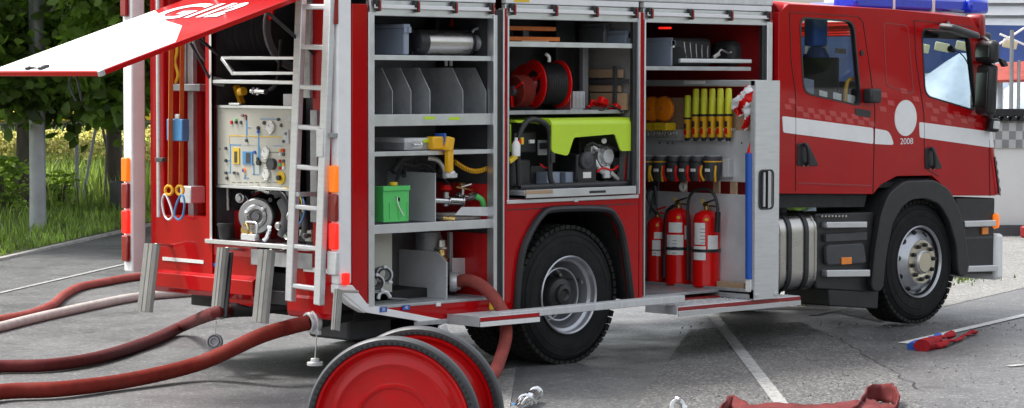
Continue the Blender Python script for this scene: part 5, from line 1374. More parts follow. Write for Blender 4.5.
# red cable drum
def drum_(name, lab, px, py, Y, R, w, red='extred', ax=(.85, -.5, 0), hubm='dgrey', cable='black', group=None, flange=True, openc=False):
    c = S(px, py, Y); ax = V(ax).normalized()
    o = thing(name, lab, 'hose reel' if 'hose' in name else 'cable reel', c-V((0, 0, R)), group)
    for s in (-1, 1):
        if flange: part('flange', MB().lathe([(R*(.55 if openc else .32), -.004), (R*(.6 if openc else .4), -.008), (R*.9, -.008), (R, -.004), (R, .004), (R*(.55 if openc else .32), .004)], c+ax*(s*w/2), ax, 40, close=True), red, o, 0)
    prof = []
    n = max(4, int(w/.022))
    for k in range(n):
        z = -w/2+.006+(w-.012)*k/n; dz = (w-.012)/n
        prof += [(R*.80, z), (R*.87, z+dz*.5), (R*.80, z+dz*.98)]
    part('winding', MB().lathe([(.0, prof[0][1])]+prof+[(0, prof[-1][1])], c, ax, 40), cable, o, 0)
    if not flange:
        pr_ = [(R*.28, -.004)]
        for k in range(7): r_ = R*(.30+.075*k); pr_ += [(r_, .0), (r_+R*.035, -.012), (r_+R*.07, .0)]
        part('coil_face', MB().lathe(pr_, c-ax*(w/2-.004), ax, 40), 'hosered', o, 0)
    part('hub', MB().lathe([(0, -.02), (R*.22, -.02), (R*.30, -.005), (R*.32, .01), (0, .011)], c-ax*(w/2+.008), ax, 28), hubm, o, 0)
    for k in range(3):
        an = k*2.09+.5; x, y, z = basis(ax)
        part('spoke', MB().bar(c-ax*(w/2+.012)+(x*math.cos(an)+y*math.sin(an))*R*.2, c-ax*(w/2+.012)+(x*math.cos(an)+y*math.sin(an))*R*.85, .03, .008), red, o, .002)
    return o
drum_('cable_reel', 'red cable reel with blue hub at the right end of the divider shelf', 484, 90, .32, .15, .12, hubm='blue', cable='extred', ax=(.75, .66, 0))
# toolbox flat and yellow nozzle
x0, x1, y0, y1, z0, z1 = bxs(371, 432, 138, 150.5, .05, .35)
o = thing('flat_case', 'flat grey equipment case with silver handle and yellow label', 'equipment case', ((x0+x1)/2, (y0+y1)/2, z0))
part('case_body', MB().box(x0, x1, y0, y1, z0, z1), 'galv', o, .006)
part('case_lid', MB().box(x0-.002, x1+.002, y0-.002, y1, z0+(z1-z0)*.62, z1+.002), 'alup', o, .005)
part('handle', MB().tube([(x0+(x1-x0)*.32, y0-.004, z0+.05), (x0+(x1-x0)*.33, y0-.02, z0+.035), (x0+(x1-x0)*.57, y0-.02, z0+.035), (x0+(x1-x0)*.58, y0-.004, z0+.05)], .006), 'chrome', o, 0)
part('handle_plate', MB().box(x0+(x1-x0)*.27, x0+(x1-x0)*.63, y0-.003, y0-.0005, z0+.012, z1-.018), 'aluh', o, 0)
part('yellow_label', MB().box(x0+(x1-x0)*.66, x1-.004, y0-.006, y0-.003, z1-.03, z1-.008), 'lime', o, 0)
o = thing('yellow_nozzle', 'yellow nozzle hanging over the shelf edge beside the flat case', 'nozzle', S(449, 170, -.02))
mb = MB().obox(S(437, 143, .04), (.15, .09, .09), (0, 0, 0)).obox(S(447, 144, .0), (.07, .08, .10), (0, .2, 0)).bar(S(449, 148, -.01), S(449, 172, -.01), .05, .05)
part('nozzle_body', mb, 'yel2', o, .012)
part('blue_band', MB().obox(S(440.5, 142, .035), (.02, .10, .12)), 'blue', o, .004)
part('coupling', MB().lathe([(.03, 0), (.05, .005), (.052, .03), (.04, .035), (.03, .05), (0, .05)], S(450, 178, .0), (0, 0, 1), 24), 'alu', o, 0)
# coiled yellow air hose
pts = []
A_, B_ = S(455, 162, .12), S(492, 166, .08)
for k in range(220):
    t = k/219; c = A_.lerp(B_, t)+V((0, 0, -.05*math.sin(math.pi*t)))
    pts.append(c+V((0, .014*math.cos(k*.62), .014*math.sin(k*.62))))
one('coiled_air_hose', MB().tube(pts, .0045, n=6, sm=2), 'yel2', 'thin coiled yellow air hose stretched under the third shelf', 'air hose')
# green box
x0, x1, y0, y1, z0, z1 = bxs(372, 408.5, 186, 222, .06, .12)
o = thing('green_box', 'bright green open-front plastic box with a small yellow knob on top', 'plastic box', ((x0+x1)/2, (y0+y1)/2, z0))
part('box_body', MB().plate([(x0, z0), (x1, z0), (x1+.004, z1), (x0-.004, z1)], [rpoly([(x0+.12, z0+.16), (x1-.12, z0+.16), (x1-.11, z1-.06), (x0+.11, z1-.06)], .01)], 'xz', y0, y0+.012).box(x0, x0+.012, y0+.013, y1, z0, z1).box(x1-.012, x1, y0+.013, y1, z0, z1).box(x0+.013, x1-.013, y0+.013, y1, z0, z0+.01).box(x0+.013, x1-.013, y1-.012, y1, z0+.011, z1), 'green', o, .002)
for k in range(3): part('wall_rib', MB().box(x0+.05+k*.08, x0+.062+k*.08, y0-.006, y0, z0+.02, z0+.13), 'green', o, .002)
part('box_rim', MB().box(x0-.01, x1+.01, y0-.01, y0+.008, z1-.03, z1+.004), 'green', o, .004)
part('inner_parts', MB().obox(((x0+x1)/2, y0+.03, z1-.10), (.09, .04, .05)).cyl(((x0+x1)/2+.02, y0+.0, z1-.09), ((x0+x1)/2+.02, y0+.03, z1-.09), .02), 'dgrey', o, .004)
part('red_part', MB().obox(((x0+x1)/2-.02, y0+.012, z1-.085), (.035, .02, .03)), 'extred', o, .004)
part('tag_string', MB().tube([((x0+x1)/2, y0-.01, z1-.07), ((x0+x1)/2+.01, y0-.014, z1-.13), ((x0+x1)/2+.06, y0-.012, z1-.2)], .004), 'paper', o, 0)
part('yellow_knob', MB().cyl(((x0+x1)/2, y0+.03, z1+.004), ((x0+x1)/2, y0+.03, z1+.03), .03, n=14), 'yellow', o, .006)
# small hose coil white with brass nozzle
c = S(460, 219.5, .25); zc = S(460, 222, .1).z+.02
mb = MB()
for k in range(3): mb.torus((c.x+.01, .28, zc+.002+.022*(k % 2)), (0, .03*k, 1), .16-.022*(k//2), .012, 48, 8)
o = thing('white_hose_coil', 'white hose coil lying flat on the tray under the valves', 'hose', (c.x, .28, zc-.02))
part('coil', mb, 'hosegrey', o, 0)
part('nozzle', MB().cyl(S(443, 218, .12), S(452, 219.5, .08), .016, n=14).cyl(S(449, 219, .09), S(455, 220, .06), .026, n=16), 'brass', o, 0)
tp('green_pipe', MB().tube([S(476, 196, .12), S(482, 200, .10), S(484, 207, .10)], .02), 'green', bev=0)
# storz couplings on the board
for i, (px, py) in enumerate(((384.5, 275), (376.5, 283))):
    c = S(px, py, .1)
    o = thing('hose_coupling', ['silver hose coupling held in the upper right of the pair', 'silver hose coupling held in the lower left of the pair'][i], 'hose coupling', c-V((0, 0, .06)), 'silver couplings in the bottom rear locker')
    part('ring', MB().lathe([(.036, 0), (.055, 0), (.062, .01), (.062, .035), (.05, .04), (.05, .16), (.036, .16)], c, (.5, .85, 0), 30, close=True), 'alu', o, 0)
    part('seal', MB().torus(c+V((-.002, -.004, 0)), (.5, .85, 0), .042, .007, 28, 8), 'black', o, 0)
    part('lug', MB().obox(c+V((0, 0, .055)), (.03, .03, .02)), 'alu', o, .004); part('lug', MB().obox(c+V((.03, -.02, -.05)), (.03, .03, .02)), 'alu', o, .004)
o = thing('coupling_spanner', 'curved silver coupling spanner on the locker floor', 'spanner', S(386, 298, .12))
part('hook', MB().tube([S(378, 299, .1), S(380, 293, .1), S(386, 292, .1), S(390, 297, .1)], .014), 'alu', o, 0)
part('handle', MB().bar(S(389, 298, .12), S(406, 299, .2), .03, .01), 'mgrey', o, .003)

# ---- middle locker
for i, (pt, dz) in enumerate(((26.5, 0), (37.5, 0))):
    pass
o = thing('plank_stack', 'orange-brown timber planks stacked on the middle locker top shelf', 'planks', S(530, 43, .2))
for i, (a, b_, y, Yd) in enumerate(((507, 556, 27.5, .18), (507, 560, 38.0, .14))):
    p0, p1 = S(a, y, Yd), S(b_, y+1, Yd)
    part('plank', MB().box(p0.x, p1.x, Yd, Yd+.16, p0.z-.018, p0.z+.012), 'orange_strap', o, .003)
part('spacer', MB().box(S(523, 33, .2).x, S(529, 33, .2).x, .2, .3, S(525, 37, .2).z, S(525, 29, .2).z), 'black', o, .004)
part('light_edge', MB().box(S(520, 41, .1).x, S(547, 41, .1).x, .08, .1, S(530, 42.4, .1).z, S(530, 40.5, .1).z), 'wood', o, 0)
tp('inner_post', MB().box(S(583, 70, .3).x, S(588.5, 70, .3).x, .3, .34, S(585, 112, .3).z, S(585, 46, .3).z), 'mgrey', bev=.004)
tp('inner_wall', MB().box(S(556, 70, .45).x, S(575, 70, .45).x, .45, .5, S(565, 112, .45).z, S(565, 20, .45).z), 'black', bev=.004)
drum_('hose_reel', 'small reel of red hose nearest the rear of the middle locker', 519, 91, .22, .135, .13, cable='hosered', flange=False, ax=(.95, .1, 0), hubm='dgrey')
drum_('hose_reel', 'dark red hose reel standing behind the two front reels', 532, 84, .44, .15, .12, cable='hosered', hubm='dred', ax=(.95, .2, 0))
drum_('cable_reel', 'large red-flanged cable reel holding black cable beside the red hose reel', 546, 84, .26, .175, .22, cable='black', ax=(.97, -.2, 0), hubm='dred', openc=True)
o = thing('cable_plug', 'white plug end hanging in front of the black cable reel', 'plug', S(548, 57, .15))
part('plug', MB().tube([S(546, 54, .15), S(549, 57, .15), S(549, 62, .15)], .012), 'paper', o, 0)
# ribbed grey block
x0, x1, y0, y1, z0, z1 = bxs(560, 584, 92, 110, .16, .12)
mb = MB().box(x0, x1, y0+.01, y1, z0, z1)
for k in range(9): mb.box(x0+(x1-x0)*(k+.15)/9, x0+(x1-x0)*(k+.65)/9, y0-.012, y0+.009, z0+.01, z1+.006)
mb.xf(Matrix.Translation(((x0+x1)/2, 0, z0)) @ Matrix.Shear('XY', 4, (0, 0)) @ Matrix.Translation((-(x0+x1)/2, 0, -z0)))
one('ribbed_block', mb, 'aluh', 'small ribbed silver block standing between reels and wooden boards', 'ribbed block', bev=.002)
o = thing('board_stack', 'plain plywood boards standing behind the red cables', 'boards', S(605, 110, .45))
xw = xb2-.004
for (a, b_, t, bt, th, m_) in ((589, 622, 69.5, 78, .02, 'wood'), (589, 620, 85, 92, .02, 'wood'), (590, 626, 93, 110, .03, 'wood')):
    q0, q1 = Rr(a, t, xw-th), Rr(b_, bt, xw-th)
    part('board', MB().box(xw-th, xw-.001, q1.y, q0.y, q1.z, q0.z), m_, o, .002)
q0, q1 = Rr(586, 79, xw-.04), Rr(628, 84, xw-.04)
part('strap', MB().box(xw-.04, xw-.03, q1.y, q0.y, q1.z, q0.z), 'dgrey', o, 0)
part('batten', MB().box(xw-.05, xw-.03, Rr(620, 90, xw).y, Rr(617, 90, xw).y, Rr(618, 110, xw).z, Rr(618, 66, xw).z), 'dgrey', o, 0)
mb = MB(); random.seed(12)
for k in range(5):
    pts = [S(586+random.random()*8, 105+random.random()*5, .2)]
    for j in range(5): pts.append(S(591+j*7+random.uniform(-3, 3), 100+j*1.2+random.random()*9, .15+random.random()*.12))
    mb.tube(pts, .008, n=6)
o = thing('red_cable_bundle', 'loose tangle of red jump cables lying over the shelf edge', 'cables', S(605, 112, .2))
part('cables', mb, 'extred', o, 0)
part('clamp', MB().obox(S(603, 101, .15), (.09, .05, .05), (.2, .3, .2)), 'extred', o, .01); part('clamp', MB().obox(S(618, 108, .15), (.10, .04, .04), (.2, .5, .2)), 'extred', o, .01)
part('dark_cable', MB().tube([S(590, 108, .14), S(602, 110, .12), S(612, 106, .12), S(622, 112, .12)], .008, n=6), 'black', o, 0)
# ---- generator
gy0, gdep = .03, .5
gx0, gx1 = S(510, 150, gy0).x+.10, S(634, 150, gy0).x
gz0, gz1 = S(570, 188, gy0).z, S(570, 118, gy0).z
o = thing('generator', 'portable generator with lime cover and black tube frame in the middle locker', 'generator', ((gx0+gx1)/2, gy0+gdep/2, gz0))
fr = MB()
gm = S(553, 150, gy0).x
for yy in (gy0+.03, gy0+gdep-.03):
    fr.tube([(gx0+.02, yy, gz0+.03), (gx0+.01, yy, gz1-.16), (gx0+.10, yy, gz1-.02), (gm-.10, yy, gz1-.02), (gm-.01, yy, gz1-.10), (gm, yy, gz0+.10), (gm+.04, yy, gz0+.02)], .02, n=12)
fr.tube([(gx1-.03, gy0+.03, gz0+.04), (gx1-.02, gy0+.03, gz1-.2), (gx1-.06, gy0+.05, gz1-.08)], .02)
for yy in (gy0+.03, gy0+gdep-.03): fr.tube([(gx0+.02, yy, gz0+.02), (gx1-.03, yy, gz0+.02)], .02)
part('tube_frame', fr, 'black', o, 0)
# cover : front sheet with cutout + rounded top
cx0 = S(552, 130, gy0).x
zc1 = gz1
cp2 = [(cx0, S(560, 152, gy0).z), (cx0, zc1-.05), (gx1, zc1-.05), (gx1+.0, S(630, 151, gy0).z), (S(621, 151, gy0).x, S(621, 151, gy0).z), (S(615, 137, gy0).x, S(615, 134, gy0).z), (S(574, 135, gy0).x, S(574, 137.5, gy0).z), (S(568, 156, gy0).x, S(568, 156, gy0).z)]
part('cover', MB().prism(rpoly(cp2, [.03, .0, .0, .05, .02, .02, .02, .03]), 'xz', gy0, gy0+.012), 'lime', o, 0)
top = MB(); n = 8
sec = [(gy0, zc1-.052)]+[(gy0+.06-.06*math.cos(R_(90*k/n)), zc1-.05+.05*math.sin(R_(90*k/n))) for k in range(n+1)]+[(gy0+gdep, zc1), (gy0+gdep, zc1-.02), (gy0+.02, zc1-.052)]
top.prism(sec, 'yz', cx0, gx1); part('cover_top', top, 'lime', o, .01)
top2 = MB(); top2.prism([(gy0+.05, zc1-.03), (gy0+.08, zc1-.012), (gy0+gdep, zc1-.012), (gy0+gdep, zc1-.03)], 'yz', gx0+.02, cx0-.004); part('cover_top', top2, 'lime', o, .004)
part('rear_flap', MB().box(gx0+.0, gx0+.01, gy0+.1, gy0+gdep-.05, gz1-.24, gz1-.04), 'lime', o, .004)
part('cover_knob', MB().box(cx0-.02, cx0+.02, gy0-.016, gy0, zc1-.32, zc1-.25), 'black', o, .004)
part('cover_knob', MB().box(gx1-.03, gx1+.01, gy0-.016, gy0, zc1-.32, zc1-.25), 'black', o, .004)
# left control box
part('control_box', MB().box(gx0+.06, gm-.05, gy0+.12, gy0+.35, gz0+.26, gz1-.10), 'black', o, .01)
part('meter_panel', MB().box(S(538, 145, .14).x, S(552, 145, .14).x, gy0+.10, gy0+.118, S(545, 155, .14).z, S(545, 140, .14).z), 'galv', o, .003)
part('meter', MB().box(S(540, 145, .12).x, S(550, 145, .12).x, gy0+.094, gy0+.099, S(545, 149, .12).z, S(545, 143, .12).z), 'black', o, 0)
part('label', MB().box(S(533, 140, .1).x, S(538, 140, .1).x, gy0+.104, gy0+.118, S(545, 143, .12).z, S(545, 139.5, .12).z), 'paper', o, 0)
bx2 = MB()
for (a, b_, t, bt, yy) in ((511, 531, 160, 187, .12), (577, 597, 154, 187, .10), (600, 622, 150, 160, .2), (531, 546, 165, 187, .25), (605, 630, 168, 187, .22)):
    part('housing', MB().box(S(a, t, yy).x, S(b_, t, yy).x, yy, yy+.2, max(gz0, S(a, bt, yy).z), S(a, t, yy).z), 'black', o, .015)
bt = MB().box(S(547, 172, .14).x, S(560, 172, .14).x, .14, .3, gz0, S(553, 172, .14).z).box(S(566, 172, .14).x, S(576, 172, .14).x, .14, .3, gz0, S(570, 172, .14).z)
part('battery', bt, 'bluebox', o, .006)
en = MB(); ec = S(606, 156, .15)
en.cyl(ec+V((0, .12, 0)), ec, .085, n=28).cyl(ec, ec+V((0, -.03, 0)), .055, n=20)
for k in range(8): an = k*.785; en.cyl(ec+V((.065*math.cos(an), 0, .065*math.sin(an))), ec+V((.065*math.cos(an), -.015, .065*math.sin(an))), .008, n=6)
en.obox(S(598, 150, .2), (.10, .1, .06), (0, .4, 0)).tube([S(594, 160, .14), S(600, 170, .13), S(610, 176, .12)], .02).cyl(S(606, 178, .12), S(606, 166, .12), .03)
part('engine_block', en, 'alu', o, .003)
part('engine_fins', MB().box(S(612, 160, .22).x, S(622, 160, .22).x, .2, .34, S(612, 172, .22).z, S(612, 146, .22).z), 'dgrey', o, .004)
part('recoil_starter', MB().lathe([(0, -.03), (.02, -.03), (.03, -.022), (.062, -.018), (.066, 0), (0, .0)], S(586, 160, .09), (0, 1, 0), 24), 'dgrey', o, 0)
part('hose_pipe', MB().tube([S(586, 146, .12), S(592, 143, .1), S(600, 147, .1), S(607, 145, .12), S(616, 149, .12)], .010), 'black', o, 0)
part('hose_pipe', MB().tube([S(597, 172, .1), S(603, 168, .09), (S(612, 170, .09)), S(618, 166, .1)], .008), 'extred', o, 0)
part('carburettor', MB().obox(S(590, 150, .14), (.07, .06, .06), (.2, .1, .3)).cyl(S(592, 146, .12), S(597, 150, .10), .018), 'satin', o, .004)
part('engine_bracket', MB().obox(S(614, 176, .1), (.10, .03, .03), (0, .6, 0)).obox(S(603, 183, .1), (.16, .03, .02), (0, .1, 0)), 'satin', o, .003)
part('caution_label', MB().box(S(583, 168, .098).x, S(591, 168, .098).x, .096, .0985, S(587, 178, .1).z, S(587, 172, .1).z), 'paper', o, 0)
part('white_knob', MB().cyl(S(604, 141, .12), S(604, 141, .10), .02, n=14), 'paper', o, .003)
part('bottle', MB().lathe([(0, 0), (.03, 0), (.032, .08), (.02, .10), (.012, .11), (.012, .13), (0, .13)], S(516, 156, .02)+V((0, 0, -.0)), (0, 0, 1), 18), 'paper', o, 0)
part('red_cap', MB().obox(S(518, 142.5, .03), (.10, .03, .03), (0, -.25, 0)), 'extred', o, .006); part('red_wire', MB().tube([S(540, 164, .12), S(546, 168, .1), S(551, 164, .12)], .006), 'extred', o, 0)
part('yellow_clip', MB().obox(S(522, 141, .02), (.02, .02, .05)).obox(S(512, 159, .02), (.08, .04, .03), (0, -.5, 0)), 'yellow', o, .003)
rd = MB().bar(S(627, 156, .1), S(625, 185, .1), .016, .012); part('red_tube', rd, 'extred', o, 0)
# slide-out tray under the generator
tx0, tx1 = S(525, 190, -.03).x, S(634, 190, -.03).x
tp('slide_tray', MB().box(tx0, tx1, -.03, .55, S(580, 193.5, -.03).z, gz0-.004), 'alu', bev=.004)
tp('tray_front', MB().box(tx0, tx1+.01, -.045, -.031, S(580, 196, -.04).z, S(580, 188, -.04).z), 'aluh', bev=.003)
tp('tray_slot', MB().box(S(590, 191, -.05).x, S(606, 191, -.05).x, -.049, -.0455, S(598, 193, -.05).z, S(598, 190.5, -.05).z), 'black', bev=0)
tp('tray_label', MB().box(S(526, 191, -.05).x, S(553, 191, -.05).x, -.048, -.0455, S(540, 194, -.05).z, S(540, 190, -.05).z), 'wood', bev=0)
# ---- right locker top contents
x = S(676, 50, .3)
o = thing('tool_rack', 'row of dark shovels and tools standing on the right locker shelf', 'tools', S(690, 66, .3))
part('tool_block', MB().box(S(672, 55, .35).x, S(712, 55, .35).x, .35, .6, S(690, 66, .3).z, S(690, 38, .35).z), 'dgrey', o, .03)
tl = MB()
for k in range(5): tl.tube([S(684+6*k, 42+1.0*k, .33), S(685+5.6*k, 50, .32), S(686+5.4*k, 57.5, .32)], .005, n=6)
part('tool_rods', tl, 'alu', o, 0)
part('dark_disc', MB().cyl(S(677, 56, .25), S(677, 56, .3), .07, n=24), 'black', o, .004)
o = thing('shelf_machine', 'dark rounded machine with a silver lever on the right locker shelf', 'machine', S(735, 62, .3))
part('shell', MB().obox(S(738, 55, .4), (.42, .24, .2), (0, .1, 0)), 'dgrey', o, .06)
part('lever', MB().tube([S(713, 56.5, .2), S(718, 53, .2), S(721, 50, .2), S(728, 53, .2), S(731, 52, .2)], .010).obox(S(716, 56, .2), (.08, .02, .02), (0, -.4, 0)), 'steel', o, 0)
tp('sliding_bar', MB().box(S(681, 60, .05).x, S(752, 60, .05).x, .05, .08, S(715, 63, .05).z, S(715, 58.8, .05).z), 'alu', bev=.006)
tp('locker_lamp', MB().cyl(S(665, 29, .3), S(665, 27, .3), .05, n=16), 'lamp_red_on', bev=0)
# ---- left recess: orange straps with carabiners and blue box
for i, (xt, xb) in enumerate(((171.5, 170.0), (182.5, 181.0))):
    t, b_ = Rr(xt, 20, -.03-.06*(1-i)), Rr(xb, 186, -.05-.04*(1-i))
    o = thing('safety_strap', ['orange strap with carabiner, nearer the far corner post', 'orange strap with carabiner, next to the grey channel'][i], 'safety strap', b_, 'orange straps hanging in the rear recess')
    part('webbing', MB().bar(t, b_, .006, .036, up=(1, 0, 0)), 'orange_strap', o, 0)
    part('yellow_ring', MB().torus(b_+V((-.01, 0, -.03)), (1, .3, 0), .032, .011, 20, 8), 'yel2', o, 0)
    c = b_+V((-.015, .02-.03*i, -.155))
    k = .02 if i == 0 else -.02
    part('carabiner', MB().tube([c+V((0, .0+k, .095)), c+V((0, .045+k*.5, .04)), c+V((0, .05-k, -.05)), c+V((0, 0-k, -.085)), c+V((0, -.052-k, -.05)), c+V((0, -.04+k*.5, .04))], .008, n=8, closed=True), 'pblue' if i else 'alu', o, 0)
x0, x1, y0, y1, z0, z1 = bxr(166.5, 182, 119, 141, -.07, .065, False)
o = thing('blue_case', 'small pale blue plastic case hanging behind the orange straps', 'case', ((x0+x1)/2, (y0+y1)/2, z0))
part('case_body', MB().box(x0, x1, y0, y1, z0, z1), 'pblue', o, .008)
part('white_cap', MB().box(x0, x1-.02, y0+.04, y0+.09, z1, z1+.035), 'paper', o, .008)
o = thing('black_cup', 'black ribbed cup standing on the silver shelf of the pump bay', 'cup', V((.03, Rr(224, 236, .03).y, zf+.001)))
p = V((.06, Rr(224.5, 236, .05).y, zf+.001))
part('cup_body', MB().lathe([(0, 0), (.045, 0), (.05, .03), (.058, .09), (.062, .095), (.062, .11), (.05, .115), (0, .10)], p, (0, 0, 1), 24), 'black', o, 0)
# ================================================================== HOSES
def hose(name, label, pts, r, m, end=None, cat='hose', group=None):
    o = thing(name, label, cat, V((pts[0].x, pts[0].y, 0)), group)
    part('hose_body', MB().tube(pts, r, n=16, sm=10), m, o, 0)
    return o
grp = 'fire hoses running across the road'
HR = .062
pC = Rr(311, 322, .0)
pts = [G(-60, 404, HR), G(0, 392, HR), G(60, 389, HR), G(130, 380, HR+.0), G(200, 363, HR+.06), Rr(258, 337, -.35), Rr(290, 327, -.10), pC]
h1 = hose('fire_hose', 'thick red hose nearest the camera, ending in a silver coupling', pts, .052, 'hosered', group=grp)
part('coupling', MB().lathe([(.055, -.03), (.066, -.028), (.07, -.02), (.07, .0), (.085, .004), (.085, .03), (.07, .034), (.066, .05), (0, .05)], pC, (1, -.12, .12), 30), 'alu', h1, 0)
part('coupling_lugs', MB().obox(pC+V((.02, 0, .085)), (.03, .05, .02)).obox(pC+V((.02, -.05, -.07)), (.03, .04, .03)).obox(pC+V((.02, .06, -.05)), (.03, .03, .03)), 'alu', h1, .004)
part('pipe_stub', MB().cyl(pC+V((.05, 0, 0)), pC+V((.4, -.05, .05)), .05, n=20), 'chassis', h1, 0)
pts = [G(-60, 370, .05), G(0, 366.5, .05), G(50, 365, .05), G(100, 357, .05), G(150, 341, .05), G(185, 325, .09), Rr(212, 314, -.2), Rr(232, 311, .0), Rr(260, 310, .2)]
hose('fire_hose', 'dark red hose passing below the hanging metal steps', pts, .046, 'hosedark', group=grp)
part('sleeve', MB().tube([Rr(219, 312, -.12), Rr(245, 309, .06), Rr(300, 304, .35), Rr(340, 303, .6)], .05, n=14), 'black', bpy.data.objects['fire_hose.001'], 0)
pts = [G(-60, 341, .04), G(0, 327, .04), G(40, 317, .04), G(90, 306, .04), G(130, 298, .04), G(170, 294, .04), G(230, 290, .04)]
hose('fire_hose', 'pale dusty hose in front of the faded red one', pts, .042, 'hosegrey', group=grp)
pts = [G(-60, 332, .04), G(0, 320, .04), G(30, 314, .04), G(52, 305, .04), G(64, 295, .04), G(80, 287, .04), G(105, 282, .04), G(135, 277, .04), G(190, 272, .04)]
hose('fire_hose', 'faded pinkish red hose with an s-bend, farthest of the four', pts, .040, 'hosepink', group=grp)
# hose out of the lower locker
c0 = S(458, 282, .22)
pts = [c0, S(468, 280, .12), S(482, 286, .0), S(495, 299, -.10), S(504, 316, -.18), S(506, 336, -.26), S(501, 356, -.38), G(493, 374, .12), G(478, 384, .06), G(455, 382, .06), G(420, 385, .06)]
h5 = hose('fire_hose', 'red hose bending out of the lower rear locker down to the ground', pts, .044, 'hosepink')
part('coupling', MB().lathe([(.05, -.02), (.066, -.018), (.072, .0), (.072, .03), (.06, .034), (.056, .06), (0, .06)], c0+V((-.02, .04, 0)), (.75, -.65, -.0), 30), 'alu', h5, 0)
# ================================================================== HOSE REEL CART
wc = G(392, 516); AX = V((.83, .558, 0)).normalized(); RW = .425
sp = .50
cart = thing('hose_reel_cart', 'hose reel cart with two large red disc wheels and black toothed rims', 'hose cart', wc+AX*sp/2)
for i in range(2):
    c = wc+AX*(sp*i)+V((0, 0, RW)); s = 1
    w_ = part('wheel', MB().lathe([(.0, .040), (.15, .040), (.172, .038), (.180, .030), (.188, .028), (.196, .036), (.21, .038), (.262, .036), (.280, .032), (.290, .024), (.298, .024), (.310, .032), (.345, .032), (.360, .018), (.368, -.006), (.377, -.010), (.385, .0), (.385, .03), (0, .06)], c, AX, 80), 'red' if False else 'cartred', cart, 0)
    part('rim_tyre', MB().lathe([(.383, .028), (.383, -.004), (.388, -.012), (.412, -.012), (.420, -.004), (RW, .010), (RW, .040), (.414, .05), (.388, .05)], c, AX, 96, close=True), 'tyregrey', w_, 0)
    tt = MB(); x, y, z = basis(AX)
    for k in range(84):
        a = 2*math.pi*k/84; d = x*math.cos(a)+y*math.sin(a); tdir = -x*math.sin(a)+y*math.cos(a)
        tt.obox(c+d*.394-AX*.013, (.014, .011, .010), mtx=Matrix((d, tdir, AX)).transposed())
    part('rim_teeth', tt, 'chassis', w_, 0, smooth=0)
part('axle', MB().cyl(wc+V((0, 0, RW))+AX*.03, wc+V((0, 0, RW))+AX*(sp+.03), .03), 'dgrey', cart, 0)
prof = [(0, .08)]
for k in range(7): prof += [(.26, .08+k*.062), (.285, .11+k*.062), (.26, .14+k*.062)]
prof += [(0, .52)]
part('wound_hose', MB().lathe(prof, wc+V((0, 0, RW)), AX, 48), 'hosered', cart, 0)
side = V((.458, -.889, 0))
# ================================================================== GROUND ITEMS
def ribbon(pts, h, th, upv=None):
    mb = MB(); q = [V(p) for p in pts]; sm = []
    for i in range(len(q)-1):
        a, b, c_, d = q[max(i-1, 0)], q[i], q[i+1], q[min(i+2, len(q)-1)]
        for k in range(5):
            t = k/5; sm.append(.5*((2*b)+(c_-a)*t+(2*a-5*b+4*c_-d)*t*t+(3*b-a-3*c_+d)*t**3))
    sm.append(q[-1]); prev = None
    for i, p in enumerate(sm):
        d = (sm[min(i+1, len(sm)-1)]-sm[max(i-1, 0)]).normalized()
        up = V((0, 0, 1)) if upv is None else V(upv); n = d.cross(up).normalized(); u = n.cross(d).normalized()
        r = [mb.bm.verts.new(p+n*sx*th/2+u*(h*hz)) for sx, hz in ((-1, 0), (1, 0), (1.3, .5), (1, 1), (-1, 1), (-1.3, .5))]
        if prev: 
            for k in range(6): mb.bm.faces.new((prev[k], prev[(k+1) % 6], r[(k+1) % 6], r[k]))
        else: mb.bm.faces.new(r[::-1])
        prev = r
    mb.bm.faces.new(prev)
    return mb
gb = G(800, 420)
o = thing('flat_hose_pile', 'dull red layflat hose lying in loose folds on the asphalt', 'flat hose', gb)
def band(rows, th=.012):     # rows of cross-lines (two points each) -> thick bent sheet
    mb = MB(); prev = None; q = []
    for a, b in zip(rows[:-1], rows[1:]):
        for k in range(8):
            t = k/8; t = t*t*(3-2*t); q.append((a[0].lerp(b[0], t), a[1].lerp(b[1], t)))
    q.append(rows[-1])
    for a, b in q:
        m_ = (a+b)/2
        r = [mb.bm.verts.new(a.lerp(b, k/4)+V(noise.noise_vector(a.lerp(b, k/4)*16))*.013) for k in range(5)]
        if prev:
            for k in range(4): mb.bm.faces.new((prev[k], prev[k+1], r[k+1], r[k]))
        prev = r
    return mb
def fold(rows):
    ob = part('fold', band(rows), 'hoseflat', o, 0, smooth=60); sm = ob.modifiers.new('solid', 'SOLIDIFY'); sm.thickness = .010; sm.offset = 0
g = lambda x, y, z=0.0: G(x, y, z)
# open loop standing on its edge at the right
fold([(g(840, 418, .01), g(846, 409, .03)), (g(853, 412, .01), g(858, 404, .06)), (g(864, 406, .01), g(866, 392, .09)), (g(868, 403, .005), g(867, 386, .115)), (g(880, 402, .005), g(880, 383.5, .12)), (g(892, 403, .005), g(893, 384, .115))])
fold([(g(892, 403, .005), g(893, 384, .115)), (g(898, 408, .005), g(900, 395, .09)), (g(893, 413, .0), g(896, 405, .05)), (g(878, 416, .0), g(880, 403, .05)), (g(862, 416, .0), g(866, 398, .06))])
fold([(g(700, 424, .01), g(715, 414, .03)), (g(712, 416, .01), g(722, 406, .05)), (g(720, 411, .02), g(729, 397, .07)), (g(731, 408, .01), g(735, 394, .08)), (g(741, 414, .0), g(744, 402, .05)), (g(752, 420, .0), g(757, 408, .03))])
fold([(g(738, 424, .0), g(741, 406, .05)), (g(765, 422, .0), g(768, 403.5, .05)), (g(790, 422, .0), g(792, 404, .045)), (g(815, 424, .0), g(815, 406, .04)), (g(835, 422, .0), g(834, 403, .05)), (g(860, 421, .0), g(856, 401, .05)), (g(885, 424, .0), g(878, 404, .045))])
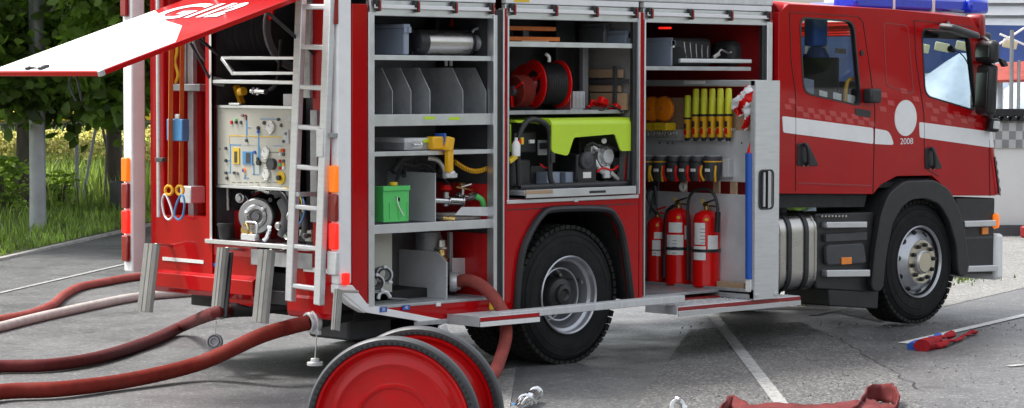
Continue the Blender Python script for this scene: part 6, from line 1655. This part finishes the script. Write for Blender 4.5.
# silver couplings lying on the road
def ground_coupling(px, py, lab, name='hose_coupling', big=1.0):
    c = G(px, py, .045*big)
    o = thing(name, lab, 'hose coupling', V((c.x, c.y, 0)))
    a = V((.62, .74, -.25)).normalized()
    part('ring', MB().lathe([(.028, 0), (.046, 0), (.050, .008), (.050, .026), (.040, .03), (.040, .07), (.034, .10), (.028, .10)], c, a, 30, close=True).xf(Matrix.Identity(4)), 'alu', o, 0)
    part('lug', MB().obox(c+V((0, 0, .045)), (.03, .03, .018), (.2, .4, .3)), 'alu', o, .003); part('lug', MB().obox(c+V((.03, -.03, -.01)), (.03, .03, .025), (0, .4, .8)), 'alu', o, .003)
    return o
ground_coupling(678, 406, 'small round silver coupling beside the flat hose')
# branch pipe (528,398)
o = thing('branch_nozzle', 'silver nozzle with lever fittings lying near the reel cart', 'nozzle', G(527, 408))
a, b_ = G(514, 410, .05), G(536, 393, .06)
part('barrel', MB().cyl(a, a.lerp(b_, .45), .030, .038, n=18).cyl(a.lerp(b_, .45), b_, .042, .034, n=18).torus(b_, b_-a, .036, .010, 20, 8).torus(a.lerp(b_, .5), b_-a, .042, .009, 20, 8), 'chrome', o, 0)
part('lever', MB().tube([G(522, 404, .09), G(527, 398, .13), G(533, 399, .12), G(536, 403, .07)], .008).tube([G(516, 402, .05), G(521, 399, .10), G(525, 397, .10)], .009).obox(G(531, 395, .09), (.04, .03, .02), (.2, .3, .6)), 'chrome', o, 0)
part('blue_mark', MB().obox(G(514, 404, .08), (.02, .02, .01)), 'pblue', o, 0)
def rough_tube(pts, r, n=12, flat=1):
    mb = MB().tube(pts, lambda t: r*(.75+.35*math.sin(t*5+1)), n=n, flat=flat, sm=10)
    for v in mb.bm.verts: v.co += V(noise.noise_vector(v.co*14))*.022
    return mb
# folded blue and red bags
o = thing('folded_cloth', 'folded blue and red cloth bundle lying beside the white line', 'cloth bundle', G(935, 344))
part('blue_fold', rough_tube([G(914, 346, .03), G(926, 340, .04), G(938, 336, .04)], .05, n=12, flat=.5), 'blue', o, 0)
part('red_fold', rough_tube([G(921, 346, .04), G(935, 340, .05), G(952, 334, .05)], .065, n=12, flat=.6), 'foldred', o, 0)
part('red_fold', rough_tube([G(926, 347, .025), G(945, 343, .03), G(975, 331, .03)], .042, n=12, flat=.6), 'foldred', o, 0)
# ================================================================== GROUND
def sheet(name, poly, z, m):
    mb = MB(); mb.bm.faces.new([mb.bm.verts.new((p[0], p[1], z)) for p in poly]); return struct(name, mb, m)
sheet('ground', [(-400, -400), (600, -400), (600, 600), (-400, 600)], -.012, 'gravel')
kA, kB = G(0, 261), G(130, 231)
kd = (kB-kA).normalized(); kn = V((-kd.y, kd.x, 0))     # away from the road
kA0, kB0 = kA-kd*40, kB+kd*60
# asphalt road: everything on the camera side of the kerb line
p1, p2 = kA0, kB0
sheet('road', [(p1.x, p1.y), (p1.x-kn.x*60, p1.y-kn.y*60), (p2.x-kn.x*60+20, p2.y-kn.y*60), (p2.x, p2.y)], 0.0, 'asphalt')
# concrete / gravel area behind the truck on the right
A = [G(600, 288), G(1024, 296), G(1300, 300)]
sheet('parking_patch', [(q.x, q.y) for q in (G(602, 276), G(640, 303), G(700, 309), G(820, 310), G(880, 322), G(1024, 288), G(1300, 262), G(1300, 205), G(1100, 195), G(760, 225), G(600, 250))], .004, 'gravelly')
sheet('asphalt_patch', [(q.x, q.y) for q in (G(800, 322), G(850, 345), G(890, 372), G(925, 410), G(900, 520), G(560, 520), G(640, 400), G(690, 330))], .003, 'asphalt_d')
# kerb
kb = MB()
w = .09
a0, b0 = kA0+kn*.0, kB0
kb.bm.faces.new
for seg in range(60):
    s0 = kA0+kd*(seg*100/60); s1 = kA0+kd*((seg+.985)*100/60)
    off = .12*math.sin(seg*.7)
    kb.prism([(s0.x, s0.y), (s1.x, s1.y), (s1.x+kn.x*w, s1.y+kn.y*w), (s0.x+kn.x*w, s0.y+kn.y*w)], 'xy', -.01, .03)
struct('kerb', kb, 'concrete')
sheet('verge', [(q.x, q.y) for q in (kA0+kn*.16, kB0+kn*.16, kB0+kn*60, kA0+kn*60)], .02, 'verge')
# markings
def line(a, b, w, name='road_marking', z=.008, m='roadwhite'):
    a, b = V(a), V(b); d = (b-a); d.z = 0; d.normalize(); n = V((-d.y, d.x, 0))*w/2
    mb = MB(); mb.quad(*[((p.x, p.y, z)) for p in (a-n, a+n, b+n, b-n)]); struct(name, mb, m)
line(G(713, 316), G(797, 425), .092, m='roadworn')
line(G(903, 344), G(1060, 307.5), .09, m='roadbright')
line(G(1008, 367), G(1060, 362), .06); 
line(G(-20, 298), G(132, 263), .055, m='roadworn')
line(G(812, 316), G(868, 303), .07)
sheet('concrete_slab', [(q.x, q.y) for q in (G(480, 408), G(496, 372), G(516, 368), G(505, 440), G(470, 440))], .006, 'gravelly')
# cracks
cr = MB(); random.seed(8)
def crack(pts, w=.02):
    q = []
    for a, b in zip(pts[:-1], pts[1:]):
        for k in range(8):
            t = k/8; p = V(a).lerp(V(b), t); q.append(p+V((random.uniform(-.03, .03), random.uniform(-.03, .03), 0)))
    q.append(V(pts[-1]))
    for a, b in zip(q[:-1], q[1:]):
        d = (b-a).normalized(); n = V((-d.y, d.x, 0))*w*random.uniform(.4, .9)
        cr.quad(*[(p.x, p.y, .0075) for p in (a-n, a+n, b+n, b-n)])
crack([G(830, 335), G(850, 345), G(890, 370), G(925, 392)], .006)
struct('asphalt_cracks', cr, 'tar')
# loose stones near the truck
gv = MB(); random.seed(5)
for k in range(1500):
    px = random.uniform(680, 1040); py = random.uniform(322, 420)
    if px > 905 and py > 330 and random.random() < .8: continue
    p = G(px, py, .004); r = random.uniform(.002, .007)
    a = random.random()*3
    gv.obox((p.x, p.y, .004+r*.3), (r*2, r*1.5, r), (random.random(), random.random(), a))
g_ = part('gravel', gv, 'stone', smooth=0); tag(g_, 'loose small stones scattered on the asphalt', 'gravel', None, 'stuff')
# ================================================================== GRASS
def blades(name, label, spots, hmin, hmax, w, m, cat='grass'):
    mb = MB(); bm = mb.bm
    for (x, y, s) in spots:
        h = random.uniform(hmin, hmax)*s; a = random.random()*6.28; lean = random.uniform(.05, .5)*h
        dx, dy = math.cos(a), math.sin(a); la = random.random()*6.28; lx, ly = math.cos(la)*lean, math.sin(la)*lean
        z0 = .015
        v = [bm.verts.new(p) for p in ((x-dx*w, y-dy*w, z0), (x+dx*w, y+dy*w, z0), (x+dx*w*.7+lx*.4, y+dy*w*.7+ly*.4, z0+h*.6), (x-dx*w*.7+lx*.4, y-dy*w*.7+ly*.4, z0+h*.6), (x+lx, y+ly, z0+h))]
        bm.faces.new(v[:4]); bm.faces.new((v[3], v[2], v[4]))
    o = part(name, mb, m, smooth=0); return tag(o, label, cat, None, 'stuff')
random.seed(21)
spots = []
for k in range(34000):
    t = random.uniform(34, 62); u = random.uniform(.18, 1)**1.0
    d = .17+ (random.random()**1.4)*11
    base = kA0+kd*t+kn*d
    s = (.5+.9*noise.noise(V((base.x*.6, base.y*.6, 3))))*min(1, .15+d*.35)
    spots.append((base.x, base.y, max(.25, s+.4)))
blades('verge_grass', 'green grass growing along the kerb of the road', spots, .07, .27, .012, 'grass')
spots = []
for k in range(16000):
    dd_ = 38+random.random()**.8*42; q = D(random.uniform(-120, 260), 150, dd_); spots.append((q.x, q.y, 1.0+random.random()))
blades('meadow_grass', 'tall pale meadow grass beyond the wire fence', spots, .15, .38, .022, 'meadowgrass')
fm_ = MB(); random.seed(31)
for k in range(6500):
    dd_ = 50+random.random()*28; q = D(random.uniform(-120, 260), 150, dd_)
    if noise.noise(V((q.x*.22, q.y*.22, 0))) < -.05: continue
    z = random.uniform(.35, .65); r = random.uniform(.03, .06)
    fm_.obox((q.x, q.y, z), (r*2, r*2, r*.8), (random.random(), random.random(), 0))
tag(part('meadow_flowers', fm_, 'yflower', smooth=0), 'yellow flowers covering the meadow beyond the fence', 'flowers', None, 'stuff')
wd = []
for k in range(1500):
    c = random.choice([(735, 301, 30, 4), (800, 301, 20, 4), (770, 304, 60, 3), (930, 280, 60, 6)])
    p = G(c[0]+random.gauss(0, c[2]*.5), c[1]+random.gauss(0, c[3]*.5)); wd.append((p.x, p.y, .5))
blades('weeds', 'small green weeds growing at the gravel edge under the truck', wd, .04, .14, .012, 'weedm', 'weeds')
# ================================================================== TREES
def tree(label, base, trunk_h, trunk_r, crown_c, crown_r, nleaf, lm, seed, leaf=.11, droop=0.0):
    random.seed(seed)
    o = thing('tree', label, 'tree', base, 'broadleaf trees beyond the road')
    tb = MB()
    tb.tube([base+V((0, 0, -.05)), base+V((.05, .02, trunk_h*.4)), base+V((-.03, .04, trunk_h)), V(crown_c)+V((0, 0, crown_r[2]*.3))], lambda t: trunk_r*(1.25-.9*t), n=14)
    limbs = []
    for k in range(9):
        a = k*2.4+random.random(); el = random.uniform(-.1, .8)
        e = V(crown_c)+V((math.cos(a)*crown_r[0]*.75, math.sin(a)*crown_r[1]*.75, el*crown_r[2]*.6)); s = base+V((0, 0, trunk_h*random.uniform(.7, 1.25)))
        tb.tube([s, s.lerp(e, .4)+V((0, 0, .3)), e], lambda t: trunk_r*.36*(1.05-.85*t), n=8); limbs.append(e)
    part('trunk', tb, 'bark', o, 0)
    # leaf clumps
    lb = MB(); bm = lb.bm; clumps = []
    for k in range(nleaf//70):
        for _ in range(20):
            v = V((random.gauss(0, 1), random.gauss(0, 1), random.gauss(0, 1))).normalized()*(random.uniform(.45, 1)**.6)
            p = V((v.x*crown_r[0], v.y*crown_r[1], v.z*crown_r[2]))+V(crown_c)
            if noise.noise(p*.7+V((seed, 0, 0))) > .02: break
        clumps.append((p, random.uniform(.28, .6)))
    for p, cr_ in clumps:
        for j in range(70):
            v = V((random.gauss(0, 1), random.gauss(0, 1), random.gauss(0, .6)))*cr_*.5
            q = p+v; s = leaf*random.uniform(.6, 1.2)
            n = (v.normalized()*.6+V((random.gauss(0, .6), random.gauss(0, .6), .7))).normalized(); x, y, _ = basis(n)
            a = random.random()*6.28; X = x*math.cos(a)+y*math.sin(a); Y = n.cross(X)
            vs = [bm.verts.new(q+X*(s*u)+Y*(s*w_)-n*(s*.25*abs(w_))) for u, w_ in ((-.9, 0), (-.3, -.55), (.4, -.45), (1, 0), (.4, .45), (-.3, .55))]
            bm.faces.new(vs)
    part('crown', lb, lm, o, 0, smooth=0)
    return o
def at(px, py, d): p = D(px, py, d); return p
tb_ = lambda px, d: V((D(px, 150, d).x, D(px, 150, d).y, 0))
tree('dark green tree whose low branches hang over the lamp post', tb_(24, 38.5), 3.0, .15, tb_(34, 33.8)+V((0, 0, 5.65)), (4.0, 3.6, 4.4), 76000, 'leaf_a', 3, .115)
tree('dense green tree behind the white corner post', tb_(112, 41), 3.2, .13, tb_(116, 41)+V((0, 0, 6.0)), (3.8, 3.6, 4.4), 66000, 'leaf_b', 5, .12)
tree('small tree standing behind the tail of the truck', tb_(205, 48), 2.6, .2, tb_(205, 48)+V((0, 0, 6.0)), (4.5, 4.5, 4.2), 24000, 'leaf_a', 9, .18)
tree('leafy tree at the left end of the row', tb_(-110, 39), 3, .24, tb_(-110, 39)+V((0, 0, 5.8)), (4.0, 4.0, 4.0), 30000, 'leaf_b', 12, .15)
tree('tall tree in the second row behind the two dark trees', tb_(-14, 58), 3.4, .28, tb_(70, 56)+V((0, 0, 6.8)), (6, 6, 5.0), 36000, 'leaf_c', 14, .2)
# bushes
def bush(label, px, d, r, n, m, seed):
    random.seed(seed); b = tb_(px, d); o = thing('bush', label, 'bush', b)
    bm_ = MB(); 
    for k in range(10): a = random.random()*6.28; bm_.tube([b, b+V((math.cos(a)*r*.4, math.sin(a)*r*.4, r*.9)), b+V((math.cos(a)*r*.7, math.sin(a)*r*.7, r*1.5))], .012, n=5)
    part('stems', bm_, 'bark', o, 0)
    lb = MB(); bm = lb.bm
    for j in range(n):
        v = V((random.gauss(0, .42), random.gauss(0, .42), random.random()*1.9)); q = b+V((v.x*r, v.y*r, .1+v.z*r)); s = .065*random.uniform(.6, 1.4)
        x, y, nn_ = basis(V((random.gauss(0, 1), random.gauss(0, 1), 1)))
        bm.faces.new([bm.verts.new(q+x*s*u+y*s*w_) for u, w_ in ((-1, 0), (0, -.5), (1, 0), (0, .5))])
    part('crown', lb, m, o, 0, smooth=0)
bush('light green sapling bush left of the lamp post', 6, 37.5, .42, 420, 'leaf_d', 3)
bush('low green bush right of the lamp post', 58, 39, .28, 170, 'leaf_d', 4)
# lamp post
b = G(38, 233); lp_ = thing('lamp_post', 'plain grey round metal post standing in the grass verge', 'lamp post', b)
part('pole', MB().lathe([(0, 0), (.13, 0), (.13, .02), (.115, .04), (.108, .5), (.10, 6), (0, 6)], b, (0, 0, 1), 24), 'galvpole', lp_, 0)
part('lamp_head', MB().obox(b+V((.4, -.3, 6.05)), (1.0, .3, .14), (0, -.1, -.6)), 'galvpole', lp_, .03)
# fence
fd0, fd1 = tb_(-60, 37), tb_(260, 46)
fdir = (fd1-fd0).normalized(); FL = (fd1-fd0).length
fe = thing('wire_fence', 'wire mesh fence with thin metal posts and braces along the meadow', 'fence', fd0)
for k in range(9):
    p = fd0+fdir*(FL*k/8); part('post', MB().cyl(p, p+V((0, 0, 1.75)), .035, n=10), 'galvpole', fe, 0)
for px, s in ((98, -1), (98, 1)):
    t = ((tb_(px, 41)-fd0).dot(fdir)); p = fd0+fdir*t
    part('brace', MB().cyl(p+V((0, 0, 1.55)), p+fdir*s*.55, .024, n=8), 'galvpole', fe, 0)
wm = MB()
for k in range(12): z = .1+k*.13; wm.bar(fd0+V((0, 0, z)), fd1+V((0, 0, z)), .002, .002)
for k in range(int(FL/.16)): p = fd0+fdir*k*.16; wm.bar(p+V((0, 0, .05)), p+V((0, 0, 1.55)), .0018, .0018)
part('wire_mesh', wm, 'galvpole', fe, 0)
b = tb_(121, 38.5); one('grey_cabinet', MB().box(b.x-.14, b.x+.14, b.y-.12, b.y+.12, 0, .50), 'dgrey', 'small grey cabinet box beside the fence', 'cabinet', bev=.02)
# far wall and hall beyond meadow
c0_, c1_ = tb_(-250, 75), tb_(420, 85)
dd = (c1_-c0_).normalized(); nn2 = V((-dd.y, dd.x, 0)); L0 = (c1_-c0_).length
hm2 = Matrix((dd, nn2, V((0, 0, 1)))).transposed().to_4x4(); HT = Matrix.Translation(c0_) @ hm2
h_ = thing('long_hall', 'long pale hall with a yellow roof edge beyond the meadow', 'hall', c0_)
part('wall', MB().box(0, L0, 0, 6, 0, .75).xf(HT), 'pale_wall', h_, .0)
for k in range(26): part('window', MB().box(.6+k*L0/26, .6+k*L0/26+.9, -.03, .01, .95-.6, 1.5-.85).xf(HT), 'dgrey', h_, 0)
part('roof_edge', MB().box(-.2, L0+.2, -.4, 6.2, .76, 1.02).xf(HT), 'yellow', h_, .0)
b = tb_(40, 105); hh = thing('pale_house', 'pale grey building seen between the tree trunks', 'building', b)
hmx = Matrix.Translation(b) @ hm2
part('wall', MB().box(-9, 16, 3, 10, 0, 5.5).xf(hmx), 'pale_wall', hh, 0)
part('roof', MB().prism([(2.6, 5.5), (6.5, 7.5), (10.4, 5.5)], 'yz', -9.3, 16.3).xf(hmx), 'mgrey', hh, 0)
for k in range(10): part('window', MB().box(-8+k*2.4, -6.8+k*2.4, 2.95, 3.02, 1.2, 2.6).xf(hmx), 'dgrey', hh, 0)
# ================================================================== RIGHT-HAND BACKGROUND
rx = (_r2 - V((0, 0, _r2.z))).normalized(); ry = V((_fw.x, _fw.y, 0)).normalized()
VM = Matrix((rx, ry, V((0, 0, 1)))).transposed().to_4x4()
def local_box(o, name, px0, px1, pt, pb, d, dep, m, bev=0.0, ground=False):
    a, b = D(px0, pt, d), D(px1, pb, d); w = (b-a).dot(rx); z0 = 0 if ground else D(px0, pb, d).z; z1 = D(px0, pt, d).z
    T = Matrix.Translation((a.x, a.y, 0)) @ VM
    return part(name, MB().box(0, w, 0, dep, z0, z1).xf(T), m, o, bev)
dB = D(1010, 235, 1); 
dist = (G(1010, 236)-_o).dot(_fw)
o = thing('white_container', 'white container wall with a black and white checkered band', 'container', G(1030, 236))
local_box(o, 'wall', 940, 1150, 121, 236, dist, 3.0, 'ribwhite', ground=True)
w0 = D(975, 128, dist-.02)
ck = MB(); ckw = MB()
T = Matrix.Translation((w0.x, w0.y, 0)) @ VM
zt_, zb_ = D(1000, 122.5, dist).z, D(1000, 148, dist).z
cs = (zt_-zb_)/3
for i in range(40):
    for j in range(3):
        tgt = ck if (i+j) % 2 == 0 else ckw
        tgt.box(i*cs*.8, (i+1)*cs*.8, -.006, .0, zb_+j*cs, zb_+(j+1)*cs)
part('checker_band', ck.xf(T), 'mgrey', o, 0, smooth=0); part('checker_band', ckw.xf(T), 'pale_wall', o, 0, smooth=0)
local_box(o, 'base_strip', 938, 1152, 225, 238, dist-.05, .05, 'dgrey', ground=True)
# serrated dark roof rack on top
tz = MB(); a = D(985, 121, dist-.1); 
T = Matrix.Translation((a.x, a.y, 0)) @ VM
z1_ = D(1000, 121, dist-.1).z
for k in range(40): tz.prism([(k*.11, z1_), (k*.11+.10, z1_), (k*.11+.06, z1_+.09)], 'xz', 0, .3)
tz.box(0, 4.4, 0, .3, z1_+.06, z1_+.16)
part('serrated_strip', tz.xf(T), 'chassis', o, 0, smooth=0)
# tent / canopy with blue and red cloth
d2 = dist+4
o = thing('awning', 'large blue awning with a sloping red lower panel behind the cab', 'awning', V((D(1020, 100, d2).x, D(1020, 100, d2).y, 0)))
def quadp(pts, d, m, name, par, th=.04):
    vs = [D(x, y, dd_) for (x, y), dd_ in zip(pts, d)]
    mb = MB(); mb.bm.faces.new([mb.bm.verts.new(v) for v in vs]); ob = part(name, mb, m, par, 0, smooth=0)
    sm = ob.modifiers.new('solid', 'SOLIDIFY'); sm.thickness = th; return ob
quadp([(780, 22), (1180, 28), (1180, 62), (1000, 62), (780, 96)], [d2+3.5]*5, 'awnblue', 'blue_panel', o)
quadp([(984, 66), (1000, 63), (1180, 50), (1180, 76), (1000, 80), (984, 81)], [d2-.3, d2-.3, d2-.3, d2-.9, d2-.9, d2-.9], 'awnred', 'red_panel', o)
for px in (1000, 1090, 1170): p = D(px, 90, d2-.5); part('awning_post', MB().cyl((p.x, p.y, 0), (p.x, p.y, p.z+.3), .04, n=10), 'galvpole', o, 0)
for px, py in ((900, 49), (922, 48), (942, 47), (963, 46), (1010, 44)):
    p = D(px, py, d2-.1)
    part('cream_patch', MB().obox(p, (.22, .03, .13), (0, .2, -YAW)), 'creamp', o, .03)
for px, w_, t_, b_ in ((992, .10, 40, 118), (1012, .06, 30, 118), (1019, .05, 60, 120)):
    p = D(px, t_, d2-1.0); part('awning_pole', MB().cyl((p.x, p.y, D(px, b_, d2-1).z), (p.x, p.y, p.z), w_/2, n=8), 'mgrey', o, 0)
for q0, q1 in (((1000, 34), (1060, 60)), ((990, 50), (1024, 28)), ((1004, 82), (1100, 70))):
    part('awning_rope', MB().cyl(D(*q0, d2-.6), D(*q1, d2-.6), .018, n=6), 'paper', o, 0)
# white sheeted dome (tarpaulin over a load)
c = D(962, 112, dist+7); c.z = 0
dm = MB(); n = 48; rows = []
random.seed(2)
for i in range(15):
    t = i/14; z = 2.50*(1-t**1.1); row = []
    for k in range(n):
        a = 2*math.pi*k/n; fold = 1+.09*t*math.sin(a*17+3*math.sin(a*2))+.035*math.sin(a*41)
        r = (.05+3.0*t)*fold; row.append(dm.bm.verts.new(c+V((r*math.cos(a), r*math.sin(a), max(0.0, z)))))
    rows.append(row)
for a_, b_ in zip(rows, rows[1:]):
    for k in range(n): dm.bm.faces.new((a_[k], a_[(k+1) % n], b_[(k+1) % n], b_[k]))
dm.bm.faces.new(rows[0])
one('white_tarpaulin_heap', dm, 'tarp', 'white folded tarpaulin draped over a heap behind the cab', 'tarpaulin', smooth=60)
c = D(1050, 100, dist+7); c.z = 0
dm = MB(); rows = []
for i in range(15):
    t = i/14; z = 2.05*(1-t**2.2); row = []
    for k in range(n):
        a = 2*math.pi*k/n; fold = 1+.05*t*math.sin(a*12+2*math.sin(a*3))
        r = (.05+1.7*t**.7)*fold; row.append(dm.bm.verts.new(c+V((r*math.cos(a)*1.4, r*math.sin(a), max(0, z)))))
    rows.append(row)
for a_, b_ in zip(rows, rows[1:]):
    for k in range(n): dm.bm.faces.new((a_[k], a_[(k+1) % n], b_[(k+1) % n], b_[k]))
dm.bm.faces.new(rows[0])
one('white_tarpaulin_heap', dm, 'tarp', 'smaller white tarpaulin heap right of the wing mirrors', 'tarpaulin', smooth=60)
# louvred white building upper right
d3 = dist+12
o = thing('white_louvred_building', 'white building with horizontal louvred cladding above the blue awning', 'building', V((D(1010, 100, d3).x, D(1010, 100, d3).y, 0)))
local_box(o, 'wall', 880, 1300, -160, 30, d3, 8, 'white_matt', ground=True)
lv = MB(); a = D(880, 20, d3); T = Matrix.Translation((a.x, a.y, 0)) @ VM
for k in range(34):
    z = .6+k*.22; lv.prism([(-.10, z), (.0, z+.02), (.0, z+.16), (-.02, z+.16)], 'yz', 0, 17)
part('louvres', lv.xf(T), 'white_matt', o, 0, smooth=0)
# hedge and buildings filling the horizon behind the truck
o = thing('hedge', 'dark clipped hedge running behind the parking area', 'hedge', tb_(600, 40))
random.seed(40)
hb = MB(); bm = hb.bm
for k in range(16000):
    px = random.uniform(300, 900); dpt = random.uniform(39, 41.5); z = random.uniform(0, 1.9)+.25*noise.noise(V((px*.03, 0, 0)))
    q = tb_(px, dpt)+V((0, 0, z)); s = .11*random.uniform(.6, 1.3); x, y, _ = basis(V((random.gauss(0, 1), random.gauss(0, 1), .8)))
    bm.faces.new([bm.verts.new(q+x*s*u+y*s*w_) for u, w_ in ((-1, 0), (0, -.6), (1, 0), (0, .6))])
part('foliage', hb, 'leaf_b', o, 0, smooth=0)
# pale block beside the tank
b = G(812, 305)
one('concrete_block', MB().box(b.x-.2, b.x+.35, b.y-.0, b.y+.4, 0, .33), 'white_matt', 'white block standing on the gravel behind the steel tank', 'block', bev=.02)
# red bollard-like item behind front bumper
b = G(1030, 238); one('red_barrier', MB().box(b.x-.1, b.x+.3, b.y-.1, b.y+.1, 0, .16), 'dred', 'low dark red barrier at the foot of the container', 'barrier', bev=.03)
# unseen row of trees added behind the camera to darken the paint's reflections
random.seed(77); fb_ = MB(); bm = fb_.bm
for k in range(70):
    c = V((-36+k*.95, -30+.12*k+3*math.sin(k), 0)); h = 5.5+3*noise.noise(V((k*.3, 0, 0)))
    fb_.lathe([(0, 0), (.3, 0), (.3, 1.8), (1.9, 2.2), (2.3, h*.6), (1.6, h*.9), (0, h)], c, (0, 0, 1), 9)
for v in bm.verts:
    if v.co.z > 1.9: v.co += V(noise.noise_vector(v.co*.8))*.9
tag(part('unseen_trees', fb_, 'backtree', smooth=0), 'dark line of trees added out of view to darken reflections', 'trees', None, 'stuff')
# ================================================================== SKY, SUN, CAMERA
world = bpy.data.worlds.new('World'); scene.world = world; world.use_nodes = True
nt = world.node_tree; N = nt.nodes; L = nt.links
bg = N['Background']; sky = N.new('ShaderNodeTexSky'); sky.sky_type = 'NISHITA'; sky.sun_disc = False
SE, SAZ = R_(58), R_(330)      # sun stands behind and to the left of the truck
sky.sun_elevation = SE
sdir = V((-.42, .90, 0)).normalized()
sky.sun_rotation = math.atan2(sdir.x, sdir.y)
sky.air_density = 1.3; sky.dust_density = 4.0; sky.ozone_density = 1.0
hs = N.new('ShaderNodeHueSaturation'); hs.inputs['Saturation'].default_value = .30
L.new(sky.outputs[0], hs.inputs['Color']); L.new(hs.outputs[0], bg.inputs[0]); bg.inputs[1].default_value = .13
sd = bpy.data.lights.new('sun', 'SUN'); sd.energy = 1.7; sd.angle = R_(12); sd.color = (1, .97, .92)
so = bpy.data.objects.new('sun', sd); C.objects.link(so)
v = V((sdir.x*math.cos(SE), sdir.y*math.cos(SE), math.sin(SE)))
so.rotation_euler = v.to_track_quat('Z', 'Y').to_euler()
cd = bpy.data.cameras.new('camera'); cd.sensor_width = 36; cd.lens = F*36/1024; cd.clip_end = 2000; cd.clip_start = .5
co = bpy.data.objects.new('camera', cd); C.objects.link(co)
co.matrix_world = Matrix.Translation(_o) @ Matrix((_r2, _u2, -_fw)).transposed().to_4x4()
scene.camera = co
scene.view_settings.view_transform = 'Standard'; scene.view_settings.look = 'None'; scene.view_settings.gamma = 1
scene.view_settings.exposure = 1.35
